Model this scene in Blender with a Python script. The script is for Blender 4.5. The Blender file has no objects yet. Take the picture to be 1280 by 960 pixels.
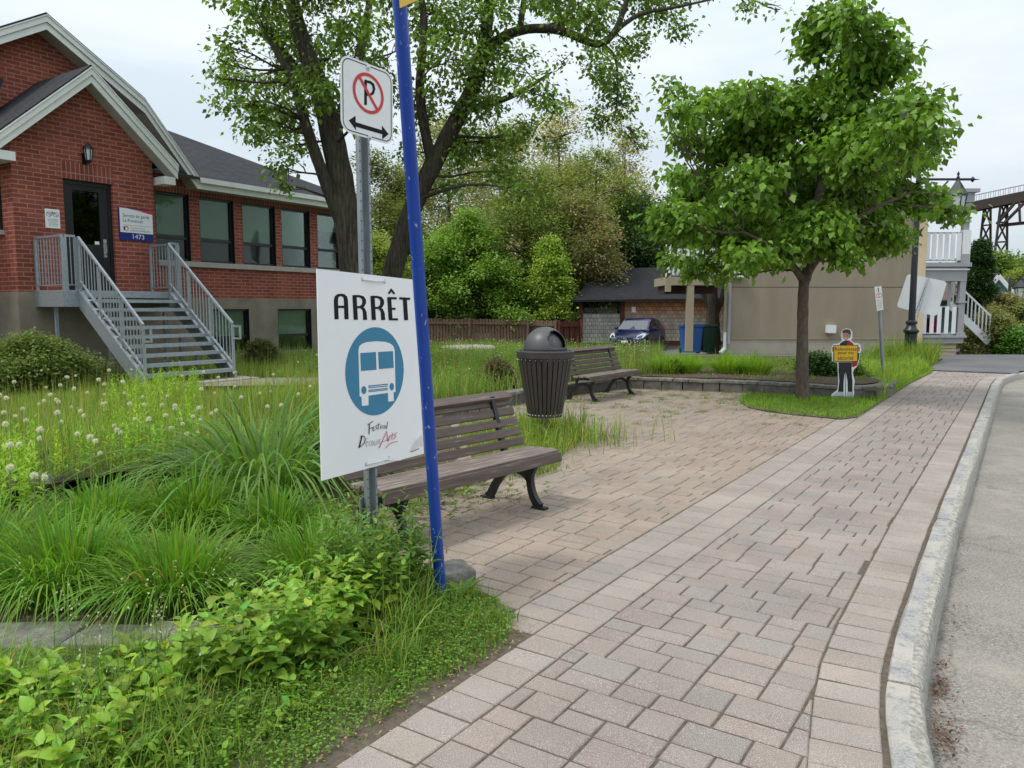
import bpy, bmesh, math, random
import numpy as np
from mathutils import Vector, Matrix
from mathutils.geometry import tessellate_polygon

# ------------------------------------------------------------------ camera, world, sun
F, HY, H = 961.0, 385.0, 1.6
PT = math.atan((480 - HY) / F)
AZ = math.radians(33.5)                      # the pavement runs along +Y, the camera looks 33.5 deg to its left
FW = np.array([-math.sin(AZ), math.cos(AZ)]); RT = np.array([math.cos(AZ), math.sin(AZ)])
sc = bpy.context.scene
cd = bpy.data.cameras.new('camera'); cam = bpy.data.objects.new('camera', cd); sc.collection.objects.link(cam)
cam.location = (0, 0, H); cam.rotation_euler = (math.pi/2 - PT, 0, AZ)
cd.sensor_width = 36; cd.lens = F / 1280 * 36; cd.clip_start = 0.05; cd.clip_end = 2000
sc.camera = cam
SUN_EL, SUN_AZ = math.radians(58), math.radians(215)   # azimuth clockwise from +Y
w = bpy.data.worlds.new('World'); sc.world = w; w.use_nodes = True
nt = w.node_tree; bgn = nt.nodes['Background']
sky = nt.nodes.new('ShaderNodeTexSky'); sky.sky_type = 'NISHITA'; sky.sun_disc = False
sky.sun_elevation = SUN_EL; sky.sun_rotation = SUN_AZ; sky.air_density = 1.0; sky.dust_density = 3.0
tc = nt.nodes.new('ShaderNodeTexCoord'); sep = nt.nodes.new('ShaderNodeSeparateXYZ')
nt.links.new(tc.outputs['Generated'], sep.inputs[0])
mp = nt.nodes.new('ShaderNodeMapping'); mp.inputs['Scale'].default_value = (1.0, 1.0, 4.0)
nt.links.new(tc.outputs['Generated'], mp.inputs[0])
nz = nt.nodes.new('ShaderNodeTexNoise'); nz.inputs['Scale'].default_value = 2.2; nz.inputs['Detail'].default_value = 6; nz.inputs['Roughness'].default_value = .55
nt.links.new(mp.outputs[0], nz.inputs[0])
rmp = nt.nodes.new('ShaderNodeValToRGB')
rmp.color_ramp.elements[0].position = .38; rmp.color_ramp.elements[0].color = (5.4, 6.15, 6.75, 1)
rmp.color_ramp.elements[1].position = .66; rmp.color_ramp.elements[1].color = (7.0, 7.4, 7.75, 1)
nt.links.new(nz.outputs[0], rmp.inputs[0])
mr = nt.nodes.new('ShaderNodeMapRange'); mr.inputs[1].default_value = .0; mr.inputs[2].default_value = 1.0
mr.inputs[3].default_value = .92; mr.inputs[4].default_value = 1.9     # an overcast sky is brightest overhead
nt.links.new(sep.outputs[2], mr.inputs[0])
vm = nt.nodes.new('ShaderNodeVectorMath'); vm.operation = 'SCALE'
nt.links.new(rmp.outputs[0], vm.inputs[0]); nt.links.new(mr.outputs[0], vm.inputs['Scale'])
mx = nt.nodes.new('ShaderNodeMix'); mx.data_type = 'RGBA'; mx.inputs[0].default_value = .88
nt.links.new(sky.outputs[0], mx.inputs[6]); nt.links.new(vm.outputs[0], mx.inputs[7])
nt.links.new(mx.outputs[2], bgn.inputs[0]); bgn.inputs[1].default_value = .1
sd = bpy.data.lights.new('sun', 'SUN'); so = bpy.data.objects.new('sun', sd); sc.collection.objects.link(so)
sd.energy = 1.5; sd.angle = math.radians(11); sd.color = (1, .96, .9)
so.rotation_euler = (math.pi/2 - SUN_EL, 0, math.pi - SUN_AZ + 0.0)
so.location = (0, 0, 30)
vs = sc.view_settings; vs.view_transform = 'Standard'; vs.look = 'None'; vs.gamma = 1; vs.exposure = 0.36
sc.cycles.max_bounces = 6; sc.cycles.transparent_max_bounces = 12
sc.cycles.use_denoising = True

# ------------------------------------------------------------------ geometry of the view (used to measure, in metres)
def ray(px, py):
    x = (px - 640) / F; y = (480 - py) / F
    c, s = math.cos(PT), math.sin(PT)
    X, Y, Z = x, c + y*s, -s + y*c
    p = X * RT + Y * FW
    return np.array([p[0], p[1], Z]), Y
def G(px, py, z=0.):
    r, _ = ray(px, py); t = (z - H) / r[2]; return Vector((r[0]*t, r[1]*t, z))
def D(px, py, d):                            # world point at forward distance d
    r, Y = ray(px, py); t = d / Y; return Vector((r[0]*t, r[1]*t, H + r[2]*t))
def WX(px, py, x):                           # point on the plane X = x
    r, _ = ray(px, py); t = x / r[0]; return Vector((x, r[1]*t, H + r[2]*t))
def WY(px, py, y):
    r, _ = ray(px, py); t = y / r[1]; return Vector((r[0]*t, y, H + r[2]*t))
def CF(X, d, z):                             # camera-aligned ground frame -> world
    p = X * RT + d * FW; return Vector((p[0], p[1], z))
def depth(x, y): return x*FW[0] + y*FW[1]
def sstep(a, b, v):
    t = np.clip((v - a) / (b - a), 0, 1); return t*t*(3 - 2*t)
def drive_z(x, y): return .02 - .42 * sstep(25, 35, depth(x, y))

# ------------------------------------------------------------------ materials
MATS = {}
def new_mat(name):
    m = bpy.data.materials.new(name); m.use_nodes = True; MATS[name] = m
    return m, m.node_tree, m.node_tree.nodes['Principled BSDF']
def rgb(c): return (c[0], c[1], c[2], 1)
def N(nt, t, **k):
    n = nt.nodes.new(t)
    for a, b in k.items(): setattr(n, a, b)
    return n
def mixc(nt, fac, a, b, mode='MIX'):
    m = N(nt, 'ShaderNodeMix', data_type='RGBA', blend_type=mode)
    for s, v in ((0, fac), (6, a), (7, b)):
        if hasattr(v, 'links') or hasattr(v, 'is_linked'): nt.links.new(v, m.inputs[s])
        else: m.inputs[s].default_value = v if s == 0 else rgb(v)
    return m.outputs[2]
def noise(nt, scale, detail=4, rough=.55, vec=None, coord='Object', stretch=None):
    t = N(nt, 'ShaderNodeTexCoord'); n = N(nt, 'ShaderNodeTexNoise')
    n.inputs['Scale'].default_value = scale; n.inputs['Detail'].default_value = detail; n.inputs['Roughness'].default_value = rough
    v = vec or t.outputs[coord]
    if stretch:
        mpn = N(nt, 'ShaderNodeMapping'); mpn.inputs['Scale'].default_value = stretch
        nt.links.new(v, mpn.inputs[0]); v = mpn.outputs[0]
    nt.links.new(v, n.inputs['Vector']); return n.outputs['Fac']
def ramp(nt, fac, a, b, ca=(0, 0, 0), cb=(1, 1, 1)):
    r = N(nt, 'ShaderNodeValToRGB'); r.color_ramp.elements[0].position = a; r.color_ramp.elements[1].position = b
    r.color_ramp.elements[0].color = rgb(ca); r.color_ramp.elements[1].color = rgb(cb)
    nt.links.new(fac, r.inputs[0]); return r.outputs[0]
def bump(nt, bs, h, strength=.3, dist=.01):
    b = N(nt, 'ShaderNodeBump'); b.inputs['Strength'].default_value = strength; b.inputs['Distance'].default_value = dist
    nt.links.new(h, b.inputs['Height']); nt.links.new(b.outputs[0], bs.inputs['Normal'])
def simple(name, c, rough=.6, metal=0., var=.15, vscale=8, bumpy=.0, bscale=40, c2=None, spec=.5, stretch=None, a=.35, b=.7):
    m, t, bs = new_mat(name)
    c2 = c2 or tuple(v*(1-var*2) for v in c)
    f = noise(t, vscale, 5, .6, stretch=stretch)
    t.links.new(mixc(t, ramp(t, f, a, b), c, c2), bs.inputs['Base Color'])
    bs.inputs['Roughness'].default_value = rough; bs.inputs['Metallic'].default_value = metal
    bs.inputs['Specular IOR Level'].default_value = spec
    if bumpy: bump(t, bs, noise(t, bscale, 4), bumpy)
    return m
def attr_mat(name, rough=.6, trans=.0, spec=.3, speck=0., bumpy=0, bscale=60, mott=.0, mscale=3):
    m, t, bs = new_mat(name)
    at = N(t, 'ShaderNodeAttribute', attribute_name='col')
    col = at.outputs['Color']
    if mott:
        col = mixc(t, ramp(t, noise(t, mscale, 5), .35, .75), col, mixc(t, 1.0, col, (1-mott, 1-mott, 1-mott), 'MULTIPLY'))
    if speck:
        n = noise(t, 260, 2, .5); col = mixc(t, ramp(t, n, .56, .66, (0, 0, 0), (speck,)*3), col, (.75, .72, .70))
        n = noise(t, 210, 2, .5); col = mixc(t, ramp(t, n, .33, .43, (speck,)*3, (0, 0, 0)), col, (.12, .10, .09))
    t.links.new(col, bs.inputs['Base Color']); bs.inputs['Roughness'].default_value = rough
    bs.inputs['Specular IOR Level'].default_value = spec
    if bumpy: bump(t, bs, noise(t, bscale, 4), bumpy)
    if trans:
        tr = N(t, 'ShaderNodeBsdfTranslucent'); ms = N(t, 'ShaderNodeMixShader'); ms.inputs[0].default_value = trans
        t.links.new(mixc(t, 1., col, (1.5, 1.5, .7), 'MULTIPLY'), tr.inputs[0])
        t.links.new(bs.outputs[0], ms.inputs[1]); t.links.new(tr.outputs[0], ms.inputs[2])
        t.links.new(ms.outputs[0], t.nodes['Material Output'].inputs[0])
    return m
def brickmat(name, c1, c2, cm, bw, rh, mort, axis='YZ', rough=.85, bmp=.5, offset=.5, var=.35, scale_v=3):
    m, t, bs = new_mat(name)
    g = N(t, 'ShaderNodeTexCoord'); s = N(t, 'ShaderNodeSeparateXYZ'); c = N(t, 'ShaderNodeCombineXYZ')
    t.links.new(g.outputs['Object'], s.inputs[0])
    ix = {'X': 0, 'Y': 1, 'Z': 2}
    t.links.new(s.outputs[ix[axis[0]]], c.inputs[0]); t.links.new(s.outputs[ix[axis[1]]], c.inputs[1])
    b = N(t, 'ShaderNodeTexBrick'); b.offset = offset
    b.inputs['Scale'].default_value = 1; b.inputs['Brick Width'].default_value = bw; b.inputs['Row Height'].default_value = rh
    b.inputs['Mortar Size'].default_value = mort; b.inputs['Mortar Smooth'].default_value = .2; b.inputs['Bias'].default_value = -.1
    b.inputs['Color1'].default_value = rgb(c1); b.inputs['Color2'].default_value = rgb(c2); b.inputs['Mortar'].default_value = rgb(cm)
    t.links.new(c.outputs[0], b.inputs['Vector'])
    f = noise(t, scale_v, 6, .6)
    col = mixc(t, ramp(t, f, .3, .75), b.outputs['Color'], mixc(t, 1., b.outputs['Color'], (1-var,)*3, 'MULTIPLY'))
    t.links.new(col, bs.inputs['Base Color']); bs.inputs['Roughness'].default_value = rough; bs.inputs['Specular IOR Level'].default_value = .25
    inv = N(t, 'ShaderNodeMath', operation='SUBTRACT'); inv.inputs[0].default_value = 1; t.links.new(b.outputs['Fac'], inv.inputs[1])
    ad = N(t, 'ShaderNodeMath', operation='ADD'); t.links.new(inv.outputs[0], ad.inputs[0])
    ml = N(t, 'ShaderNodeMath', operation='MULTIPLY'); ml.inputs[1].default_value = .3; t.links.new(noise(t, 60, 3), ml.inputs[0]); t.links.new(ml.outputs[0], ad.inputs[1])
    bump(t, bs, ad.outputs[0], bmp, .01)
    return m
def glassmat(name, tint=(.8, .85, .82), refl=.12):
    m, t, bs = new_mat(name)
    tr = N(t, 'ShaderNodeBsdfTransparent'); tr.inputs[0].default_value = rgb(tint)
    gl = N(t, 'ShaderNodeBsdfGlossy'); gl.inputs['Roughness'].default_value = .03
    fr = N(t, 'ShaderNodeFresnel'); fr.inputs[0].default_value = 1.5
    ad = N(t, 'ShaderNodeMath', operation='ADD'); ad.operation = 'MULTIPLY_ADD'; ad.inputs[1].default_value = .6; ad.inputs[2].default_value = refl; t.links.new(fr.outputs[0], ad.inputs[0])
    ms = N(t, 'ShaderNodeMixShader'); t.links.new(ad.outputs[0], ms.inputs[0]); t.links.new(tr.outputs[0], ms.inputs[1]); t.links.new(gl.outputs[0], ms.inputs[2])
    t.links.new(ms.outputs[0], t.nodes['Material Output'].inputs[0]); return m

M = dict(
 brick=brickmat('red_brick', (.36, .092, .060), (.23, .058, .042), (.43, .245, .19), .27, .084, .009, var=.38, scale_v=1.1),
 soldier=brickmat('soldier_brick', (.32, .085, .06), (.21, .06, .045), (.43, .25, .2), .086, .30, .010, offset=0),
 sidebrick=brickmat('side_brick', (.36, .092, .060), (.23, .058, .042), (.43, .245, .19), .27, .084, .009, axis='XZ'),
 fdn=simple('foundation_render', (.27, .235, .18), .9, var=.18, vscale=1.5, bumpy=.3, bscale=50),
 shingle=brickmat('roof_shingle', (.050, .051, .056), (.030, .031, .036), (.014, .014, .016), .3, .14, .008, axis='YX', bmp=.6, scale_v=14, var=.45),
 shingle2=brickmat('shed_shingle', (.030, .030, .034), (.022, .022, .025), (.012, .012, .013), .3, .14, .006, axis='XZ', bmp=.4, scale_v=10),
 fascia=simple('fascia_aluminium', (.78, .81, .77), .45, var=.05, vscale=3),
 soffit=simple('soffit_aluminium', (.50, .53, .49), .5, var=.08, vscale=3),
 black=simple('dark_frame_paint', (.012, .012, .014), .35, var=.1),
 doorblk=simple('door_paint', (.016, .016, .019), .3, var=.15, vscale=2),
 glass=glassmat('window_glass', (.80, .88, .83), .0),
 doorglass=glassmat('door_glass', (.30, .34, .30), .01),
 blind=simple('roller_blind', (.30, .385, .295), .8, var=.06, vscale=2),
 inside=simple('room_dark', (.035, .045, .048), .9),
 poster=simple('poster_paper', (.55, .36, .10), .8, c2=(.12, .14, .08), vscale=12),
 sill=simple('stone_sill', (.46, .42, .38), .8, var=.1, bumpy=.2),
 galv=simple('galvanised_steel', (.42, .46, .49), .48, .55, var=.18, vscale=22, c2=(.30, .34, .37)),
 galvp=simple('galvanised_post', (.36, .39, .41), .5, .6, var=.2, vscale=14, c2=(.22, .25, .27), stretch=(1, 1, .25), bumpy=.1),
 conc=simple('concrete', (.42, .39, .34), .9, var=.15, vscale=3, bumpy=.4, bscale=45),
 white=simple('white_board', (.88, .885, .89), .45, var=.01),
 whitep=simple('white_paint', (.76, .77, .78), .5, var=.04, vscale=3),
 signwhite=simple('sign_sheeting', (.82, .84, .84), .35, var=.03, vscale=30),
 ink=simple('black_ink', (.008, .008, .010), .7, var=.05, spec=.25),
 grayink=simple('gray_ink', (.16, .16, .18), .5),
 red=simple('sign_red', (.62, .03, .035), .45, var=.05),
 magenta=simple('brush_red', (.55, .02, .09), .5, var=.05),
 teal=simple('bus_blue', (.035, .22, .37), .5, var=.03),
 yellow=simple('sign_yellow', (.80, .48, .02), .5, var=.05),
 navy=simple('sign_navy', (.01, .02, .20), .4, var=.05),
 plasticdark=simple('bin_brown', (.055, .045, .042), .45, var=.15, vscale=6),
 dome=simple('dome_gray', (.085, .083, .085), .42, var=.12, vscale=5, bumpy=.08),
 cast=simple('cast_iron', (.014, .015, .017), .4, var=.2, bumpy=.15, bscale=60),
 rubber=simple('tyre_rubber', (.014, .014, .015), .8),
 chrome=simple('bright_metal', (.6, .6, .62), .25, .8, var=.05),
 alloy=simple('alloy_wheel', (.32, .33, .35), .35, .6, var=.05),
 carpaint=simple('navy_car_paint', (.014, .019, .085), .2, .3, var=.05, spec=.7),
 carglass=glassmat('car_glass', (.10, .12, .12), .22),
 lampglass=simple('headlight_glass', (.6, .62, .65), .12, var=.1, vscale=10),
 beige=simple('beige_stucco', (.31, .262, .188), .92, var=.09, vscale=1.1, bumpy=.3, bscale=60, stretch=(1.4, 1.4, .35)),
 beigelow=simple('base_stucco', (.40, .36, .29), .92, var=.08, vscale=2, bumpy=.3, bscale=60),
 trimbeige=simple('beige_trim', (.34, .28, .19), .7, var=.05),
 cream=simple('cream_siding', (.66, .53, .33), .7, var=.06, vscale=2),
 graytrim=simple('gray_trim', (.34, .34, .355), .6, var=.05, vscale=2),
 lampblk=simple('lamp_black', (.009, .011, .016), .35, var=.1),
 lampgl=simple('frosted_lantern', (.55, .60, .62), .25, var=.05),
 redwood=simple('red_stained_wood', (.115, .028, .018), .75, var=.2, vscale=5, bumpy=.2),
 fencewood=simple('fence_wood', (.125, .060, .042), .85, var=.25, vscale=4, bumpy=.3, stretch=(6, 6, .6), c2=(.19, .13, .10)),
 blue=simple('bin_blue', (.02, .11, .36), .45, var=.06),
 green=simple('bin_green', (.01, .055, .03), .5, var=.06),
 bluehouse=brickmat('blue_siding', (.15, .31, .35), (.14, .29, .33), (.07, .15, .17), 9., .14, .012, axis='XZ', bmp=.4, var=.1),
 brownroof=simple('brown_roof', (.12, .08, .065), .9, var=.2, vscale=6),
 rust=simple('trestle_steel', (.030, .026, .025), .8, var=.25, vscale=.6, c2=(.055, .034, .026)),
 darkbrick=simple('dark_wall', (.06, .025, .02), .9, var=.2),
 orange=simple('cone_orange', (.80, .13, .02), .5, var=.04),
 stonegray=simple('cut_stone', (.27, .25, .225), .95, var=.25, vscale=11, bumpy=1., bscale=30, c2=(.12, .115, .095), a=.3, b=.65),
 darkstone=simple('wall_block', (.21, .19, .165), .95, var=.3, vscale=4, bumpy=.8, bscale=25, c2=(.07, .064, .055)),
 rock=simple('field_rock', (.23, .22, .21), .9, var=.3, vscale=6, bumpy=.8, bscale=18, c2=(.09, .085, .08)),
 soil=simple('garden_soil', (.085, .062, .043), 1., var=.3, vscale=14, bumpy=1., bscale=35, c2=(.16, .125, .09), spec=.1),
 sand=simple('joint_sand', (.15, .12, .093), 1., var=.25, vscale=30, bumpy=.5, bscale=90, c2=(.085, .072, .052), spec=.1),
 turf=simple('turf_soil', (.060, .085, .022), 1., var=.3, vscale=9, bumpy=.8, bscale=40, c2=(.075, .06, .035), spec=.1),
 gravel=simple('gravel_path', (.38, .33, .27), 1., var=.3, vscale=40, bumpy=.8, bscale=60, spec=.2),
 skin=simple('printed_skin', (.52, .27, .20), .5, var=.05), hair=simple('printed_hair', (.13, .045, .025), .5, var=.2, vscale=30),
 jacket=simple('printed_jacket', (.02, .02, .025), .5), jred=simple('printed_red', (.42, .02, .03), .5),
 trousers=simple('printed_trousers', (.013, .013, .017), .5, var=.2, vscale=20), shoe=simple('printed_shoe', (.55, .60, .62), .5, var=.15, vscale=30),
 leaf=attr_mat('tree_leaf', .45, .35, .35), grass=attr_mat('grass_blade', .5, .35, .25), weed=attr_mat('weed_leaf', .45, .30, .3),
 paver=attr_mat('paver', .9, 0, .2, speck=.5, bumpy=.4, bscale=90, mott=.30, mscale=1.3),
 fluff=simple('seed_fluff', (.66, .64, .60), .9, var=.15, vscale=60),
 stemg=simple('green_stem', (.22, .26, .09), .7), bud=simple('white_bud', (.75, .75, .62), .7),
 cushion=simple('red_cushion', (.25, .01, .03), .8),
)
# special materials -------------------------------------------------
m, t, bs = new_mat('bark')
f = noise(t, 5, 6, .65, stretch=(5, 5, .7)); f2 = noise(t, 1.5, 4)
c = mixc(t, ramp(t, f, .35, .65), (.030, .024, .019), (.115, .095, .078)); c = mixc(t, ramp(t, f2, .45, .7, (0,0,0), (.4,.4,.4)), c, (.09, .10, .06))
t.links.new(c, bs.inputs['Base Color']); bs.inputs['Roughness'].default_value = .95; bs.inputs['Specular IOR Level'].default_value = .15
bump(t, bs, f, 1., .06); M['bark'] = m
m, t, bs = new_mat('smooth_bark')
f = noise(t, 9, 6, .65, stretch=(2, 2, .8))
t.links.new(mixc(t, ramp(t, f, .35, .7), (.075, .055, .04), (.16, .125, .095)), bs.inputs['Base Color']); bs.inputs['Roughness'].default_value = .9
bump(t, bs, f, .6, .02); M['bark2'] = m
m, t, bs = new_mat('verge_soil')
f = noise(t, 26, 5, .65); f2 = noise(t, 5, 4)
c = mixc(t, ramp(t, f, .3, .7), (.13, .105, .07), (.24, .20, .145)); c = mixc(t, ramp(t, f2, .45, .6), c, (.085, .10, .04))
t.links.new(c, bs.inputs['Base Color']); bs.inputs['Roughness'].default_value = 1; bs.inputs['Specular IOR Level'].default_value = .1; bump(t, bs, f, 1., .03); M['vsoil'] = m
m, t, bs = new_mat('asphalt')
n1 = noise(t, 75, 4, .75); n2 = noise(t, .9, 5, .6); n3 = noise(t, 120, 2)
c = mixc(t, ramp(t, n1, .35, .7), (.125, .114, .10), (.375, .343, .30)); c = mixc(t, ramp(t, n2, .4, .7, (0,0,0), (.5,.5,.5)), c, (.35, .31, .27))
c = mixc(t, ramp(t, n3, .64, .69, (0,0,0), (.8,.8,.8)), c, (.55, .52, .48))
tcx = N(t, 'ShaderNodeTexCoord'); nd = N(t, 'ShaderNodeTexNoise'); nd.inputs['Scale'].default_value = 2.5; nd.inputs['Detail'].default_value = 5
t.links.new(tcx.outputs['Object'], nd.inputs['Vector']); va = N(t, 'ShaderNodeVectorMath', operation='MULTIPLY_ADD'); va.inputs[1].default_value = (.5, .5, .5)
t.links.new(nd.outputs['Color'], va.inputs[0]); t.links.new(tcx.outputs['Object'], va.inputs[2])
vo = N(t, 'ShaderNodeTexVoronoi', feature='DISTANCE_TO_EDGE'); vo.inputs['Scale'].default_value = .45; t.links.new(va.outputs[0], vo.inputs['Vector'])
c = mixc(t, ramp(t, vo.outputs['Distance'], .002, .007, (.35,.35,.35), (0,0,0)), c, (.09, .08, .07))
c = mixc(t, ramp(t, noise(t, 2.2, 5, .65), .50, .72, (0,0,0), (.55,.55,.55)), c, (.40, .345, .28))
t.links.new(c, bs.inputs['Base Color']); bs.inputs['Roughness'].default_value = .95; bs.inputs['Specular IOR Level'].default_value = .2
bump(t, bs, n1, .6, .006); M['asphalt'] = m
M['asphalt2'] = simple('driveway_asphalt', (.125, .125, .13), .95, var=.15, vscale=.8, bumpy=.3, bscale=80, c2=(.17, .165, .16), spec=.2)
m, t, bs = new_mat('granite')
n1 = noise(t, 95, 3, .7); n2 = noise(t, 3.5, 5, .6); n3 = noise(t, 14, 4)
c = mixc(t, ramp(t, n1, .35, .65), (.18, .18, .178), (.39, .385, .375)); c = mixc(t, ramp(t, n2, .42, .62, (0,0,0), (.75,.75,.75)), c, (.46, .42, .355))
c = mixc(t, ramp(t, n3, .28, .42, (.6,.6,.6), (0,0,0)), c, (.13, .12, .11))
t.links.new(c, bs.inputs['Base Color']); bs.inputs['Roughness'].default_value = .85; bump(t, bs, n3, .6, .02); M['granite'] = m; M['granite2'] = simple('worn_granite_edge', (.46, .43, .365), .9, var=.2, vscale=40, bumpy=1., bscale=55, c2=(.24, .225, .20), a=.38, b=.62)
m, t, bs = new_mat('weathered_slat')
at = noise(t, 3, 6, .65, stretch=(14, .9, 14)); n2 = noise(t, 2.0, 4)
c = mixc(t, ramp(t, at, .36, .60), (.078, .052, .040), (.125, .09, .073)); c = mixc(t, ramp(t, at, .60, .68, (0,0,0), (.75,.75,.75)), c, (.34, .30, .26))
t.links.new(c, bs.inputs['Base Color']); bs.inputs['Roughness'].default_value = .6; bump(t, bs, at, .5, .006); M['slat'] = m
m, t, bs = new_mat('seat_slat')
at = noise(t, 3, 6, .7, stretch=(16, .8, 16))
c = mixc(t, ramp(t, at, .38, .56), (.115, .082, .066), (.205, .162, .135)); c = mixc(t, ramp(t, at, .56, .66, (0,0,0), (.8,.8,.8)), c, (.40, .36, .33))
t.links.new(c, bs.inputs['Base Color']); bs.inputs['Roughness'].default_value = .7; bump(t, bs, at, .6, .006); M['seatslat'] = m
m, t, bs = new_mat('blue_pole_paint')
n1 = noise(t, 38, 3, .6, stretch=(1.2, 1.2, .45)); n2 = noise(t, 4, 3)
c = mixc(t, ramp(t, n2, .3, .7), (.008, .045, .31), (.012, .06, .36)); c = mixc(t, ramp(t, n1, .655, .67, (0,0,0), (.8,.8,.8)), c, (.36, .42, .55))
t.links.new(c, bs.inputs['Base Color']); bs.inputs['Roughness'].default_value = .33; M['bluepole'] = m
def shingle_wall(name, a, b, fade):
    m = brickmat(name, a, b, (.16, .145, .13), .20, .19, .010, axis='XZ', bmp=.8, var=.45, scale_v=3.5)
    if fade:
        t = m.node_tree; bs = t.nodes['Principled BSDF']; src = bs.inputs['Base Color'].links[0].from_socket
        g = N(t, 'ShaderNodeTexCoord'); s = N(t, 'ShaderNodeSeparateXYZ'); t.links.new(g.outputs['Object'], s.inputs[0])
        ad = N(t, 'ShaderNodeMath', operation='ADD'); t.links.new(s.outputs[2], ad.inputs[0])
        ml = N(t, 'ShaderNodeMath', operation='MULTIPLY'); ml.inputs[1].default_value = .9; t.links.new(noise(t, 1.2, 4), ml.inputs[0]); t.links.new(ml.outputs[0], ad.inputs[1])
        mr = N(t, 'ShaderNodeMapRange'); mr.inputs[1].default_value = 1.9; mr.inputs[2].default_value = 2.45; t.links.new(ad.outputs[0], mr.inputs[0])
        t.links.new(mixc(t, mr.outputs[0], src, mixc(t, 1., src, (1.15, .62, .38), 'MULTIPLY')), bs.inputs['Base Color'])
    return m
M['cedar_gray'] = shingle_wall('gray_cedar_shingles', (.58, .55, .51), (.42, .40, .37), False)
M['cedar_mix'] = shingle_wall('weathered_cedar_shingles', (.60, .53, .45), (.42, .37, .30), True)

# ------------------------------------------------------------------ object helpers
COL = sc.collection
class Mesh:
    def __init__(s): s.v = []; s.f = []; s.mi = []; s.mats = []
    def slot(s, m):
        m = M[m] if isinstance(m, str) else m
        if m not in s.mats: s.mats.append(m)
        return s.mats.index(m)
    def add(s, verts, faces, m):
        k = len(s.v); i = s.slot(m)
        s.v += [tuple(v) for v in verts]
        for f in faces: s.f.append(tuple(k + j for j in f)); s.mi.append(i)
    def box(s, x0, x1, y0, y1, z0, z1, m, fr=None):
        vs = [Vector((x, y, z)) for z in (z0, z1) for x, y in ((x0, y0), (x1, y0), (x1, y1), (x0, y1))]
        if fr: vs = [fr(*v) for v in vs]
        s.add(vs, [(0,3,2,1), (4,5,6,7), (0,1,5,4), (1,2,6,5), (2,3,7,6), (3,0,4,7)], m)
    def bar(s, a, b, w, h, m, up=(0, 0, 1)):           # rectangular bar from a to b
        a, b = Vector(a), Vector(b); d = (b - a).normalized(); u = Vector(up)
        if abs(d.dot(u)) > .95: u = Vector((1, 0, 0))
        sd = d.cross(u).normalized(); u = sd.cross(d).normalized()
        vs = [p + sd*sx*w/2 + u*sz*h/2 for p in (a, b) for sx, sz in ((-1,-1), (1,-1), (1,1), (-1,1))]
        s.add(vs, [(0,1,2,3), (7,6,5,4), (0,4,5,1), (1,5,6,2), (2,6,7,3), (3,7,4,0)], m)
    def tube(s, pts, rad, m, n=10, cap=True):
        pts = [Vector(p) for p in pts]; rad = rad if isinstance(rad, (list, tuple)) else [rad]*len(pts)
        vs = []; fs = []; ref = None
        for i, p in enumerate(pts):
            d = (pts[min(i+1, len(pts)-1)] - pts[max(i-1, 0)]).normalized()
            if ref is None: ref = d.orthogonal().normalized()
            ref = (ref - d*ref.dot(d)).normalized(); q = d.cross(ref)
            for k in range(n):
                a = 2*math.pi*k/n; vs.append(p + (ref*math.cos(a) + q*math.sin(a))*rad[i])
        for i in range(len(pts)-1):
            for k in range(n): fs.append((i*n+k, i*n+(k+1)%n, (i+1)*n+(k+1)%n, (i+1)*n+k))
        if cap: fs.append(tuple(range(n-1, -1, -1))); fs.append(tuple((len(pts)-1)*n + k for k in range(n)))
        s.add(vs, fs, m)
    def lathe(s, c, prof, m, n=24, arc=(0, 2*math.pi)):
        full = abs(arc[1]-arc[0]-2*math.pi) < 1e-6; nn = n if full else n+1; c = Vector(c)
        vs = [c + Vector((r*math.cos(arc[0]+(arc[1]-arc[0])*k/n), r*math.sin(arc[0]+(arc[1]-arc[0])*k/n), z)) for r, z in prof for k in range(nn)]
        fs = [(i*nn+k, i*nn+(k+1)%nn, (i+1)*nn+(k+1)%nn, (i+1)*nn+k) for i in range(len(prof)-1) for k in range(n)]
        s.add(vs, fs, m)
    def prism(s, poly, ext, m, mside=None):             # poly: 3-D outline, ext: extrusion vector
        poly = [Vector(p) for p in poly]; e = Vector(ext); n = len(poly)
        tris = tessellate_polygon([poly])
        s.add(poly, [tuple(t) for t in tris], m)
        s.add([p+e for p in poly], [tuple(reversed(t)) for t in tris], m)
        s.add(poly + [p+e for p in poly], [(k, (k+1)%n, n+(k+1)%n, n+k) for k in range(n)], mside or m)
    def sheet(s, poly, m):
        poly = [Vector(p) for p in poly]; s.add(poly, [tuple(t) for t in tessellate_polygon([poly])], m)
    def build(s, name, parent=None, smooth=False, bevel=0, kind=None, label=None):
        me = bpy.data.meshes.new(name)
        inv = parent['_inv'] if parent is not None and '_inv' in parent else None
        vs = s.v
        if parent is not None:
            r = parent
            while r.parent is not None: r = r.parent
            mt = ROOT[r.name]; vs = [tuple(mt @ Vector(v)) for v in s.v]
        me.from_pydata(vs, [], s.f)
        for m in s.mats: me.materials.append(m)
        me.polygons.foreach_set('material_index', s.mi)
        bm = bmesh.new(); bm.from_mesh(me); bmesh.ops.recalc_face_normals(bm, faces=bm.faces); bm.to_mesh(me); bm.free()
        o = bpy.data.objects.new(name, me); COL.objects.link(o)
        if parent is not None: o.parent = parent
        if smooth:
            me.polygons.foreach_set('use_smooth', [True]*len(me.polygons))
            try: me.set_sharp_from_angle(angle=math.radians(40))
            except Exception: pass
        if bevel:
            b = o.modifiers.new('bevel', 'BEVEL'); b.width = bevel; b.segments = 2; b.limit_method = 'ANGLE'; b.angle_limit = math.radians(35)
        if kind: o['kind'] = kind
        if label: o['label'] = label
        return o
ROOT = {}
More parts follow.
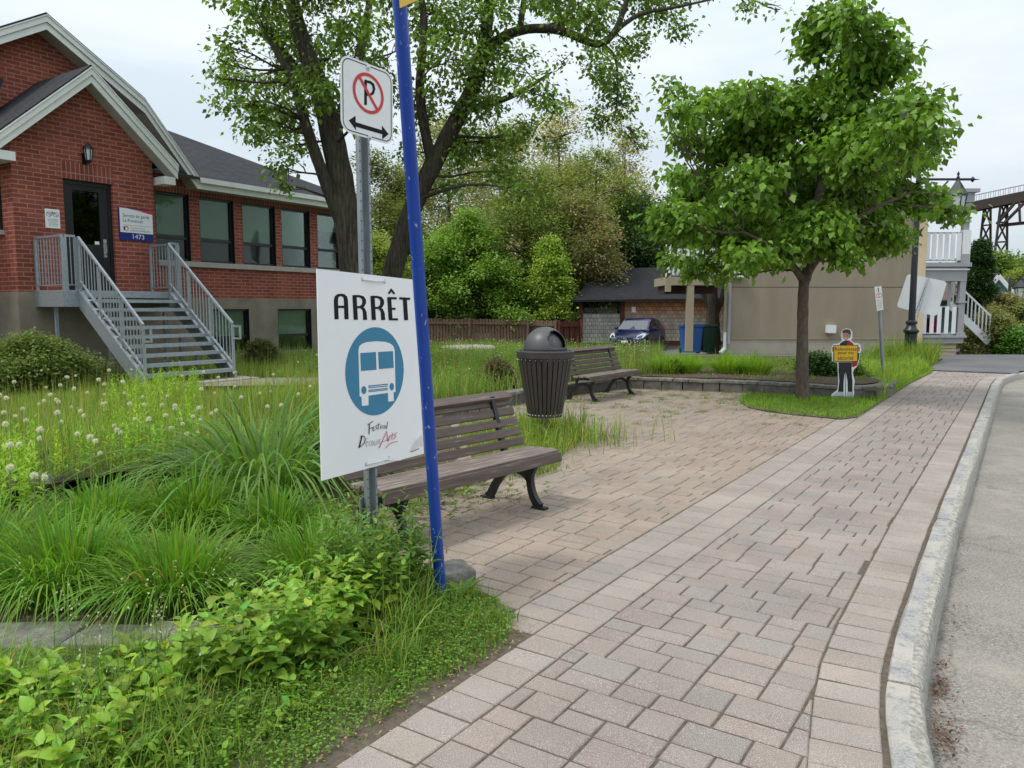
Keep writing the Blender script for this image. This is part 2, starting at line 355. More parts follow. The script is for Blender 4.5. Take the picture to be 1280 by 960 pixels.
def thing(name, label, cat, loc=(0, 0, 0), rz=0., group=None):
    o = bpy.data.objects.new(name, None); COL.objects.link(o); o.empty_display_size = .1
    o.location = loc; o.rotation_euler = (0, 0, rz); o['label'] = label; o['category'] = cat
    if group: o['group'] = group
    ROOT[o.name] = (Matrix.Translation(Vector(loc)) @ Matrix.Rotation(rz, 4, 'Z')).inverted()
    return o
def dup(root, loc, rz=0., label=None, group=None, scale=None):
    r = root.copy(); COL.objects.link(r); r.location = loc; r.rotation_euler = (0, 0, rz)
    if scale: r.scale = (scale,)*3
    if label: r['label'] = label
    if group: r['group'] = group
    def rec(a, b):
        for ch in [c for c in bpy.data.objects if c.parent == a]:
            c = ch.copy(); COL.objects.link(c); c.parent = b; rec(ch, c)
    rec(root, r); return r
def tag(o, label, cat, group=None):
    o['label'] = label; o['category'] = cat
    if group: o['group'] = group
    return o
def np_mesh(name, V, Fc, col, mat, parent=None, kind=None, smooth=False):
    V = np.asarray(V, np.float32); Fc = np.asarray(Fc, np.int32)
    if parent is not None:
        r = parent
        while r.parent is not None: r = r.parent
        mt = np.array(ROOT[r.name], np.float64); V = (V @ mt[:3, :3].T + mt[:3, 3]).astype(np.float32)
    me = bpy.data.meshes.new(name); k = Fc.shape[1]
    me.vertices.add(len(V)); me.vertices.foreach_set('co', V.ravel())
    me.loops.add(Fc.size); me.loops.foreach_set('vertex_index', Fc.ravel())
    me.polygons.add(len(Fc)); me.polygons.foreach_set('loop_start', np.arange(0, Fc.size, k, dtype=np.int32))
    me.polygons.foreach_set('loop_total', np.full(len(Fc), k, np.int32))
    if smooth: me.polygons.foreach_set('use_smooth', np.ones(len(Fc), bool))
    me.update(calc_edges=True)
    if col is not None:
        a = me.attributes.new('col', 'FLOAT_COLOR', 'POINT'); c4 = np.ones((len(V), 4), np.float32); c4[:, :3] = col; a.data.foreach_set('color', c4.ravel())
    me.materials.append(M[mat] if isinstance(mat, str) else mat)
    o = bpy.data.objects.new(name, me); COL.objects.link(o)
    if parent is not None: o.parent = parent
    if kind: o['kind'] = kind
    return o

# ------------------------------------------------------------------ vegetation helpers (numpy)
rng = np.random.default_rng(7); random.seed(7)
def unit(v): return v / np.maximum(np.linalg.norm(v, axis=1, keepdims=True), 1e-9)
LEAF5 = (np.array([(0,0,0), (0,.5,-.04), (0,1,-.16), (-.5,.42,.08), (.5,.42,.08)]), np.array([(0,1,2,3), (0,4,2,1)]))
LEAF4 = (np.array([(0,0,0), (.5,.45,.05), (0,1,0), (-.5,.45,.05)]), np.array([(0,1,2,3)]))
HEART = (np.array([(0,0,0), (0,.33,-.03), (0,.68,-.05), (0,1,-.2), (-.25,-.06,.05), (-.5,.25,.09), (-.36,.62,.05), (.25,-.06,.05), (.5,.25,.09), (.36,.62,.05)]),
         np.array([(0,1,4), (4,1,5), (1,2,5), (5,2,6), (2,3,6), (0,7,1), (7,8,1), (1,8,2), (8,9,2), (2,9,3)]))
def inst(T, P, axis, nrm, L, W, col):
    tv, tf = T; axis = unit(axis); side = unit(np.cross(axis, nrm)); nn = np.cross(side, axis)
    n = len(P); L = np.broadcast_to(L, n)[:, None, None]; W = np.broadcast_to(W, n)[:, None, None]
    V = P[:, None] + tv[None, :, 0:1]*W*side[:, None] + tv[None, :, 1:2]*L*axis[:, None] + tv[None, :, 2:3]*L*nn[:, None]
    Fc = tf[None] + (np.arange(n)*len(tv))[:, None, None]
    return V.reshape(-1, 3), Fc.reshape(-1, tf.shape[1]), np.repeat(col, len(tv), 0)
def blades(P, h, wd, lean, dirs, seg, col, droop=1.0, tipfade=.85, tw=None):
    """grass blades: P base, h length, lean 0..1 outward reach, dirs horizontal unit (n,2)"""
    n = len(P); t = np.linspace(0, 1, seg+1)[None]
    h = np.broadcast_to(h, n)[:, None]; lean = np.broadcast_to(lean, n)[:, None]; wd = np.broadcast_to(wd, n)[:, None]
    out = h*lean*(t**1.6); up = h*(t*(1-.25*lean) - droop*lean*.55*t**3)
    ang = (np.arctan2(dirs[:, 1], dirs[:, 0])[:, None] + np.pi/2 + (rng.normal(0, .5, (n, 1)) if tw is None else tw))
    wt = wd*.5*np.clip((1-t)**.75*1.05, .03, 1)*(.6+.4*np.minimum(1, t*4))
    C = np.stack([P[:, 0:1]+dirs[:, 0:1]*out, P[:, 1:2]+dirs[:, 1:2]*out, P[:, 2:3]+up], -1)
    S = np.stack([np.cos(ang)*wt, np.sin(ang)*wt, 0*wt], -1)
    V = np.stack([C-S, C+S], 2).reshape(-1, 3)
    base = (np.arange(n)*(2*(seg+1)))[:, None, None]; k = (np.arange(seg)*2)[None, :, None]
    Fc = (base + k + np.array([0, 1, 3, 2])[None, None]).reshape(-1, 4)
    return V, Fc, np.repeat(col, 2*(seg+1), 0)
def cat(parts):
    V = []; Fc = []; C = []; o = 0
    for v, f, c in parts: V.append(v); Fc.append(f+o); C.append(c); o += len(v)
    return np.concatenate(V), np.concatenate(Fc), np.concatenate(C)
def greens(n, base, dv=.25, dh=.15):
    b = np.array(base)[None]; k = 1 + rng.normal(0, dv, (n, 1)); c = b*np.clip(k, .35, 1.9)
    c[:, 0] *= 1.22*(1 + rng.normal(0, dh, n)); return np.clip(c, .003, .9)
def inpoly(x, y, poly):
    c = np.zeros(len(x), bool); n = len(poly)
    for i in range(n):
        x0, y0 = poly[i][:2]; x1, y1 = poly[(i+1) % n][:2]
        if y0 == y1: continue
        c ^= ((y0 > y) != (y1 > y)) & (x < (x1-x0)*(y-y0)/(y1-y0)+x0)
    return c
def scatter(poly, n):
    xs = [p[0] for p in poly]; ys = [p[1] for p in poly]
    out = np.zeros((0, 2))
    while len(out) < n:
        q = np.stack([rng.uniform(min(xs), max(xs), n*2), rng.uniform(min(ys), max(ys), n*2)], 1)
        out = np.concatenate([out, q[inpoly(q[:, 0], q[:, 1], poly)]])
    return out[:n]
def rdirs(n):
    a = rng.uniform(0, 2*np.pi, n); return np.stack([np.cos(a), np.sin(a)], 1)
def vnoise(x, y, s, seed=0):      # cheap smooth value noise
    r = np.random.default_rng(seed); tab = r.random((64, 64)); X = x/s; Y = y/s
    i = np.floor(X).astype(int); j = np.floor(Y).astype(int); fx = X-i; fy = Y-j; fx = fx*fx*(3-2*fx); fy = fy*fy*(3-2*fy)
    g = lambda a, b: tab[a % 64, b % 64]
    return (g(i, j)*(1-fx)+g(i+1, j)*fx)*(1-fy) + (g(i, j+1)*(1-fx)+g(i+1, j+1)*fx)*fy

# ================================================================== SETTING: ground, road, paving
def grid(name, x0, x1, y0, y1, nx, ny, zf, mat, clip=None):
    X, Y = np.meshgrid(np.linspace(x0, x1, nx+1), np.linspace(y0, y1, ny+1)); Z = zf(X, Y)
    V = np.stack([X, Y, Z], -1).reshape(-1, 3); i = np.arange(nx)[None]; j = np.arange(ny)[:, None]; a = (j*(nx+1)+i).ravel()
    Fc = np.stack([a, a+1, a+nx+2, a+nx+1], 1)
    if clip is not None:
        c = V[Fc].mean(1); Fc = Fc[clip(c[:, 0], c[:, 1])]
    return np_mesh(name, V, Fc, None, mat, kind='structure', smooth=True)
grid('ground', -700, 700, -120, 900, 140, 102, lambda x, y: -.3 - .35*sstep(22, 34, depth(x, y)) + 0*x, 'turf')

KIN = [(-.06, .4), (-.09, 1.6), (-.20, 2.3), (-.30, 2.85), (-.36, 3.19), (-.41, 3.55), (-.435, 4.01), (-.45, 4.91), (-.47, 6.3), (-.47, 12), (-.47, 19.2), (-.42, 20.6), (-.22, 22.0), (.15, 23.2), (1.0, 24.3), (2.4, 25.0), (5, 25.4), (9, 25.7)]
def kin_x(y): return float(np.interp(y, [p[1] for p in KIN[:14]], [p[0] for p in KIN[:14]]))
kb = Mesh(); kn = len(KIN)
# kerb in stones: closely sampled strip with joints
pts = []
for (xa, ya), (xb, yb) in zip(KIN[:-1], KIN[1:]):
    L = math.hypot(xb-xa, yb-ya); k = max(1, int(L/.3))
    for q in range(k): pts.append((xa+(xb-xa)*q/k, ya+(yb-ya)*q/k))
pts.append(KIN[-1])
def nrm2(i):
    a = pts[max(0, i-1)]; b = pts[min(len(pts)-1, i+1)]; dx, dy = b[0]-a[0], b[1]-a[1]; L = math.hypot(dx, dy); return (dy/L, -dx/L)
acc = 0; seg = []; rk = random.Random(4)
def kerb_piece(idx):
    prof = [(0, -.14), (0.002, .004), (.012, .014), (.085, .014), (.128, .008), (.145, -.012), (.165, -.16)]
    rows = []
    for q, i in enumerate(idx):
        nx, ny = nrm2(i); x, y = pts[i]; end = q in (0, len(idx)-1)
        tx, ty = -ny, nx
        sh = .009 if end else 0
        sg = 1 if q == 0 else -1
        rows.append([Vector((x + nx*(o+rk.uniform(-.004, .004)*(3 if abs(o-.085) < .01 else 1)) + (tx*sh*sg), y + ny*o + ty*sh*sg, z - (.014 if end and z > -.1 else 0) + (rk.uniform(-.003, .003) if z > -.1 else 0))) for o, z in prof])
    V = [v for r in rows for v in r]; p = len(prof)
    fs = [(r*p+c, r*p+c+1, (r+1)*p+c+1, (r+1)*p+c) for r in range(len(rows)-1) for c in range(p-1)]
    fs += [tuple(range(p)), tuple((len(rows)-1)*p+c for c in range(p))]
    fs = [(r*p+c, r*p+c+1, (r+1)*p+c+1, (r+1)*p+c) for r in range(len(rows)-1) for c in range(p-1)]; kb.add(V, [f for i_, f in enumerate(fs) if i_ % (p-1) < 3], 'granite'); kb.add(V, [f for i_, f in enumerate(fs) if i_ % (p-1) >= 3]+[tuple(range(p)), tuple((len(rows)-1)*p+c for c in range(p))], 'granite2')
cuts = [0]; acc = 0
for i in range(1, len(pts)):
    acc += math.hypot(pts[i][0]-pts[i-1][0], pts[i][1]-pts[i-1][1])
    if acc > 3.0: cuts.append(i); acc = 0
cuts.append(len(pts)-1)
for a, b in zip(cuts[:-1], cuts[1:]):
    if b > a: kerb_piece(list(range(a, b+1)))
kb.build('kerb', smooth=True, kind='structure')
# street beside the kerb
grid('road', -.5, 12, -3, 27, 125, 300, lambda x, y: -.125 + 0*x + .004*np.sin(y*1.3+x), 'asphalt', clip=lambda x, y: (x > np.interp(y, [p[1] for p in KIN], [p[0] for p in KIN]) + .04) & (y < 25.5))
# driveway behind the planting and apron behind the kerb
grid('driveway', -14, 40, 8, 50, 216, 168, lambda x, y: drive_z(x, y) - .012*0, 'asphalt2',
     clip=lambda x, y: (x*RT[0]+y*RT[1] > 1.8) & (depth(x, y) < 38) & ((depth(x, y) < 26.9) | (x*RT[0]+y*RT[1] < 8.8) | (x*RT[0]+y*RT[1] > 17.5)) & ((depth(x, y) > 24.2) | ((x > -2.1) & (y > 22.35)))
      & ~((x > np.interp(y, [p[1] for p in KIN], [p[0] for p in KIN]) - .02) & (y < 25.9)))

# pavers --------------------------------------------------------------
def clip_poly(P, side):           # keep the part where side(p) >= 0 (linear within the paver)
    out = []
    for i in range(len(P)):
        a, b = P[i], P[(i+1) % len(P)]; da, db = side(a), side(b)
        if da >= 0: out.append(a)
        if (da >= 0) != (db >= 0):
            t = da/(da-db); out.append((a[0]+(b[0]-a[0])*t, a[1]+(b[1]-a[1])*t))
    return out
PV = []; PF = []; PC = []; pr = random.Random(11)
def paver(P, col, g=.0048, top=0.0):
    cx = sum(p[0] for p in P)/len(P); cy = sum(p[1] for p in P)/len(P)
    w = max(p[0] for p in P)-min(p[0] for p in P); h = max(p[1] for p in P)-min(p[1] for p in P)
    if w < .03 or h < .03: return
    dz = top + pr.uniform(-.0015, .0015); tx, ty = pr.uniform(-.012, .012), pr.uniform(-.012, .012)
    m_ = len(P); A2 = sum(P[k][0]*P[(k+1) % m_][1]-P[(k+1) % m_][0]*P[k][1] for k in range(m_)); sg = 1 if A2 > 0 else -1
    def ring(ins, z):
        o = []
        for k in range(m_):
            p0, p1, p2 = P[k-1], P[k], P[(k+1) % m_]
            d1 = (p1[0]-p0[0], p1[1]-p0[1]); d2 = (p2[0]-p1[0], p2[1]-p1[1]); l1 = math.hypot(*d1) or 1e-6; l2 = math.hypot(*d2) or 1e-6
            n1 = (-d1[1]/l1*sg, d1[0]/l1*sg); n2 = (-d2[1]/l2*sg, d2[0]/l2*sg); q = 1+n1[0]*n2[0]+n1[1]*n2[1]; q = max(q, .4)
            X = p1[0]+(n1[0]+n2[0])/q*ins+JT[k % 8][0]; Y = p1[1]+(n1[1]+n2[1])/q*ins+JT[k % 8][1]
            o.append((X, Y, z + (X-cx)*tx + (Y-cy)*ty))
        return o
    JT = [(pr.uniform(-.0022, .0022), pr.uniform(-.0022, .0022)) for _ in range(8)]
    n = len(P); b = len(PV)
    PV.extend(ring(g, dz-.045)); PV.extend(ring(g, dz-.0045)); PV.extend(ring(g+.005, dz)); PC.extend([col]*(3*n))
    for r in (0, 1):
        for k in range(n): PF.append((b+r*n+k, b+r*n+(k+1) % n, b+(r+1)*n+(k+1) % n, b+(r+1)*n+k))
    PF.append(tuple(b+2*n+k for k in range(n)))
def pcol(kind):
    r = pr.random()
    if kind == 'walk': c = (.308, .258, .222) if r < .5 else ((.318, .254, .216) if r < .8 else (.295, .256, .226))
    elif kind == 'sold': c = (.345, .295, .255) if r < .6 else (.345, .285, .24)
    else: c = (.32, .252, .192) if r < .6 else ((.325, .245, .185) if r < .85 else (.305, .25, .20))
    k = pr.uniform(.93, 1.07); return tuple(v*k for v in c)
def macro(x0, x1, y0, y1, kind, ok, clipf=None, a=.175, b=.26, s=.128, l=.18):
    W, Hh = a+b, s+l; ci = 0; y = y0-Hh
    while y < y1:
        x = x0 - W*pr.choice((0, .33, .5, .75)); ci += 1
        if kind == 'walk': x = x0 - W*(.0, .42, .2, .6)[ci % 4]
        while x < x1:
            L = pr.randrange(4)
            if L == 0: R = [(0,0,b,s), (0,s,b,l), (b,0,a,l), (b,l,a,s)]
            elif L == 1: R = [(0,0,a,l), (0,l,a,s), (a,0,b,s), (a,s,b,l)]
            elif L == 2: R = [(0,0,b,l), (0,l,a,s), (a,l,b,s), (b,0,a,l)]
            else: R = [(0,0,a,s), (a,0,b,s), (0,s,b,l), (b,s,a,l)]
            for rx, ry, rw, rh in R:
                X, Y = x+rx, y+ry; P = [(X, Y), (X+rw, Y), (X+rw, Y+rh), (X, Y+rh)]
                P = clip_poly(P, lambda p: p[0]-x0)
                if len(P) < 3: continue
                if clipf: P = clipf(P)
                if len(P) < 3: continue
                cx = sum(p[0] for p in P)/len(P); cy = sum(p[1] for p in P)/len(P)
                if ok(cx, cy): paver(P, pcol(kind))
            x += W
        y += Hh
SL = -1.93                                        # left edge of the walk
def flush(name, mat='paver'):
    me = bpy.data.meshes.new(name); me.from_pydata(PV, [], PF); me.materials.append(M[mat])
    a = me.attributes.new('col', 'FLOAT_COLOR', 'POINT'); c4 = np.ones((len(PV), 4), np.float32); c4[:, :3] = PC; a.data.foreach_set('color', c4.ravel())
    o = bpy.data.objects.new(name, me); COL.objects.link(o); o['kind'] = 'structure'; PV.clear(); PF.clear(); PC.clear(); return o
YE = 22.4
# soldier courses: outer, inner (left), and the course that follows the kerb
y = .3
while y < YE:
    for x0, x1 in ((SL, SL+.235), (SL-.235, SL)):
        if x1 <= SL+.001 and y < 3.0: continue
        paver([(x0, y), (x1, y), (x1, y+.165), (x0, y+.165)], pcol('sold'))
    y += .165
SW = .25
def sold_in(y): return kin_x(y) - .018 - SW
y = .3
while y < YE:
    h = .165; a0, a1 = kin_x(y)-.018, kin_x(y+h)-.018
    sl = (kin_x(y+h+.2) - kin_x(y-.2))/(h+.4)
    paver([(a0-SW, y+SW*sl*.9), (a0, y), (a1, y+h), (a1-SW, y+h+SW*sl*.9)], pcol('sold')); y += h
macro(SL+.235, kin_x(8)-.03, .3, YE, 'walk', lambda x, y: y < YE, clipf=lambda P: clip_poly(P, lambda p: sold_in(p[1]) - .002 - p[0]))
flush('sidewalk')
# plaza outline (x, y)
PLAZA = [(SL-.24, 3.36), (-2.47, 3.36), (-2.95, 3.35), (-3.75, 3.62), (-4.25, 4.2), (-4.45, 5.6), (-5.3, 6.9), (-6.3, 8.0), (-7.0, 8.6), (-6.95, 9.6), (-6.98, 11), (-6.86, 12.6), (-6.6, 14.1), (-4.3, 14.6), (-3.4, 14.62), (-2.9, 14.2), (-2.6, 12.6), (SL-.24, 12.2)]
macro(-7.2, SL-.238, 3.2, 14.8, 'plaza', lambda x, y: bool(inpoly(np.array([x]), np.array([y]), PLAZA)[0]),
      clipf=lambda P: clip_poly(P, lambda p: SL-.238-p[0]), a=.17, b=.25, s=.125, l=.175)
flush('plaza')
sb = Mesh(); sb.prism([(-8, -.5, -.0055), (-.06, -.5, -.0055)]+[(x+.006, y, -.0055) for x, y in KIN[:14]]+[(-2, 23.2, -.0055), (-8, 23, -.0055)], (0, 0, -.11), 'sand'); o = sb.build('paving_bed', kind='structure')
def zbase(x, y): return 0*x

# raised garden ground ---------------------------------------------------
WALL = [(-5.9, 1.5), (-6.5, 2.85), (-6.25, 4.15), (-6.28, 5.72), (-6.95, 7.6), (-7.2, 8.71), (-7.05, 9.58), (-7.05, 10.95), (-6.92, 12.55), (-6.6, 14.14), (-4.36, 14.6), (-3.48, 14.62), (-2.6, 14.56), (-2.2, 14.9), (-2.02, 15.5), (-2.06, 16.2), (-2.5, 16.85), (-3.6, 17.25), (-4.8, 16.75)]
def garden_z(x, y):
    d = depth(x, y)
    z = .20 - .52*sstep(20, 33, d) + .05*(vnoise(x+50, y+50, 2.3, 3)-.5)
    side = (y > 14.9) & (x > -4.2)
    return np.where(side, .03 + (z-.03)*sstep(0, 2.0, -2.0 - x), z)
GARD = [(-6.0, -3), (-5.95, 1.5)] + WALL[1:10] + [(-7.2, 16.5), (-5.5, 19.5), (-4.0, 21.0)]
def gclip(x, y):
    rx = x*RT[0] + y*RT[1]
    g = (x < np.interp(y, [p[1] for p in WALL[:10]], [p[0] for p in WALL[:10]])+.06) & (y < 14.3)
    g |= (y >= 14.3) & (x < -1.94) & (depth(x, y) < 24.3) & (rx < 12.6) & ~inpoly(x, y, [(-6.6, 14.2), (-2.2, 14.2), (-2.0, 15.5), (-2.1, 16.3), (-2.6, 16.9), (-3.6, 17.2), (-4.8, 16.8), (-6.6, 16.6)]) 
    g |= (depth(x, y) >= 24.3) & (rx < 1.85) & (depth(x, y) < 45)
    return g
grid('garden_ground', -60, 0, -6, 50, 300, 280, garden_z, 'turf', clip=gclip)
def poly_ground(name, poly, z, mat):
    s = Mesh(); s.sheet([(x, y, z) for x, y in poly], mat); return s.build(name, kind='structure')
BED = [(-3.95, 1.0), (-3.9, 1.66), (-3.4, 2.0), (-3.0, 2.45), (-2.75, 2.9), (-2.5, 3.3), (-2.95, 3.4), (-3.75, 3.65), (-4.25, 4.25), (-4.45, 5.6), (-5.3, 6.9), (-6.2, 7.9), (-7.1, 8.8), (-6.25, 5.7), (-6.22, 4.15), (-6.45, 2.85), (-5.9, .6)]
poly_ground('flower_bed', BED, .055, 'soil')
VERGE = [(-1.95, -.6), (-1.95, 2.95), (-2.02, 3.15), (-2.2, 3.3), (-2.47, 3.38), (-2.8, 3.0), (-3.1, 2.3), (-3.6, 1.8), (-4.1, 1.3), (-4.2, -.6)]
def verge_z(x, y):
    return -.008 + .075*sstep(0, .9, -1.935 - x)
grid('verge_ground', -6.2, -1.93, -1, 3.4, 120, 88, lambda x, y: verge_z(x, y), 'vsoil', clip=lambda x, y: inpoly(x, y, [(-1.92, -1), (-1.92, 2.95)]+VERGE[2:8]+[(-4.1, 1.3), (-6.1, .8), (-6.1, -1)]))
ISLE = [(-4.19, 13.96), (-3.95, 13.0), (-3.6, 12.32), (-3.2, 12.0), (-2.71, 11.85), (-2.1, 11.75), (-1.95, 12.1), (-1.93, 14.8), (-1.92, 18), (-1.8, 21.5), (-1.9, 23.2), (-2.6, 24.3), (-4.5, 22), (-5.5, 19), (-4.8, 17.3), (-2.2, 17), (-2.2, 14.7), (-3.6, 14.5), (-4.2, 14.4)]
poly_ground('lawn_island', ISLE, .012, 'vsoil')
poly_ground('planter_soil', [(-6.55, 14.3), (-4.4, 14.75), (-3.5, 14.77), (-2.7, 14.7), (-2.3, 15.1), (-2.15, 15.6), (-2.2, 16.1), (-2.6, 16.7), (-3.6, 17.1), (-4.8, 16.8), (-7.0, 16.5)], .235, 'soil')

# ================================================================== stone edgings and walls (things)
def block(ms, a, b, thick, z0, z1, mat, rr, inset=.012):
    """one rough block between plan points a and b"""
    a, b = Vector((a[0], a[1], 0)), Vector((b[0], b[1], 0)); d = (b-a).normalized(); s = Vector((d.y, -d.x, 0))
    j = lambda k=.012: rr.uniform(-k, k)
    a2, b2 = a+d*.004, b-d*.004
    lo = [a2+s*thick/2, b2+s*thick/2, b2-s*thick/2, a2-s*thick/2]
    V = [Vector((p.x+j(), p.y+j(), z0)) for p in lo] + [Vector((p.x+j(), p.y+j(), z1+j(.006))) for p in lo]
    ms.add(V, [(0,3,2,1), (4,5,6,7), (0,1,5,4), (1,2,6,5), (2,3,7,6), (3,0,4,7)], mat)
def run_blocks(line, L, rr):
    out = []
    for (x0, y0), (x1, y1) in zip(line[:-1], line[1:]):
        D_ = math.hypot(x1-x0, y1-y0); k = max(1, round(D_/L)); cs = sorted([0, 1]+[(q+rr.uniform(-.15, .15))/k for q in range(1, k)])
        for u, v in zip(cs[:-1], cs[1:]): out.append(((x0+(x1-x0)*u, y0+(y1-y0)*u), (x0+(x1-x0)*v, y0+(y1-y0)*v)))
    return out
rr = random.Random(5)
t = thing('garden_wall', 'low dry wall of dark blocks with flat caps curving round the paved plaza behind the benches', 'wall', (-7.0, 11, 0))
capline = WALL[4:]
for a, b in run_blocks(capline, .38, rr):
    s = Mesh(); block(s, a, b, .22, -.05, .17, 'darkstone', rr); s.build('wall_block', t, bevel=.012)
for a, b in run_blocks(capline, .34, rr):
    s = Mesh(); block(s, a, b, .27, .168, .225, 'stonegray', rr); s.build('cap_stone', t, bevel=.01)
t = thing('stone_edging', 'row of worn flat granite slabs edging the daylily bed in the foreground', 'edging', (-3.1, 2.3, 0))
EDG = [(-4.35, .9), (-4.05, 1.45), (-3.62, 1.76), (-3.12, 2.05), (-2.86, 2.42), (-2.66, 2.82)]
for a, b in run_blocks(EDG, .36, rr):
    s = Mesh(); block(s, a, b, rr.uniform(.24, .3), -.03, rr.uniform(.085, .115), 'stonegray', rr); s.build('slab', t, bevel=.018)
s = Mesh(); block(s, (-2.80, 3.10), (-2.58, 3.45), .22, -.02, .135, 'stonegray', rr)
tag(s.build('granite_block', bevel=.02), 'rough gray granite block lying at the paving edge behind the blue pole', 'stone')
def rockmesh(c, sx, sy, sz, seed, rz=0):
    bm = bmesh.new(); bmesh.ops.create_icosphere(bm, subdivisions=3, radius=1); r = random.Random(seed)
    from mathutils import noise as mn
    for v in bm.verts:
        k = 1 + .28*mn.noise(v.co*1.3+Vector((seed*3.1, 0, 0))) + .10*mn.noise(v.co*4+Vector((0, seed, 0)))
        p = v.co*k; p.z = max(-.5, min(.72, p.z)); p.x = max(-.85, min(.85, p.x)); v.co = Vector((p.x*sx, p.y*sy, p.z*sz))
    R = Matrix.Translation(Vector(c)) @ Matrix.Rotation(rz, 4, 'Z')
    ms = Mesh(); ms.add([R @ v.co for v in bm.verts], [tuple(v.index for v in f.verts) for f in bm.faces], 'rock'); bm.free(); return ms
for px, py, sx, sy, sz, lab in ((30, 606, .34, .2, .1, 'flat dark rock at the left picture edge below the dandelions'),
                                (222, 578, .26, .18, .13, 'squared gray rock left of the tall grass clump'),
                                (262, 592, .17, .14, .14, 'smaller dark rock tucked against the tall grass clump')):
    p = G(px, py, .16); tag(rockmesh((p.x, p.y, .17), sx, sy, sz, int(px), .6).build('rock', smooth=True), lab, 'rock')

# ================================================================== THE BRICK BUILDING (walls run along Y)
PX, MX = -15.5, -17.2                     # porch front plane, main wall plane
school = thing('brick_building', 'red brick building on a tan rendered base with white gable trim and dark roof', 'building', (MX, 12, 0))
def pl(x, pts): return [(x, y, z) for y, z in pts]
FZ = 1.90
YEND = 16.95
# foundation
s = Mesh(); s.box(MX-9, MX+.03, -2, 12.08, -.6, 1.86, 'fdn'); s.box(MX-9, MX+.03, 13.27, 14.22, -.6, 1.86, 'fdn'); s.box(MX-9, MX+.03, 15.42, 15.62, -.6, 1.86, 'fdn'); s.box(MX-9, MX+.03, 16.75, YEND, -.6, 1.86, 'fdn')
for a, b in ((12.08, 13.27), (14.22, 15.42), (15.62, 16.75)):
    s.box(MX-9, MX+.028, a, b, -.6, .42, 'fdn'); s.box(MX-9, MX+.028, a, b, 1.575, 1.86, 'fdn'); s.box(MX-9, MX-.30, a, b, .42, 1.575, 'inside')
s.box(MX+.03, PX+.03, 6.87, 9.68, -.6, 1.90, 'fdn')
s.build('foundation', school)
# main wall: brick piers around window openings
WIN = [(10.74, 11.64), (11.91, 12.92), (13.17, 14.25), (14.45, 15.48), (15.75, 16.72)]
WZ0, WZ1 = 2.74, 4.36
s = Mesh(); e = [-2] + [v for wv in WIN for v in wv] + [YEND]
for k in range(0, len(e), 2): s.box(MX-.3, MX, e[k], e[k+1], WZ0, WZ1, 'brick')
s.box(MX-.3, MX, -2, YEND, 1.86, WZ0-.0, 'brick')
s.box(MX-.3, MX, -2, 9.7, WZ1, 4.78, 'brick'); s.box(MX-.3, MX, 9.7, YEND, 4.655, 4.78, 'brick')
# gable field above
PK = (8.30, 7.50); K1 = (10.34, 6.27); EV = (11.62, 4.74)
PKL = (6.26, 6.27); EVL = (4.98, 4.74)
s.prism(pl(MX-.3, [(4.9, 4.78), (11.55, 4.78), (10.3, 6.2), (8.3, 7.42), (6.3, 6.2)]), (.3, 0, 0), 'brick')
s.build('wall', school)
s = Mesh(); s.box(MX-.28, MX+.012, 9.7, YEND+.0, WZ1, 4.655, 'soldier'); s.build('lintel_course', school)
s = Mesh(); s.box(MX-.3, MX-.001, YEND, YEND+.001, 1.9, 4.7, 'brick'); s.box(MX-9, MX-.3, YEND-.3, YEND, 1.86, 4.78, 'sidebrick'); s.build('side_wall', school)
s = Mesh(); s.box(MX-.02, MX+.07, 10.72, YEND+.03, WZ0-.13, WZ0-.002, 'sill'); s.build('sill', school, bevel=.006)
def window(y0, y1, z0, z1, x, blindz, split, basement=False):
    f = Mesh(); b = .055
    xx0, xx1 = x-.17, x-.07
    f.box(xx0, xx1, y0, y0+b, z0, z1, 'black'); f.box(xx0, xx1, y1-b, y1, z0, z1, 'black')
    f.box(xx0, xx1, y0+b, y1-b, z1-b, z1, 'black'); f.box(xx0, xx1, y0+b, y1-b, z0, z0+b, 'black')
    f.box(xx0-.005, xx1-.012, y0+b, y1-b, split-.035, split+.035, 'black')
    f.box(x-.2, x-.001, y1-.012, y1-.001, z0, z1, 'black'); f.box(x-.2, x-.001, y0+.001, y0+.012, z0, z1, 'black'); f.box(x-.2, x-.02, y0+.012, y1-.012, z1-.012, z1-.001, 'black')
    o = f.build('window_frame', school)
    g = Mesh(); g.box(x-.135, x-.128, y0+b, y1-b, z0+b, split-.035, 'glass'); g.box(x-.125, x-.118, y0+b, y1-b, split+.035, z1-b, 'glass'); g.build('pane', o)
    bl = Mesh(); bl.box(x-.175, x-.170, y0+.02, y1-.02, blindz, z1-.02, 'blind'); bl.build('blind', o)
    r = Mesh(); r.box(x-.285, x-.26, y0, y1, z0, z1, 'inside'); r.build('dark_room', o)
for i, (a, b) in enumerate(WIN): window(a, b, WZ0, WZ1, MX, [WZ0+.02+.62, 3.36, 3.30, 3.36, 3.86][i], 3.30)
for i, (a, b) in enumerate([(12.08, 13.27), (14.22, 15.42), (15.62, 16.75)]): window(a, b, .42, 1.575, MX+.03, .80, .84)
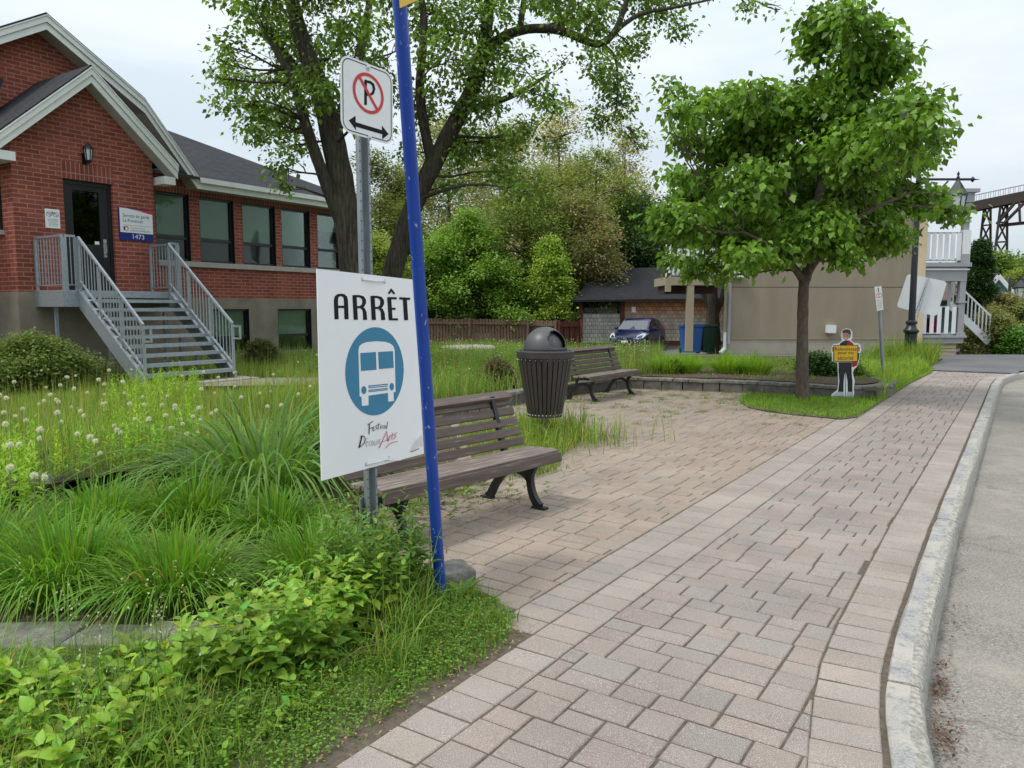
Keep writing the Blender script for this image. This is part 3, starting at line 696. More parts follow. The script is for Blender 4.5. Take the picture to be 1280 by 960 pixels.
# porch volume
s = Mesh()
DY0, DY1, DZ1 = 7.80, 8.77, 4.08
s.box(PX-.3, PX, 6.9, DY0, FZ, 4.62, 'brick'); s.box(PX-.3, PX, DY1, 9.65, FZ, 4.62, 'brick'); s.box(PX-.3, PX, DY0, DY1, 4.41, 4.62, 'brick')
PPK = (8.27, 6.20)
s.prism(pl(PX-.3, [(6.9, 4.62), (9.65, 4.62), (9.65, 4.80), (8.27, 6.06), (6.9, 4.80)]), (.3, 0, 0), 'brick')
s.build('porch_wall', school)
s = Mesh(); s.box(MX, PX-.3, 6.9, 7.15, FZ, 4.80, 'sidebrick'); s.box(PX-.3, PX-.001, 6.899, 6.9, FZ, 4.8, 'sidebrick'); s.build('porch_side_wall', school)
s = Mesh(); s.box(MX, PX-.3, 9.4, 9.65, FZ, 4.8, 'sidebrick'); s.box(PX-.3, PX-.001, 9.65, 9.651, FZ, 4.8, 'sidebrick'); s.build('porch_side_wall', school)
s = Mesh(); s.box(-16.55, -15.95, 6.86, 6.90, 3.05, 4.25, 'black'); sw = s.build('side_window_frame', school)
s = Mesh(); s.box(-16.49, -16.01, 6.853, 6.858, 3.11, 4.19, 'glass'); s.build('pane', sw)
s = Mesh(); s.box(-16.6, -15.9, 6.82, 6.90, 2.96, 3.045, 'sill'); s.build('side_sill', school)
s = Mesh(); s.box(PX-.28, PX+.010, DY0-.02, DY1+.02, DZ1+.005, 4.41, 'soldier'); s.build('door_lintel', school)
# door
d = Mesh(); xx = PX-.10
d.box(xx-.05, xx+.03, DY0+.002, DY0+.07, FZ, DZ1, 'black'); d.box(xx-.05, xx+.03, DY1-.07, DY1-.002, FZ, DZ1, 'black'); d.box(xx-.05, xx+.03, DY0+.07, DY1-.07, DZ1-.08, DZ1, 'black')
dr = d.build('door_frame', school)
d = Mesh(); a, b = DY0+.075, DY1-.075
d.box(xx-.045, xx+.015, a, a+.13, FZ+.01, DZ1-.085, 'doorblk'); d.box(xx-.045, xx+.015, b-.17, b, FZ+.01, DZ1-.085, 'doorblk')
d.box(xx-.045, xx+.015, a+.13, b-.17, FZ+.01, 2.86, 'doorblk'); d.box(xx-.045, xx+.015, a+.13, b-.17, 3.90, DZ1-.085, 'doorblk')
dd = d.build('door', school)
d = Mesh(); d.box(xx-.02, xx-.012, a+.13, b-.17, 2.86, 3.90, 'doorglass'); d.build('door_pane', dd)
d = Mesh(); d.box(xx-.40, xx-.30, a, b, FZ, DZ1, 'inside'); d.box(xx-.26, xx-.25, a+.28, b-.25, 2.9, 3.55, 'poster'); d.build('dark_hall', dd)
d = Mesh(); d.box(xx+.015, xx+.03, b-.125, b-.06, 2.62, 2.98, 'chrome'); d.bar((xx+.06, b-.09, 2.68), (xx+.06, b-.09, 2.90), .02, .02, 'chrome'); d.bar((xx+.03, b-.09, 2.69), (xx+.07, b-.09, 2.69), .02, .02, 'chrome'); d.bar((xx+.03, b-.09, 2.89), (xx+.07, b-.09, 2.89), .02, .02, 'chrome'); d.build('door_handle', dd)
d = Mesh(); d.box(xx-.01, xx-.006, b-.28, b-.19, 2.87, 2.93, 'white'); d.build('door_sticker', dd)
# fascia: two-step boards following the rakes
def rake(pts, x, parent, name='fascia', dpt=.36):
    s = Mesh()
    for (h0, h1, xo) in ((.15, .29, 0.0), (.03, .145, .035), (0, .028, .055)):
        n = len(pts); V = []
        for y, z in pts: V += [(x+xo, y, z-h0), (x+xo, y, z-h1), (x+xo-.03, y, z-h1), (x+xo-.03, y, z-h0)]
        fs = []
        for i in range(n-1):
            for k in range(4): fs.append((i*4+k, i*4+(k+1) % 4, i*4+4+(k+1) % 4, i*4+4+k))
        fs += [(0, 1, 2, 3), (n*4-1, n*4-2, n*4-3, n*4-4)]
        s.add(V, fs, 'fascia')
    s.build(name, parent)
    s = Mesh()                                    # soffit
    V = []
    for y, z in pts: V += [(x-.03, y, z-.27), (x-dpt, y, z-.27), (x-dpt, y, z-.255), (x-.03, y, z-.255)]
    n = len(pts); fs = []
    for i in range(n-1):
        for k in range(4): fs.append((i*4+k, i*4+(k+1) % 4, i*4+4+(k+1) % 4, i*4+4+k))
    s.add(V, fs, 'soffit'); s.build('soffit', parent)
def roofskin(pts, x0, x1, parent, name='roof', th=.05, mat='shingle'):
    s = Mesh(); n = len(pts); V = []
    for y, z in pts: V += [(x0, y, z+.012), (x1, y, z+.012), (x1, y, z+.012+th), (x0, y, z+.012+th)]
    fs = [(0, 1, 2, 3), (n*4-1, n*4-2, n*4-3, n*4-4)]
    for i in range(n-1):
        for k in range(4): fs.append((i*4+k, i*4+(k+1) % 4, i*4+4+(k+1) % 4, i*4+4+k))
    s.add(V, fs, mat); return s.build(name, parent)
GX = MX+.42
gpts = [EVL, PKL, PK, K1, EV]
rake(gpts, GX, school, dpt=.42)
roofskin(gpts, MX-6, GX+.02, school, 'gable_roof', th=.03)
# eave fascia and gutter along the long wall
s = Mesh(); s.box(GX-.03, GX, EV[0], YEND+.4, EV[1]-.27, EV[1]-.13, 'fascia'); s.box(GX+.0, GX+.10, EV[0]+.02, YEND+.42, EV[1]-.13, EV[1]-.01, 'fascia'); s.box(GX-.42, GX-.03, EV[0], YEND+.4, EV[1]-.265, EV[1]-.25, 'soffit')
s.box(MX-6, GX, YEND+.38, YEND+.42, EV[1]-.2, EV[1]-.01, 'fascia'); s.box(MX-6, GX-.03, YEND, YEND+.38, EV[1]-.265, EV[1]-.25, 'soffit')
s.build('eave_fascia', school)
# main roof with a hip at the far end
RZ = 6.95; RX = GX-4.6; e0 = EV[1]; yE = YEND+.42
s = Mesh(); A_ = [(GX+.06, 8.3, e0), (GX+.06, yE, e0), (RX, yE-4.35, RZ), (RX, 8.3, RZ)]
th = Vector((0, 0, .06))
for poly in (A_, [(GX+.06, yE, e0), (RX-4.6, yE, e0), (RX, yE-4.35, RZ)], [(RX-4.6, yE, e0), (RX-4.6, 2, e0), (RX, 2, RZ), (RX, yE-4.35, RZ)]):
    s.prism([Vector(p)-th for p in poly], th, 'shingle')
s.build('roof', school)
# porch roof
FXp = PX+.34
ppts = [(6.55, 4.70), PPK, (9.97, 4.70)]
ppts = [(6.52, 4.62), PPK, (10.02, 4.62)]
rake(ppts, FXp, school, 'porch_fascia', dpt=.34)
roofskin(ppts, MX, FXp+.02, school, 'porch_roof', th=.03)
s = Mesh(); s.box(PX-.1, FXp-.03, 9.72, 9.98, 4.20, 4.36, 'fascia'); s.build('eave_return', school)
s = Mesh(); s.box(PX-1.5, FXp-.03, 6.55, 6.85, 4.22, 4.38, 'fascia'); s.build('eave_return', school)
# dark side dormer roof left of the porch peak
s = Mesh(); s.prism([(MX+.01, 5.2, 5.0), (MX+.01, 7.25, 6.05), (MX+.01, 7.4, 6.0), (MX+.01, 7.0, 5.0)], (.5, 0, 0), 'shingle'); s.build('flashing_roof', school)

# wall lantern
t = thing('wall_lantern', 'black coach lantern mounted on brick above the entrance door', 'wall lamp', (PX+.12, 8.17, 4.75))
c = WX(110, 192, PX+.14); cy, cz = c.y, c.z
s = Mesh(); s.lathe((PX+.15, cy, cz), [(.0, .23), (.012, .20), (.03, .185), (.10, .10), (.105, .09), (.0, .09)], 'lampblk', 6); s.build('lantern_roof', t)
s = Mesh()
for k in range(6):
    a = math.pi*k/3; s.bar((PX+.15+.085*math.cos(a), cy+.085*math.sin(a), cz+.09), (PX+.15+.055*math.cos(a), cy+.055*math.sin(a), cz-.13), .012, .012, 'lampblk')
s.lathe((PX+.15, cy, cz), [(0, -.125), (.062, -.13), (.05, -.16), (.015, -.19), (0, -.19)], 'lampblk', 6); s.box(PX+.002, PX+.02, cy-.05, cy+.05, cz-.2, cz+.02, 'lampblk'); s.bar((PX+.02, cy, cz-.17), (PX+.15, cy, cz-.17), .02, .02, 'lampblk'); s.build('lantern_frame', t)
s = Mesh(); s.lathe((PX+.15, cy, cz), [(.074, .085), (.048, -.125)], 'lampgl', 6); s.build('lantern_glass', t)

# ------------------------------------------------------------------ lettering
_fc = {}
def text_mesh(txt, size=1.0):
    if txt in _fc: return _fc[txt]
    cu = bpy.data.curves.new('lettering', 'FONT'); cu.body = txt; cu.size = 1.0; cu.resolution_u = 3
    o = bpy.data.objects.new('lettering', cu); COL.objects.link(o)
    bpy.context.view_layer.update(); me = o.to_mesh()
    V = [(v.co.x, v.co.y) for v in me.vertices]; Fs = [tuple(p.vertices) for p in me.polygons]
    o.to_mesh_clear(); bpy.data.objects.remove(o); bpy.data.curves.remove(cu)
    x0 = min(v[0] for v in V); x1 = max(v[0] for v in V); y0 = min(v[1] for v in V); y1 = max(v[1] for v in V)
    V = [((x-x0)/(x1-x0), (y-y0)/(y1-y0)) for x, y in V]
    _fc[txt] = (V, Fs); return V, Fs
def put_text(ms, txt, f, x0, y0, x1, y1, mat, bold=0):      # f maps plane coords to 3-D
    V, Fs = text_mesh(txt)
    ms.add([f(x0+(x1-x0)*u, y0+(y1-y0)*v) for u, v in V], Fs, mat)
def stroke(ms, path, wd, f, mat, taper=False):
    if f.__code__.co_name == '<lambda>' and mat == 'ink': wd = [q*1.07 for q in wd] if isinstance(wd, (list, tuple)) else wd*1.07
    P = [Vector((p[0], p[1])) for p in path]; n = len(P); L = []; R = []
    for i in range(n):
        d0 = (P[i]-P[i-1]).normalized() if i else (P[1]-P[0]).normalized(); d1 = (P[i+1]-P[i]).normalized() if i < n-1 else d0
        t = (d0+d1); t = t.normalized() if t.length > 1e-4 else d0
        nn = Vector((-t.y, t.x)); ww = wd[i] if isinstance(wd, (list, tuple)) else wd
        k = ww/2/max(.5, abs(nn.dot(Vector((-d0.y, d0.x)))))
        L.append(P[i]+nn*k); R.append(P[i]-nn*k)
    V = [f(p.x, p.y) for p in L+R]
    ms.add(V, [(i, i+1, n+i+1, n+i) for i in range(n-1)], mat)
def ellipse(ms, cx, cy, rx, ry, f, mat, n=40, rot=0, inner=None):
    P = [(cx+rx*math.cos(a)*math.cos(rot)-ry*math.sin(a)*math.sin(rot), cy+rx*math.cos(a)*math.sin(rot)+ry*math.sin(a)*math.cos(rot)) for a in [2*math.pi*k/n for k in range(n)]]
    if inner is None: ms.add([f(*p) for p in P], [tuple(range(n))], mat)
    else:
        Q = [(cx+(x-cx)*inner, cy+(y-cy)*inner) for x, y in P]
        ms.add([f(*p) for p in P+Q], [(k, (k+1) % n, n+(k+1) % n, n+k) for k in range(n)], mat)
def polyf(ms, pts, f, mat):
    P = [Vector((p[0], p[1], 0)) for p in pts]
    ms.add([f(*p) for p in pts], [tuple(q) for q in tessellate_polygon([P])], mat)
def layer(f, nrm, off):
    return lambda x, y: Vector(f(x, y)) + nrm*off

# school sign (plane PX): 148..191 px
cS = [WX(148, 258.6, PX+.03), WX(190, 266, PX+.03), WX(191.8, 301.8, PX+.03), WX(150, 299.5, PX+.03)]
sy0, sy1 = (cS[0].y+cS[3].y)/2, (cS[1].y+cS[2].y)/2; sz1, sz0 = cS[0].z, cS[3].z
t = thing('building_sign', 'white and navy plaque with number 1473 on the brick beside the entrance door', 'sign', (PX, (sy0+sy1)/2, sz0))
fs_ = lambda u, v: Vector((PX+.033, sy0+(sy1-sy0)*u, sz0+(sz1-sz0)*v)); nx = Vector((1, 0, 0))
s = Mesh(); s.box(PX+.002, PX+.032, sy0, sy1, sz0, sz1, 'navy'); s.build('sign_board', t)
s = Mesh(); polyf(s, [(.02, .24), (1, .24), (1, .86), (.75, .90), (.5, .95), (.25, .985), (.02, .99)], layer(fs_, nx, .001), 'signwhite'); s.build('white_field', t)
s = Mesh(); polyf(s, [(1, .865), (1, .98), (.72, .965), (.72, .905)], layer(fs_, nx, .0012), 'red'); polyf(s, [(.72, .905), (.72, .96), (.45, .975), (.45, .955)], layer(fs_, nx, .0012), 'orange'); s.build('colour_swoosh', t)
s = Mesh(); put_text(s, 'Service de garde', layer(fs_, nx, .003), .11, .68, .90, .82, 'navy'); put_text(s, 'Le Provancet', layer(fs_, nx, .003), .11, .56, .70, .67, 'navy')
put_text(s, 'Commission scolaire des', layer(fs_, nx, .003), .32, .375, .76, .42, 'grayink'); put_text(s, 'DÉCOUVREURS', layer(fs_, nx, .003), .32, .28, .90, .355, 'grayink')
stroke(s, [(.12, .47), (.95, .47)], .008, layer(fs_, nx, .003), 'grayink')
put_text(s, '1473', layer(fs_, nx, .003), .38, .055, .72, .20, 'signwhite'); s.build('lettering', t)
s = Mesh(); stroke(s, [(.14, .30), (.14, .42)], .05, layer(fs_, nx, .003), 'navy'); stroke(s, [(.16, .425), (.22, .42), (.26, .37)], .03, layer(fs_, nx, .0035), 'red'); stroke(s, [(.26, .365), (.23, .31), (.17, .285)], .03, layer(fs_, nx, .004), 'yellow'); s.build('emblem', t)
# bicycle notice
n0, n1 = WX(56, 259, PX+.02), WX(76, 286, PX+.02); a, b = n0.y+.0, n1.y; zb, zt = n1.z, n0.z-.02
t = thing('notice_sign', 'small white notice with a bicycle outline on the brick left of the door', 'sign', (PX, a, zb))
fb = lambda u, v: Vector((PX+.014, a+(b-a)*u, zb+(zt-zb)*v))
s = Mesh(); s.box(PX+.002, PX+.012, a, b, zb, zt, 'signwhite'); s.build('plate', t, bevel=.02)
s = Mesh(); f1 = layer(fb, nx, .001)
for cx_ in (.27, .72): ellipse(s, cx_, .72, .19, .13, f1, 'grayink', 20, inner=.82); stroke(s, [(cx_-.13, .80), (cx_+.13, .64)], .03, layer(fb, nx, .002), 'grayink')
stroke(s, [(.27, .72), (.42, .82), (.62, .82), (.72, .72)], .03, layer(fb, nx, .0025), 'grayink'); stroke(s, [(.50, .90), (.50, .70)], .03, layer(fb, nx, .003), 'grayink')
for k, (u0, u1, txt) in enumerate(((.14, .88, 'IL EST INTERDIT'), (.18, .86, 'DE CIRCULER EN'), (.22, .8, 'VÉLO DANS'), (.2, .84, 'LA COUR'), (.25, .84, 'DE L\'ÉCOLE'))): put_text(s, txt, f1, u0, .44-k*.085, u1, .495-k*.085, 'grayink')
s.build('lettering', t)

# ------------------------------------------------------------------ entrance staircase
SY0, SY1, PF = 7.48, 9.24, -14.45; PL0, PL1 = 7.18, 9.52; FT = -12.45; ZF = 1.92; ZG = .30
st = thing('metal_staircase', 'galvanised steel entrance staircase with open treads and barred railings', 'staircase', (PF, 8.3, 0))
s = Mesh(); s.box(PX+.004, PF, PL0, PL1, ZF-.05, ZF, 'galv'); s.box(PF, PF+.012, PL0, SY0, ZF-.30, ZF+.005, 'galv'); s.box(PF, PF+.012, SY1, PL1, ZF-.30, ZF+.005, 'galv'); s.box(PF, PF+.012, SY0, SY1, ZF-.13, ZF+.005, 'galv')
s.box(PX+.004, PF, PL0-.012, PL0, ZF-.30, ZF+.005, 'galv'); s.box(PX+.004, PF, PL1, PL1+.012, ZF-.30, ZF+.005, 'galv'); s.build('platform', st, bevel=.004)
for y in (SY0-.02, SY1+.02):
    s = Mesh(); s.prism([(PF+.013, y-.02, ZF-.02), (PF+.013, y-.02, ZF-.33), (FT-.30, y-.02, ZG-.02), (FT+.02, y-.02, ZG-.02), (FT+.02, y-.02, ZG+.06)], (0, .04, 0), 'galv'); s.build('stringer', st)
    s = Mesh(); s.bar((PF+.02, y, ZF+.0), (FT+.02, y, ZG+.075), .07, .012, 'galv'); s.build('stringer_flange', st)
NT = 9
for k in range(1, NT+1):
    f = k/(NT+1); x = PF+(FT-PF)*f; z = ZF+(ZG-ZF)*f
    s = Mesh(); s.box(x-.02, x+.23, SY0, SY1, z-.035, z, 'galv'); s.box(x+.20, x+.232, SY0, SY1, z-.06, z+.003, 'galv'); s.build('tread', st)
for y, x in ((7.9, -14.3), (8.9, -13.6), (8.9, -13.1), (8.9, -14.1), (7.3, -15.0)):
    f = (x-PF)/(FT-PF); s = Mesh(); s.bar((x, y, .05), (x, y, max(.3, min(ZF-.06, ZF+(ZG-ZF)*f-.12))), .05, .05, 'galv'); s.build('support_post', st)
RH = .98
def rail_flat(p0, p1, nb, bot=.10):
    s = Mesh(); a, b = Vector(p0), Vector(p1)
    s.bar(a+Vector((0, 0, RH)), b+Vector((0, 0, RH)), .04, .04, 'galv'); s.bar(a+Vector((0, 0, bot)), b+Vector((0, 0, bot)), .035, .02, 'galv')
    for p in (a, b): s.bar(p+Vector((0, 0, -.05)), p+Vector((0, 0, RH-.02)), .045, .045, 'galv', up=(1, 0, 0))
    for k in range(1, nb):
        q = a.lerp(b, k/nb); s.bar(q+Vector((0, 0, bot+.01)), q+Vector((0, 0, RH-.02)), .014, .014, 'galv', up=(1, 0, 0))
    s.build('railing', st)
e = .03
rail_flat((PX+.05, PL0+e, ZF), (PF-.02, PL0+e, ZF), 9); rail_flat((PF-.02, PL0+e+.046, ZF), (PF-.02, SY0-.045, ZF), 2)
rail_flat((PX+.05, PL1-e, ZF), (PF-.02, PL1-e, ZF), 9); rail_flat((PF-.02, SY1+.045, ZF), (PF-.02, PL1-e-.046, ZF), 2)
for y in (SY0-.01, SY1+.01):
    s = Mesh(); T0 = Vector((PF+.03, y, ZF)); T1 = Vector((FT-.02, y, ZG+.03))
    up = Vector((0, 0, 1))
    s.bar(T0+up*(RH-.02), T1+up*.98, .042, .042, 'galv'); s.bar(T0+up*.17, T1+up*.20, .035, .03, 'galv')
    for fq in (0, .33, .66, 1): q = T0.lerp(T1, fq); s.bar(q+up*.0, q+up*.97, .042, .042, 'galv', up=(1, 0, 0))
    for k in range(1, 20):
        if k in (0, 7, 13): continue
        q = T0.lerp(T1, k/20); s.bar(q+up*.19, q+up*.95, .014, .014, 'galv', up=(1, 0, 0))
    q = T1+up*.93
    s.bar(q, q+Vector((.22, 0, 0)), .03, .03, 'galv'); s.bar(q+Vector((.22, 0, .015)), q+Vector((.22, 0, -.24)), .03, .03, 'galv', up=(1, 0, 0)); s.bar(q+Vector((.22, 0, -.23)), q+Vector((0, 0, -.23)), .03, .03, 'galv')
    s.build('stair_railing', st)
s = Mesh(); s.box(FT-.25, FT+.35, SY0-.05, SY1+.30, .0, .285, 'conc'); tag(s.build('concrete_pad', bevel=.015), 'low concrete pad at the foot of the metal staircase', 'concrete pad')
s = Mesh(); s.sheet([(FT+.36, SY0+.2, .262), (FT+2.2, SY0+1.9, .256), (FT+2.0, SY1+1.6, .256), (FT+.36, SY1+.5, .262)], 'gravel'); s.build('gravel_path', kind='structure')
s = Mesh(); s.lathe((-16.2, 8.9, .15), [(0, 0), (.22, .02), (.28, .22), (.24, .34), (0, .36)], 'cream', 16); s.lathe((-16.2, 8.9, .5), [(.2, 0), (.24, .12), (.05, .24), (0, .24)], 'jred', 16)
tag(s.build('toy_stack', smooth=True), 'yellow and red plastic toy stored under the metal stairs', 'toy')

# ================================================================== SIGN POST, BOARDS, BLUE POLE
def flag_plane(tl, tr, br, bl):
    """plane through three corners; returns f(px,py)->3-D on plane, and unit normal towards the camera"""
    o = tl; n = (tr-tl).cross(bl-tl).normalized()
    C0 = Vector((0, 0, H))
    if n.dot(C0-o) < 0: n = -n
    def f(px, py):
        r, _ = ray(px, py); r = Vector(r); t = (o-C0).dot(n)/r.dot(n); return C0+r*t
    return f, n
base = G(471, 738, .05); pd = depth(base.x, base.y)
top = D(455.5, 74, pd)
BTL, BTR, BBR, BBL = D(396, 336, 3.72), D(517.5, 349.5, 4.50), D(530, 567, 4.50), D(402, 601, 3.72)
fB, nB = flag_plane(BTL, BTR, BBR, BBL); BBR = fB(530, 567)
pole_t = thing('sign_post', 'galvanised steel channel post with punched holes holding the white ARRÊT board', 'sign post', tuple(base))
ax = (top-base).normalized(); uB = (BTR-BTL).normalized(); back = -nB
def chan(ms, p0, p1, w, dd, th, mat):
    sec = [(-w/2, 0), (-w/2+.018, 0), (-w/2+.024, dd), (w/2-.024, dd), (w/2-.018, 0), (w/2, 0), (w/2, th), (w/2-.014, th), (w/2-.020, dd+th), (-w/2+.020, dd+th), (-w/2+.014, th), (-w/2, th)]
    V = [p + uB*a + back*(.012+b) for p in (p0, p1) for a, b in sec]; n = len(sec)
    ms.add(V, [(k, (k+1) % n, n+(k+1) % n, n+k) for k in range(n)], mat)
    ms.add(V[:n], [(0, 1, 10, 11), (1, 2, 9, 10), (2, 3, 8, 9), (3, 4, 7, 8), (4, 5, 6, 7)], mat); ms.add(V[n:], [(0, 1, 10, 11), (1, 2, 9, 10), (2, 3, 8, 9), (3, 4, 7, 8), (4, 5, 6, 7)], mat)
# make the post pass just behind the board
cen = fB(463, 460); shift = (cen - base).dot(nB) - (0) ; a0 = base; 
off = ((fB(463, 460) - (base + ax*((fB(463, 460)-base).dot(ax)))).dot(nB))
base2 = base + nB*off; top2 = top + nB*off
s = Mesh(); chan(s, base2 - ax*.3, top2, .098, .030, .004, 'galvp'); s.build('channel', pole_t)
s = Mesh(); st0 = base2 - uB*.012; chan(s, st0 - ax*.3 + back*.036, st0 + ax*.52 + back*.036, .098, .02, .004, 'galvp'); s.build('base_stub', pole_t)
s = Mesh()
k = 0.02
while k < (top2-base2).length-.02:
    for sd_ in (1, -1):
        p = base2+ax*k + uB*(.0405*sd_) + back*.0118 - back*.0
        q = [p + (uB*math.cos(a)+ax*math.sin(a))*.0042 - back*.0006 for a in [math.pi/4*j for j in range(8)]]; s.add(q, [tuple(range(8))], 'ink')
    k += .0508
s.build('punched_holes', pole_t)
s = Mesh(); p = base2+ax*.32+uB*.040+back*.010; s.lathe(tuple(p), [(0, .006), (.009, .004), (.009, -.004), (0, -.006)], 'rust', 8); s.build('bolt', pole_t)
# ARRET board
bt = thing('stop_board', 'white coroplast board reading ARRÊT with a blue bus roundel tied to the galvanised post', 'sign board', tuple(BBL))
s = Mesh()
nu, nvv = 14, 18
def warp_unused(u, v): return -nB*(.035*max(0, u-.72)**1.5*6*(.3+v*.5) ) + nB*.006*math.sin(u*3.1)
V = [];
for side in (0, 1):
    for j in range(nvv+1):
        for i in range(nu+1):
            u, v = i/nu, j/nvv; p = (BTL*(1-u)+BTR*u)*(1-v) + (BBL*(1-u)+BBR*u)*v
            V.append(p + (back*.004 if side else Vector((0, 0, 0))))
fs = []; W1 = nu+1; NN = W1*(nvv+1)
for j in range(nvv):
    for i in range(nu): a = j*W1+i; fs += [(a, a+1, a+W1+1, a+W1), (NN+a, NN+a+W1, NN+a+W1+1, NN+a+1)]
for i in range(nu): fs += [(i, NN+i, NN+i+1, i+1), (nvv*W1+i, nvv*W1+i+1, NN+nvv*W1+i+1, NN+nvv*W1+i)]
for j in range(nvv): fs += [(j*W1, (j+1)*W1, NN+(j+1)*W1, NN+j*W1), (j*W1+nu, NN+j*W1+nu, NN+(j+1)*W1+nu, (j+1)*W1+nu)]
s.add(V, fs, 'white'); s.build('board', bt)
def zf(sc_, ox, oy): return lambda x, y: fB(ox+x/sc_, oy+y/sc_)
fa = zf(10.667, 405, 355); cnt = [0]
def LB(f): cnt[0] += 1; return layer(f, nB, .0012+.00012*cnt[0])
s = Mesh()
stroke(s, [(166, 470), (157, 230), (163, 180), (185, 153), (222, 146), (258, 152), (282, 178), (290, 215), (299, 470)], [52, 52, 48, 36, 32, 36, 48, 52, 52], LB(fa), 'ink')
stroke(s, [(175, 304), (280, 306)], 30, LB(fa), 'ink')
for dx, dy in ((0, 0), (240, 10)):
    stroke(s, [(422+dx, 477+dy*.3), (404+dx, 148+dy)], 52, LB(fa), 'ink')
    stroke(s, [(400+dx, 160+dy), (470+dx, 163+dy), (512+dx, 178+dy), (532+dx, 212+dy), (534+dx, 250+dy), (516+dx, 290+dy), (478+dx, 308+dy), (430+dx, 310+dy)], [28, 28, 36, 46, 46, 38, 28, 26], LB(fa), 'ink')
    stroke(s, [(490+dx, 312+dy), (525+dx, 335+dy), (540+dx, 378+dy), (547+dx, 478+dy*.3)], [26, 36, 46, 50], LB(fa), 'ink')
stroke(s, [(886, 482), (866, 176)], 48, LB(fa), 'ink'); stroke(s, [(850, 188), (966, 190)], 28, LB(fa), 'ink'); stroke(s, [(880, 330), (950, 330)], 26, LB(fa), 'ink'); stroke(s, [(870, 470), (982, 472)], 26, LB(fa), 'ink')
stroke(s, [(858, 130), (892, 78), (936, 132)], 24, LB(fa), 'ink')
stroke(s, [(1000, 190), (1144, 198)], 28, LB(fa), 'ink'); stroke(s, [(1092, 482), (1074, 200)], 48, LB(fa), 'ink')
s.build('arret_lettering', bt)
fb5 = zf(5.055, 425, 400)
s = Mesh(); cc = fB(425+228/5.055, 400+325/5.055); uu = (BTR-BTL).normalized(); vv = (BBL-BTL).normalized()
ru = (fB(425+411/5.055, 400+318/5.055)-fB(425+44/5.055, 400+325/5.055)).dot(uu)/2; rv = abs((fB(425+228/5.055, 400+603/5.055)-fB(425+228/5.055, 400+46/5.055)).dot(vv))/2
n = 56; P = [cc + uu*ru*math.cos(2*math.pi*k/n) + vv*rv*math.sin(2*math.pi*k/n) + nB*.0012 for k in range(n)]; s.add(P, [tuple(range(n))], 'teal'); s.build('blue_roundel', bt)
s = Mesh(); f2 = layer(fb5, nB, .0022); f3 = layer(fb5, nB, .0034)
polyf(s, [(114, 190), (120, 165), (138, 150), (165, 140), (225, 134), (285, 138), (315, 148), (335, 165), (343, 188), (349, 454), (336, 457), (338, 511), (303, 516), (301, 460), (178, 478), (178, 538), (137, 543), (133, 484), (122, 484)], f2, 'white')
for q in ([(125, 209), (224, 202), (228, 314), (130, 322)], [(238, 202), (332, 196), (336, 302), (243, 310)], [(176, 414), (299, 402), (299, 409), (176, 421)], [(176, 425), (299, 414), (299, 420), (176, 431)], [(176, 441), (299, 429), (299, 435), (176, 447)], [(176, 450), (299, 438), (299, 443), (176, 456)]): polyf(s, q, f3, 'teal')
ellipse(s, 148, 443, 16, 25, f3, 'teal', 20); ellipse(s, 324, 421, 14, 24, f3, 'teal', 20); s.build('bus_pictogram', bt)
s = Mesh()
for path, wd in (([(184, 655), (181, 722)], 5), ([(172, 662), (206, 640)], 4), ([(180, 690), (199, 678)], 3), ([(202, 690), (212, 683), (212, 674), (204, 677), (202, 692), (208, 701), (218, 693)], 3),
                 ([(232, 664), (223, 672), (230, 684), (221, 692)], 3), ([(243, 650), (237, 688), (244, 690)], 3), ([(230, 664), (252, 658)], 2.5), ([(254, 668), (251, 688)], 3), ([(259, 664), (262, 686), (270, 662)], 2.5),
                 ([(283, 664), (274, 672), (274, 685), (284, 677), (287, 663), (287, 686)], 2.5), ([(299, 640), (291, 690)], 3), ([(136, 730), (117, 808)], 7), ([(124, 735), (148, 734), (157, 752), (148, 780), (118, 806)], 4)):
    stroke(s, path, wd, LB(fb5), 'ink')
for path in ([(161, 780), (171, 774), (168, 764), (160, 770), (159, 788), (165, 798), (173, 792)], [(163, 756), (170, 747)], [(188, 766), (181, 766), (177, 780), (181, 795), (189, 792)], [(198, 762), (193, 772), (195, 788), (201, 792), (206, 780), (203, 765), (198, 762)], [(210, 762), (211, 786), (217, 790), (223, 782), (222, 760), (225, 788)], [(229, 758), (234, 784), (240, 755)], [(245, 784), (244, 756), (253, 752)]):
    stroke(s, path, 2.2, LB(fb5), 'grayink')
s.build('festival_lettering', bt)
s = Mesh()
for path, wd in (([(243, 808), (291, 703), (299, 765)], 5), ([(256, 772), (302, 754)], 3), ([(302, 766), (308, 736), (320, 729)], 4), ([(327, 712), (322, 754)], 3.5), ([(312, 732), (340, 722)], 3), ([(354, 710), (340, 722), (349, 735), (332, 754)], 3.5), ([(283, 810), (305, 784), (330, 772), (359, 766)], 3.5)):
    stroke(s, path, wd, LB(fb5), 'magenta')
s.build('arts_lettering', bt)
s = Mesh(); q = [(440, 828), (490, 716), (522, 795)]; f6 = lambda o: layer(fb5, nB, o)
s.add([f6(.004)(440, 828), f6(.030)(490, 716), f6(.004)(522, 795), f6(.002)(500, 800)], [(0, 1, 3), (1, 2, 3)], 'white'); stroke(s, [(443, 834), (498, 812)], 5, f6(.003), 'grayink'); s.build('peeling_corner', bt)
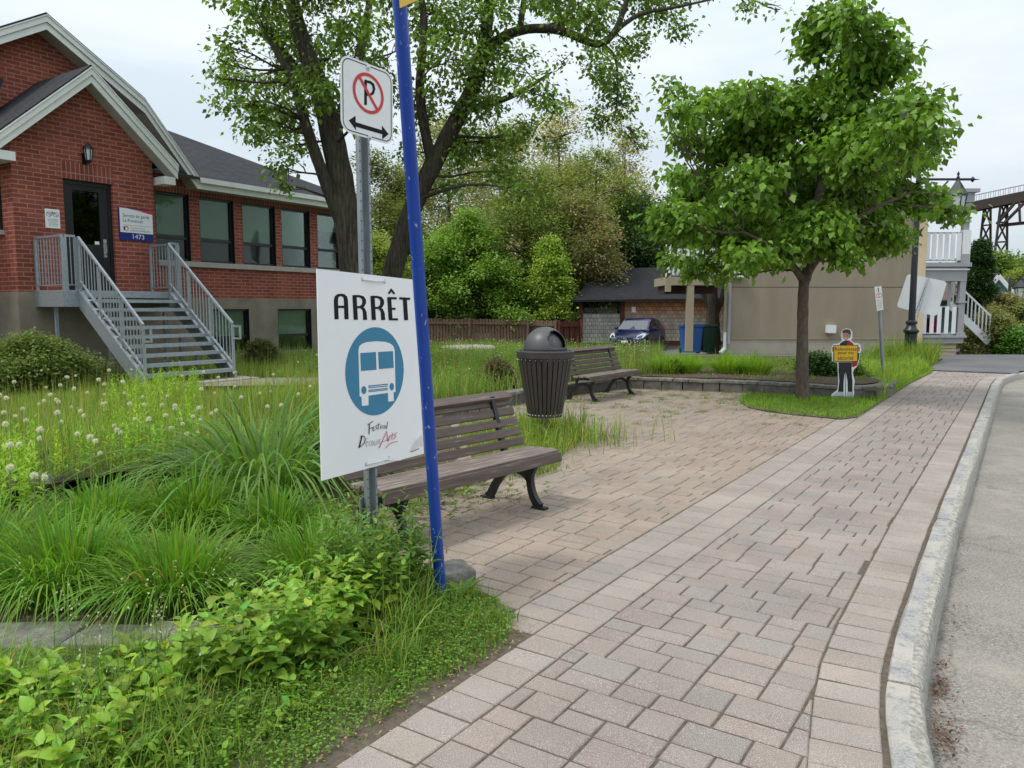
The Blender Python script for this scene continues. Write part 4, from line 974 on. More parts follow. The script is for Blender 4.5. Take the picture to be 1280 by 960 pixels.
for (x0, y0, x1, y1) in ((165, 911, 307, 872), (-1, -1, -1, -1)):
    if x0 < 0:
        p0, p1 = fB(453, 349.5), fB(481, 352)
    else: p0, p1 = fb5(x0, y0), fb5(x1, y1)
    s = Mesh(); up_ = -vv*.004
    s.tube([p0+back*.03, p0+nB*.004, p0.lerp(p1, .15)+nB*.009, p0.lerp(p1, .5)+nB*.010+vv*.004, p0.lerp(p1, .85)+nB*.009, p1+nB*.004, p1+back*.03], .0045, 'whitep', 8)
    if x0 > 0: s.tube([p0.lerp(p1, .75)+nB*.008, p0.lerp(p1, 1.15)+nB*.016+vv*.018, p0.lerp(p1, 1.5)+nB*.012+vv*.026], .004, 'whitep', 8)
    z_ = s.build('zip_tie', bt, smooth=True)
    for p in (p0, p1):
        g_ = Mesh(); n = 12; g_.add([p+(uu*math.cos(2*math.pi*k/n)+vv*math.sin(2*math.pi*k/n))*r+nB*.0018 for r in (.011, .005) for k in range(n)], [(k, (k+1) % n, n+(k+1) % n, n+k) for k in range(n)], 'chrome'); g_.build('grommet', bt)
# no-parking sign
PTL, PTR, PBR, PBL = D(425.5, 66, 3.86), D(491, 91.5, 4.11), D(492.5, 188.5, 4.11), D(426.5, 163, 3.86)
fP, nP = flag_plane(PTL, PTR, PBR, PBL); PBR = fP(492.5, 188.5); bk = -nP
shiftp = 0
def rrect(tl, tr, br, bl, r, inset, n=6):
    U = (tr-tl); Vv = (bl-tl); lu, lv = U.length, Vv.length; U = U/lu; Vv = Vv/lv; out = []
    for cx_, cy_, a0 in ((r, r, math.pi), (lu-r, r, 1.5*math.pi), (lu-r, lv-r, 0), (r, lv-r, .5*math.pi)):
        for k in range(n+1):
            a = a0+math.pi/2*k/n; rr_ = r-inset; out.append(tl+U*(cx_+rr_*math.cos(a))+Vv*(cy_+rr_*math.sin(a)))
    return out
pt = thing('parking_sign', 'white no parking sign with red circle and black double arrow above the ARRÊT board', 'road sign', tuple((PBL+PBR)/2))
out0 = rrect(PTL, PTR, PBR, PBL, .055, 0)
s = Mesh(); s.prism([p+bk*.003 for p in out0], nP*.003, 'signwhite'); s.build('plate', pt)
s = Mesh(); A0 = rrect(PTL, PTR, PBR, PBL, .055, .010); B0 = rrect(PTL, PTR, PBR, PBL, .055, .0145); n = len(A0)
s.add([p+nP*.0008 for p in A0+B0], [(k, (k+1) % n, n+(k+1) % n, n+k) for k in range(n)], 'ink'); s.build('border', pt)
f8 = lambda o: layer(lambda x, y: fP(400+x/4.8, y/4.8), nP, o)
cP = fP(400+290/4.8, 561/4.8); uP = (PTR-PTL).normalized(); vP = (PBL-PTL).normalized()
s = Mesh(); n = 48; Rr = ((fP(400+382/4.8, 590/4.8)-fP(400+197/4.8, 520/4.8)).length)/2
s.add([cP+(uP*math.cos(2*math.pi*k/n)+vP*math.sin(2*math.pi*k/n))*r+nP*.0022 for r in (Rr, Rr*.84) for k in range(n)], [(k, (k+1) % n, n+(k+1) % n, n+k) for k in range(n)], 'red')
stroke(s, [(236, 462), (348, 668)], 15, f8(.0018), 'red'); s.build('prohibition_ring', pt)
s = Mesh(); stroke(s, [(273, 478), (273, 630)], 15, f8(.0010), 'ink'); stroke(s, [(267, 487), (300, 493), (318, 508), (324, 535), (316, 560), (298, 570), (274, 564)], 14, f8(.0012), 'ink'); s.build('letter_p', pt)
s = Mesh(); polyf(s, [(172, 722), (213, 694), (214, 733), (371, 781), (370, 752), (411, 805), (373, 836), (373, 806), (214, 760), (217, 783)], f8(.0011), 'ink'); s.build('double_arrow', pt)
for x, y in ((288, 408), (297, 828)):
    s = Mesh(); p = fP(400+x/4.8, y/4.8); n = 14
    s.add([p+(uP*math.cos(2*math.pi*k/n)+vP*math.sin(2*math.pi*k/n))*r+nP*h for r, h in ((.013, .0005), (.013, .004), (.006, .005), (.005, .012), (0.0005, .012)) for k in range(n)], [(i*n+k, i*n+(k+1) % n, (i+1)*n+(k+1) % n, (i+1)*n+k) for i in range(4) for k in range(n)], 'chrome'); s.build('bolt', pt)
s = Mesh(); mP = (PTL+PTR+PBR+PBL)/4; 
pp_ = top2 - ax*.05; q_ = fP(400+288/4.8, 408/4.8)
s.bar(q_+bk*.004, q_+bk*max(.01, (q_-pp_).dot(nP)), .03, .03, 'galvp'); s.build('spacer', pt)
# blue pole
b0 = G(552, 756, .0); dB = depth(b0.x, b0.y); b1 = D(498.5, -12, dB*.84)
bp = thing('bus_stop_pole', 'leaning chipped blue steel pole beside the ARRÊT board', 'pole', tuple(b0))
s = Mesh(); axb = (b1-b0).normalized(); s.tube([b0-axb*.15, b0.lerp(b1, .3), b0.lerp(b1, .65), b1+axb*.28], .0305, 'bluepole', 24); s.build('pole', bp, smooth=True)
s = Mesh(); s.tube([b1+axb*.28, b1+axb*.30], .033, 'bluepole', 20); s.build('cap', bp, smooth=True)
y0 = D(500.5, 10, dB*.825); y1 = D(517, 2.5, dB*.855); dv = (y1-y0).normalized(); y1 = y0+dv*.30
ys = thing('bus_sign', 'yellow bus stop plate with white strip at the top of the blue pole', 'sign', tuple(y0))
nY = dv.cross(axb).normalized(); nY = nY if nY.dot(Vector((0, 0, H))-y0) > 0 else -nY
s = Mesh(); s.prism([y0, y1, y1+axb*.42, y0+axb*.42], nY*-.003, 'yellow'); s.build('yellow_plate', ys)
w0 = D(500.5, 9.5, dB*.84)-nY*.01; s = Mesh(); s.prism([w0+axb*.30, w0, w0+dv*.05-axb*.018, w0+dv*.05+axb*.30], nY*-.002, 'whitep'); s.build('white_strip', ys)

# ================================================================== BENCHES
def make_bench():
    L = 1.86; t = thing('park_bench', 'x', 'bench', (0, 0, 0), 0, 'brown slatted benches with black iron legs')
    # local: +x front, y along; seat z .43
    seat = [(.275, .388, .10, .030, 84), (.215, .428, .105, .034, 8), (.09, .424, .105, .034, 4), (-.035, .417, .105, .034, 2)]
    sl = [((.285, .385), 80, .075), ((.225, .432), 6, .10), ((.108, .428), 3, .10), ((-.008, .422), 1, .10)]
    for (x, z), ang, wd in sl:
        a = math.radians(ang); s = Mesh(); up = (math.sin(a), 0, math.cos(a))
        s.bar((x, -L/2, z), (x, L/2, z), wd, .032, 'seatslat' if ang < 50 else 'slat', up=up); s.build('seat_slat', t, bevel=.005)
    for k in range(5):
        z = .475+.082*k; x = -.115-.030*k - .002*k*k; a = math.radians(72-2*k)
        s = Mesh(); s.bar((x, -L/2, z), (x, L/2, z), .068, .03, 'slat', up=(math.sin(a), 0, math.cos(a))); s.build('back_slat', t, bevel=.005)
    s = Mesh(); s.bar((-.275, -L/2, .855), (-.275, L/2, .855), .095, .03, 'slat', up=(math.sin(math.radians(30)), 0, math.cos(math.radians(30)))); s.build('top_slat', t, bevel=.005)
    def curve(P, n=10):
        out = []
        for i in range(len(P)-1):
            p0 = P[max(0, i-1)]; p1 = P[i]; p2 = P[i+1]; p3 = P[min(len(P)-1, i+2)]
            for k in range(n):
                u = k/n; out.append(tuple(.5*((2*p1[j])+(-p0[j]+p2[j])*u+(2*p0[j]-5*p1[j]+4*p2[j]-p3[j])*u*u+(-p0[j]+3*p1[j]-3*p2[j]+p3[j])*u**3) for j in range(3)))
        out.append(P[-1]); return out
    def ribbon(s, pts, y, th=.045):      # pts: (x, z, half width)
        C = curve(pts, 8); Lp = []; Rp = []
        for i, (x, z, wq) in enumerate(C):
            a = C[max(0, i-1)]; b = C[min(len(C)-1, i+1)]; d = Vector((b[0]-a[0], b[1]-a[1])).normalized(); nn = Vector((-d.y, d.x))
            Lp.append((x+nn.x*wq, z+nn.y*wq)); Rp.append((x-nn.x*wq, z-nn.y*wq))
        n = len(C); V = [(x, y-th/2, z) for x, z in Lp+Rp]+[(x, y+th/2, z) for x, z in Lp+Rp]
        fs = []
        for i in range(n-1): fs += [(i, i+1, n+i+1, n+i), (2*n+i, 3*n+i, 3*n+i+1, 2*n+i+1), (i, 2*n+i, 2*n+i+1, i+1), (n+i, n+i+1, 3*n+i+1, 3*n+i)]
        fs += [(0, n, 3*n, 2*n), (n-1, 3*n-1, 4*n-1, 2*n-1)][:2]
        s.add(V, fs, 'cast')
    for y in (-.69, .69):
        s = Mesh()
        ribbon(s, [(.25, .37, .022), (.20, .33, .030), (.165, .24, .027), (.185, .12, .028), (.235, .035, .032), (.275, .012, .03)], y)         # front leg
        ribbon(s, [(.175, .20, .020), (.10, .265, .024), (0, .285, .026), (-.10, .25, .028), (-.20, .14, .030), (-.26, .04, .032), (-.30, .012, .03)], y)   # arch to rear foot
        ribbon(s, [(.26, .37, .018), (.0, .375, .018), (-.10, .40, .022), (-.14, .50, .020), (-.20, .68, .018), (-.255, .86, .014)], y)     # seat support and back
        ribbon(s, [(-.10, .38, .018), (-.125, .30, .018), (-.17, .18, .016)], y, .04)
        s.box(.20, .33, y-.03, y+.03, -.004, .014, 'cast'); s.box(-.36, -.24, y-.03, y+.03, -.004, .014, 'cast')
        s.build('iron_leg', t, smooth=False, bevel=.004)
    return t
bench = make_bench()
bench.location = (-3.49, 4.50, .004); bench.rotation_euler = (0, 0, -math.radians(7))
bench['label'] = 'near brown slatted bench behind the ARRÊT board'
b2 = dup(bench, (-6.27, 12.42, .004), -math.radians(2), 'far brown slatted bench beyond the litter bin by the low wall')

# ================================================================== LITTER BIN
bc = G(681, 549, 0); tb = thing('litter_bin', 'dark brown slatted litter bin with gray domed lid in a tuft of grass', 'litter bin', (bc.x, bc.y, 0))
dbn = depth(bc.x, bc.y)
zr = D(680, 441, dbn).z; zb_ = D(680, 519, dbn).z; RR = 35.5/F*dbn*1.0; RB = 21.5/F*dbn
C0 = (bc.x, bc.y, 0)
s = Mesh(); s.lathe(C0, [(RR-.03, zr-.055), (RR+.004, zr-.055), (RR+.008, zr+.02), (RR-.004, zr+.028), (RR-.03, zr+.028)], 'plasticdark', 48); s.build('rim', tb, smooth=True)
s = Mesh(); s.lathe(C0, [(RB-.015, zb_+.035), (RB+.006, zb_+.035), (RB+.004, zb_-.01), (0, zb_-.01)], 'plasticdark', 40); s.build('base_ring', tb, smooth=True)
NS = 30
for k in range(NS):
    a = 2*math.pi*k/NS; ca, sa = math.cos(a), math.sin(a); tx, ty = -sa, ca
    V = []
    for z, r in ((zb_-.005, RB), (zr-.03, RR-.006)):
        hw = math.pi*r/NS*.80
        for dr in (0, -.014):
            for sg in (-1, 1): V.append((C0[0]+ca*(r+dr)+tx*hw*sg, C0[1]+sa*(r+dr)+ty*hw*sg, z))
    s = Mesh(); s.add(V, [(0, 1, 5, 4), (2, 6, 7, 3), (0, 4, 6, 2), (1, 3, 7, 5), (0, 2, 3, 1), (4, 5, 7, 6)], 'plasticdark'); s.build('slat', tb)
rv0 = None
for z, r in ((zb_+.02, RB+.0075), (zr-.075, RR-.0035)):
    for k in range(NS):
        a = 2*math.pi*(k+.5)/NS
        s = Mesh(); s.lathe((C0[0]+math.cos(a)*r*.995, C0[1]+math.sin(a)*r*.995, z), [(0, .008), (.008, .0), (0, -.008)], 'chrome', 6); s.build('rivet', tb)

s = Mesh(); s.lathe(C0, [(RR-.075, zr-.06), (RB-.04, zb_+.05), (0, zb_+.05)], 'black', 24); s.build('inner_liner', tb, smooth=True)
RD = RR*.77
s = Mesh(); cv = Vector((C0[0], C0[1], zr+.02)); az0 = math.atan2(-FW[1], -FW[0]); az0 = math.atan2((-FW[1]*.8+RT[1]*.75), (-FW[0]*.8+RT[0]*.75))
nA, nE = 64, 24; V = []; fs = []
HT = RD*1.06
for j in range(nE+1):
    el = j/nE*math.pi/2
    for i in range(nA): a = 2*math.pi*i/nA; V.append((cv.x+RD*math.cos(el)*math.cos(a), cv.y+RD*math.cos(el)*math.sin(a), cv.z+.015+HT*math.sin(el)))
def isopen(i, j):
    a = 2*math.pi*(i+.5)/nA; da = (a-az0+math.pi) % (2*math.pi)-math.pi; el = (j+.5)/nE*math.pi/2
    return (da/.62)**2 + ((el-.52)/.50)**2 < 1 and el > .16
for j in range(nE):
    for i in range(nA):
        if not isopen(i, j): fs.append((j*nA+i, j*nA+(i+1) % nA, (j+1)*nA+(i+1) % nA, (j+1)*nA+i))
s.add(V, fs, 'dome'); s.lathe(C0, [(RD, zr+.02), (RD+.03, zr+.02), (RD+.03, zr+.035), (RD, zr+.036)], 'dome', 48)
dm = s.build('domed_lid', tb, smooth=True); so_ = dm.modifiers.new('thick', 'SOLIDIFY'); so_.thickness = .008; so_.offset = -1
s = Mesh(); RI = RD-.05; V2 = [(cv.x+(v[0]-cv.x)*RI/RD, cv.y+(v[1]-cv.y)*RI/RD, cv.z+.015+(v[2]-cv.z-.015)*RI/RD) for v in V]
s.add(V2, [(j*nA+i, j*nA+(i+1) % nA, (j+1)*nA+(i+1) % nA, (j+1)*nA+i) for j in range(nE) for i in range(nA)], 'dome'); s.build('swing_flap', tb, smooth=True)
s = Mesh(); s.lathe(C0, [(.0, zb_), (.032, zb_), (.032, 0.0), (0, 0)], 'galvp', 14); s.build('support_post', tb, smooth=True)

# ================================================================== CHILD CUTOUT
dC = 13.7; oC = G(1055, 498, .02); dC = depth(oC.x, oC.y)
def camplane(d):
    def f(px, py): return D(px, py, d)
    return f
fc = camplane(dC); nC = Vector((-FW[0], -FW[1], 0))
zc = lambda x, y: fc(1030+x/9.145, 400+y/9.145)
ct = thing('pedestrian_cutout', 'flat printed cutout of a child holding a yellow Ralentissez sign on the grass', 'cutout sign', tuple(oC))
outl = [(255, 95), (300, 103), (325, 135), (325, 200), (310, 232), (345, 262), (395, 265), (420, 290), (428, 345), (410, 380), (400, 470), (375, 535), (345, 560), (330, 600), (345, 670), (352, 700), (340, 780), (347, 825), (335, 885), (290, 905), (255, 915), (235, 895), (225, 885), (150, 888), (105, 888), (85, 870), (90, 850), (140, 812), (155, 800), (165, 700), (160, 610), (155, 485), (105, 478), (92, 465), (92, 395), (82, 350), (90, 300), (110, 275), (165, 268), (205, 240), (200, 195), (198, 140), (220, 108)]
s = Mesh(); s.prism([zc(*p)-nC*.012 for p in outl], nC*.012, 'signwhite'); s.build('white_panel', ct)
def lay(name, items):
    s = Mesh()
    for pts, mat, o in items: polyf(s, pts, layer(zc, nC, .001*o), mat)
    s.build(name, ct)
lay('jacket', [([(215, 245), (245, 232), (290, 235), (330, 265), (340, 290), (180, 290), (180, 270)], 'jacket', 1), ([(270, 245), (292, 238), (325, 265), (330, 285), (262, 285)], 'jred', 2)])
lay('backpack', [([(320, 480), (395, 440), (392, 470), (372, 525), (335, 540), (318, 530)], 'jred', 1), ([(375, 380), (405, 375), (398, 450), (378, 475)], 'jacket', 1.5)])
lay('face', [([(213, 150), (235, 140), (275, 150), (298, 160), (296, 190), (278, 215), (250, 232), (228, 222), (214, 195)], 'skin', 1.5)])
lay('features', [([(222, 170), (234, 167), (234, 172), (223, 175)], 'hair', 2.2), ([(252, 172), (266, 172), (266, 177), (252, 177)], 'hair', 2.2), ([(236, 178), (243, 188), (234, 192)], 'jred', 2.1), ([(226, 203), (244, 208), (262, 203), (246, 216)], 'signwhite', 2.3), ([(292, 165), (304, 170), (300, 190), (292, 192)], 'skin', 2)])
lay('hair', [([(210, 152), (208, 128), (228, 110), (262, 104), (292, 110), (308, 135), (306, 165), (298, 205), (290, 200), (292, 165), (270, 150), (240, 148)], 'hair', 2)])
lay('hands', [([(92, 310), (112, 305), (116, 350), (100, 365), (90, 345)], 'skin', 1), ([(385, 305), (412, 310), (408, 360), (388, 358)], 'skin', 1)])
lay('trousers', [([(165, 482), (318, 482), (316, 560), (318, 640), (326, 700), (325, 822), (272, 820), (268, 700), (250, 600), (236, 620), (225, 700), (222, 822), (160, 820), (175, 700), (166, 600)], 'trousers', 1)])
lay('shoes', [([(95, 858), (150, 820), (222, 825), (228, 880), (110, 884), (93, 874)], 'shoe', 1), ([(262, 822), (328, 824), (332, 880), (286, 898), (240, 888), (262, 855)], 'shoe', 1), ([(98, 872), (226, 868), (228, 880), (110, 884)], 'grayink', 2)])
lay('yellow_placard', [([(108, 288), (390, 284), (392, 292), (384, 478), (112, 476), (104, 468)], 'ink', 3), ([(116, 294), (382, 290), (378, 470), (114, 468)], 'yellow', 4)])
s = Mesh()
for k_, (txt, x0, y0, x1, y1) in enumerate((('Ralentissez', 124, 350, 374, 312), ('pour ma', 160, 402, 338, 366), ('sécurité', 158, 455, 334, 412))): put_text(s, txt, layer(zc, nC, .0055), x0, y0, x1, y1, 'ink')
s.build('placard_lettering', ct)
s = Mesh(); p = zc(250, 600)-nC*.014; q = zc(250, 905)-nC*.014; s.bar(p, q-nC*.0+Vector((0, 0, -.1)), .04, .02, 'galvp', up=(1, 0, 0)); s.build('stake', ct)

# ================================================================== SMALL PARKING SIGN
p0 = G(1106, 482, 0); dd_ = depth(p0.x, p0.y); p1 = D(1098, 360, dd_)
t = thing('parking_sign_post', 'thin leaning steel post with a narrow white parking plate beside the lamp post', 'road sign', tuple(p0))
s = Mesh(); s.tube([p0-Vector((0, 0, .2)), p1], .035, 'galvp', 8); s.build('post', t, smooth=True)
q = [D(x, y, dd_-.06) for x, y in ((1093, 358.5), (1102, 357.5), (1104.3, 387), (1096.3, 389))]
s = Mesh(); s.prism([v for v in q], Vector((FW[0], FW[1], 0))*.004, 'signwhite'); s.build('plate', t)
nS = Vector((-FW[0], -FW[1], 0)); fS = lambda u, v: (q[0]*(1-u)+q[1]*u)*(1-v)+(q[3]*(1-u)+q[2]*u)*v
s = Mesh(); ellipse(s, .35, .38, .22, .10, layer(fS, nS, .001), 'red', 18, inner=.75); ellipse(s, .70, .38, .22, .10, layer(fS, nS, .0015), 'red', 18, inner=.75); s.build('red_rings', t)
s = Mesh(); polyf(s, [(.5, .05), (.62, .12), (.38, .12)], layer(fS, nS, .001), 'ink'); polyf(s, [(.42, .13), (.58, .13), (.58, .24), (.42, .24)], layer(fS, nS, .001), 'grayink')
for k in range(5): put_text(s, ('8h à 17h', 'LUN. À VEN.', 'SEPT. - JUIN', 'AUTOBUS', 'EXCEPTÉ')[k], layer(fS, nS, .001), .22, .61+.075*k, .84, .56+.075*k, 'grayink')
s.build('lettering', t)

# ================================================================== LAMP POSTS
def lamp_post(name, label, px, pyb, d, pxl, pyt, arm_y, s_=1.0, group=None, zb=None, lw=12):
    b = D(px, pyb, d); zb = b.z if zb is None else zb
    t = thing(name, label, 'street lamp', (b.x, b.y, zb), AZ, group)
    k = d/F; top = D(px, arm_y, d); X = Vector((RT[0], RT[1], 0)); c = Vector((b.x, b.y, 0))
    s = Mesh(); s.lathe(c, [(0, zb), (.22, zb), (.22, zb+.12), (.17, zb+.16), (.165, zb+.85), (.21, zb+.90), (.21, zb+.95), (.15, zb+1.02), (.12, zb+1.12), (.16, zb+1.14), (.16, zb+1.2), (.09, zb+1.25)], 'lampblk', 16); s.build('fluted_base', t, smooth=True)
    s = Mesh(); s.lathe(c, [(.095, zb+1.2), (.075, top.z), (.02, top.z+.12), (0, top.z+.2)], 'lampblk', 16); s.build('pole', t, smooth=True)
    lamp = D(pxl, arm_y, d); L = (lamp-top).length
    s = Mesh(); a = Vector((c.x, c.y, top.z-.05)); s.bar(a, a+X*(L+.42), .06, .06, 'lampblk'); s.lathe(a+X*(L+.42), [(0, .09), (.08, .0), (0, -.09)], 'lampblk', 8); s.tube([a+X*(L+.42), a+X*(L+.62)], [.03, .005], 'lampblk', 6); s.lathe(a+X*L, [(.02, .0), (.05, .06), (.02, .1), (.04, .16), (0, .24)], 'lampblk', 8)
    s.tube([a-Vector((0, 0, .6)), a+X*L*.4-Vector((0, 0, .45)), a+X*L*.75-Vector((0, 0, .05))], .025, 'lampblk', 6); s.build('arm', t)
    l = a+X*L; r = lw*k
    s = Mesh(); s.lathe(l, [(.03, 0), (.06, -.05), (r*1.1, -.42), (r*1.1, -.47), (0, -.47)], 'lampblk', 6); s.build('lantern_roof', t)
    s = Mesh()
    for i in range(6):
        an = math.pi/3*i; s.bar(l+Vector((r*math.cos(an), r*math.sin(an), -.47)), l+Vector((r*.62*math.cos(an), r*.62*math.sin(an), -1.15)), .03, .03, 'lampblk')
    s.lathe(l, [(r*.65, -1.13), (r*.65, -1.18), (.05, -1.28), (0, -1.3)], 'lampblk', 6); s.build('lantern_cage', t)
    s = Mesh(); s.lathe(l, [(r*.95, -.48), (r*.60, -1.13)], 'lampgl', 6); s.build('lantern_glass', t)
    return t
lamp_post('street_lamp', 'black lamp post rising through the magnolia crown with a lantern on its arm', 1137, 452, 22.6, 1186, 222, 222, zb=0, lw=10.5, group='black lantern street lamps')
lamp_post('street_lamp', 'distant black lamp post with hanging lantern before the blue house', 1258, 425, 43, 1272, 346, 348, zb=-.1, lw=7, group='black lantern street lamps')
# leaning road sign seen from behind
dS = 23.2
t = thing('leaning_sign', 'blank rounded back of a tilted white sign leaning behind the lamp post', 'road sign', tuple(CF(D(1130, 440, dS).dot(Vector((RT[0], RT[1], 0))), dS, 0)))
cor = [D(x, y, dS) for x, y in ((1134.5, 342), (1184, 352), (1171, 395.5), (1120.5, 384))]
def rq(c, r=.12, n=5):
    out = []
    for i in range(4):
        p = c[i]; a = (c[i-1]-p).normalized(); b = (c[(i+1) % 4]-p).normalized()
        for k in range(n+1): u = k/n; out.append(p+a*r*(1-u)**2+b*r*u**2)
    return out
s = Mesh(); s.prism(rq(cor), Vector((FW[0], FW[1], 0))*.004, 'whitep'); s.build('sign_plate', t)
s = Mesh(); s.bar(D(1161, 347, dS-.03), CF(D(1129, 440, dS).dot(Vector((RT[0], RT[1], 0))), dS-.03, -.1), .09, .03, 'galv'); s.build('perforated_post', t)
s = Mesh()
for k in range(26):
    p = D(1161, 347, dS-.05).lerp(D(1144, 392, dS-.05), k/25); s.box(-.012, .012, -.004, .004, -.012, .012, 'ink', fr=lambda x, y, z, p=p: p+Vector((RT[0]*x+FW[0]*y, RT[1]*x+FW[1]*y, z)))
s.build('post_holes', t)

# ================================================================== RIGHT HAND HOUSE (camera aligned)
HD = 27.0; XH = lambda px, d=HD: (px-640)/F*d/ (1.0)
def cx(px, py, d): p = D(px, py, d); return p.x*RT[0]+p.y*RT[1]
def cz(px, py, d): return D(px, py, d).z
x0, x1 = cx(905, 400, HD), cx(1152, 400, HD)
hb = thing('beige_house', 'beige stucco house with gray two level porch and white railings', 'house', tuple(CF((x0+x1)/2, HD, 0)), AZ)
W_ = lambda x, y, z: CF(x, y, z)
def hbox(s, a, b, c, d, e, f, m): s.box(a, b, c, d, e, f, m, fr=W_)
zt = cz(1040, 256, HD); zj = cz(1040, 359, HD); zb2 = cz(1040, 423.5, HD)
s = Mesh(); SKW = .34
def kbox(s, a, b, d0, d1, z0, z1, m):
    P = [CF(a, d0, z0), CF(b, d0, z0), CF(b+.0*(d1-d0), d1, z0), CF(a+SKW*(d1-d0), d1, z0)]; s.prism(P, (0, 0, z1-z0), m)
kbox(s, x0, x1, HD, HD+9, zb2+.03, zj-.012, 'beige'); kbox(s, x0, x1, HD, HD+9, zj+.012, zt, 'beige'); kbox(s, x0+.02, x1-.02, HD+.01, HD+8.9, zj-.012, zj+.012, 'black')
s.build('wall', hb)
zpk = cz(1030, 188, HD); xm = (x0+x1)/2
s = Mesh(); s.prism([W_(x0+.2, HD, zt), W_(x1-.2, HD, zt), W_(xm+.4, HD, zpk-.2), W_(xm-.4, HD, zpk-.2)], Vector((FW[0], FW[1], 0))*.3, 'cream'); s.build('gable_siding', hb)
s = Mesh()
for k in range(14):
    z = zt+.12+k*.13; u = (z-zt)/(zpk-.2-zt)
    if u < .97: hbox(s, x0+.2+(xm-.4-x0-.2)*u, x1-.2+(xm+.4-x1+.2)*u, HD-.012, HD-.002, z, z+.012, 'trimbeige')
s.build('siding_laps', hb)
s = Mesh()
for xa, xb, sk in ((x0-.25, xm, 3.2), (x1+.25, xm, 0)):
    P = [W_(xa, HD-.35, zt-.02), W_(xb, HD-.35, zpk+.05), W_(xb+sk*.5, HD+9, zpk+.05), W_(xa+sk, HD+9, zt-.02)]; s.prism(P, (0, 0, .12), 'shingle2')
s.build('roof', hb)
s = Mesh(); kbox(s, x0+.02, x1-.02, HD+.02, HD+8.8, -.8, zb2-.02, 'beigelow'); kbox(s, x0-.0, x1, HD-.015, HD+8.8, zb2-.02, zb2+.028, 'trimbeige'); s.build('base_course', hb)
s = Mesh(); hbox(s, cx(1139, 400, HD), x1+.02, HD-.06, HD-.003, .1, zt, 'cream'); s.build('corner_board', hb)
s = Mesh(); hbox(s, x0-.02, cx(909, 400, HD), HD-.04, HD-.002, .1, zt, 'trimbeige'); s.build('corner_board', hb)
for px, py, w2, h2 in ((1037, 411, .30, .26), (921, 343, .4, .2)):
    a, z = cx(px, py, HD), cz(px, py, HD); s = Mesh(); hbox(s, a-w2/2, a+w2/2, HD-.20, HD-.003, z-h2/2, z+h2/2, 'whitep'); hbox(s, a-w2/2-.02, a+w2/2+.02, HD-.22, HD-.18, z-h2/2-.03, z-h2/2, 'trimbeige'); s.build('wall_vent', hb)
s = Mesh(); xd = cx(910.5, 400, HD); s.tube([W_(xd, HD-.09, zt), W_(xd, HD-.09, .35)], .055, 'graytrim', 8); s.build('utility_pipe', hb, smooth=True)
xd = cx(906, 400, HD); s = Mesh(); s.bar(W_(xd, HD-.09, .75), W_(xd, HD-.09, .18), .11, .08, 'whitep'); s.bar(W_(xd, HD-.09, .2), W_(xd-.18, HD-.22, .04), .11, .08, 'whitep'); s.build('downspout', hb)
# right porch, two decks
a0 = x1+.02; a1 = cx(1205, 400, HD); zd1 = cz(1180, 420, HD); zd2 = cz(1180, 334, HD); ztp = cz(1205, 236, HD)
PD = 2.4
s = Mesh(); hbox(s, a0, cx(1201, 400, HD), HD+.3-.1, HD+PD, -.2, zd1-.26, 'cream')
for k in range(5): hbox(s, a0, cx(1200.5, 400, HD), HD+.17, HD+.198, .06+k*.115, .075+k*.115, 'trimbeige')
s.build('porch_skirt', hb)
s = Mesh(); hbox(s, a0, a1+.05, HD+.05, HD+PD, zd1-.26, zd1, 'graytrim'); hbox(s, a0, a1+.12, HD-.02, HD+PD, zd1-.06, zd1+.02, 'graytrim'); s.build('porch_deck', hb)
s = Mesh(); hbox(s, a0, a1+.05, HD+.05, HD+PD, zd2-.48, zd2+.02, 'graytrim'); hbox(s, a0, a1+.14, HD-.05, HD+PD, zd2+.02, zd2+.16, 'graytrim'); hbox(s, a0, a1+.10, HD-.01, HD+PD, zd2-.1, zd2-.05, 'whitep'); s.build('upper_deck', hb)
for za, zb3, wq in ((zd1, zd2-.48, .20), (zd2+.16, ztp-.15, .19)):
    s = Mesh(); hbox(s, a1-wq+.04, a1+.04, HD+.06, HD+.06+wq, za, zb3, 'graytrim'); hbox(s, a1-wq, a1+.08, HD+.02, HD+.10+wq, za, za+(.3 if za > 2 else .12), 'graytrim'); hbox(s, a1-wq, a1+.08, HD+.02, HD+.10+wq, (za+zb3)/2+.2, (za+zb3)/2+.26, 'graytrim'); s.build('porch_post', hb)
s = Mesh(); hbox(s, a1-.16, a1+.1, HD+.03, HD+.25, zd2+.16, zd2+1.28, 'whitep'); s.build('newel_post', hb)
def slat_rail(xa, xb, d, z0, h, n, w=.12, parent=hb, name='railing'):
    s = Mesh(); hbox(s, xa, xb, d-.03, d+.05, z0+h-.05, z0+h, 'graytrim'); hbox(s, xa, xb, d-.03, d+.05, z0+.06, z0+.12, 'graytrim')
    for k in range(n):
        x = xa+(k+.5)*(xb-xa)/n; hbox(s, x-w/2, x+w/2, d-.045, d-.031, z0+.08, z0+h-.03, 'whitep')
    s.build(name, parent)
slat_rail(a0, a1-.18, HD+.12, zd1, 1.05, 5, .14); slat_rail(a0, a1-.16, HD+.12, zd2+.16, 1.05, 6, .15)
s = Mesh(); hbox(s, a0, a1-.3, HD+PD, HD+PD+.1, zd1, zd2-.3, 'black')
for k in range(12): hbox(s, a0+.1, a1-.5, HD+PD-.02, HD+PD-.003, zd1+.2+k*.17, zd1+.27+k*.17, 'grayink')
hbox(s, a0, a1-.3, HD+PD, HD+PD+.1, zd2+.2, zd2+1.1, 'black'); s.build('porch_back_wall', hb)
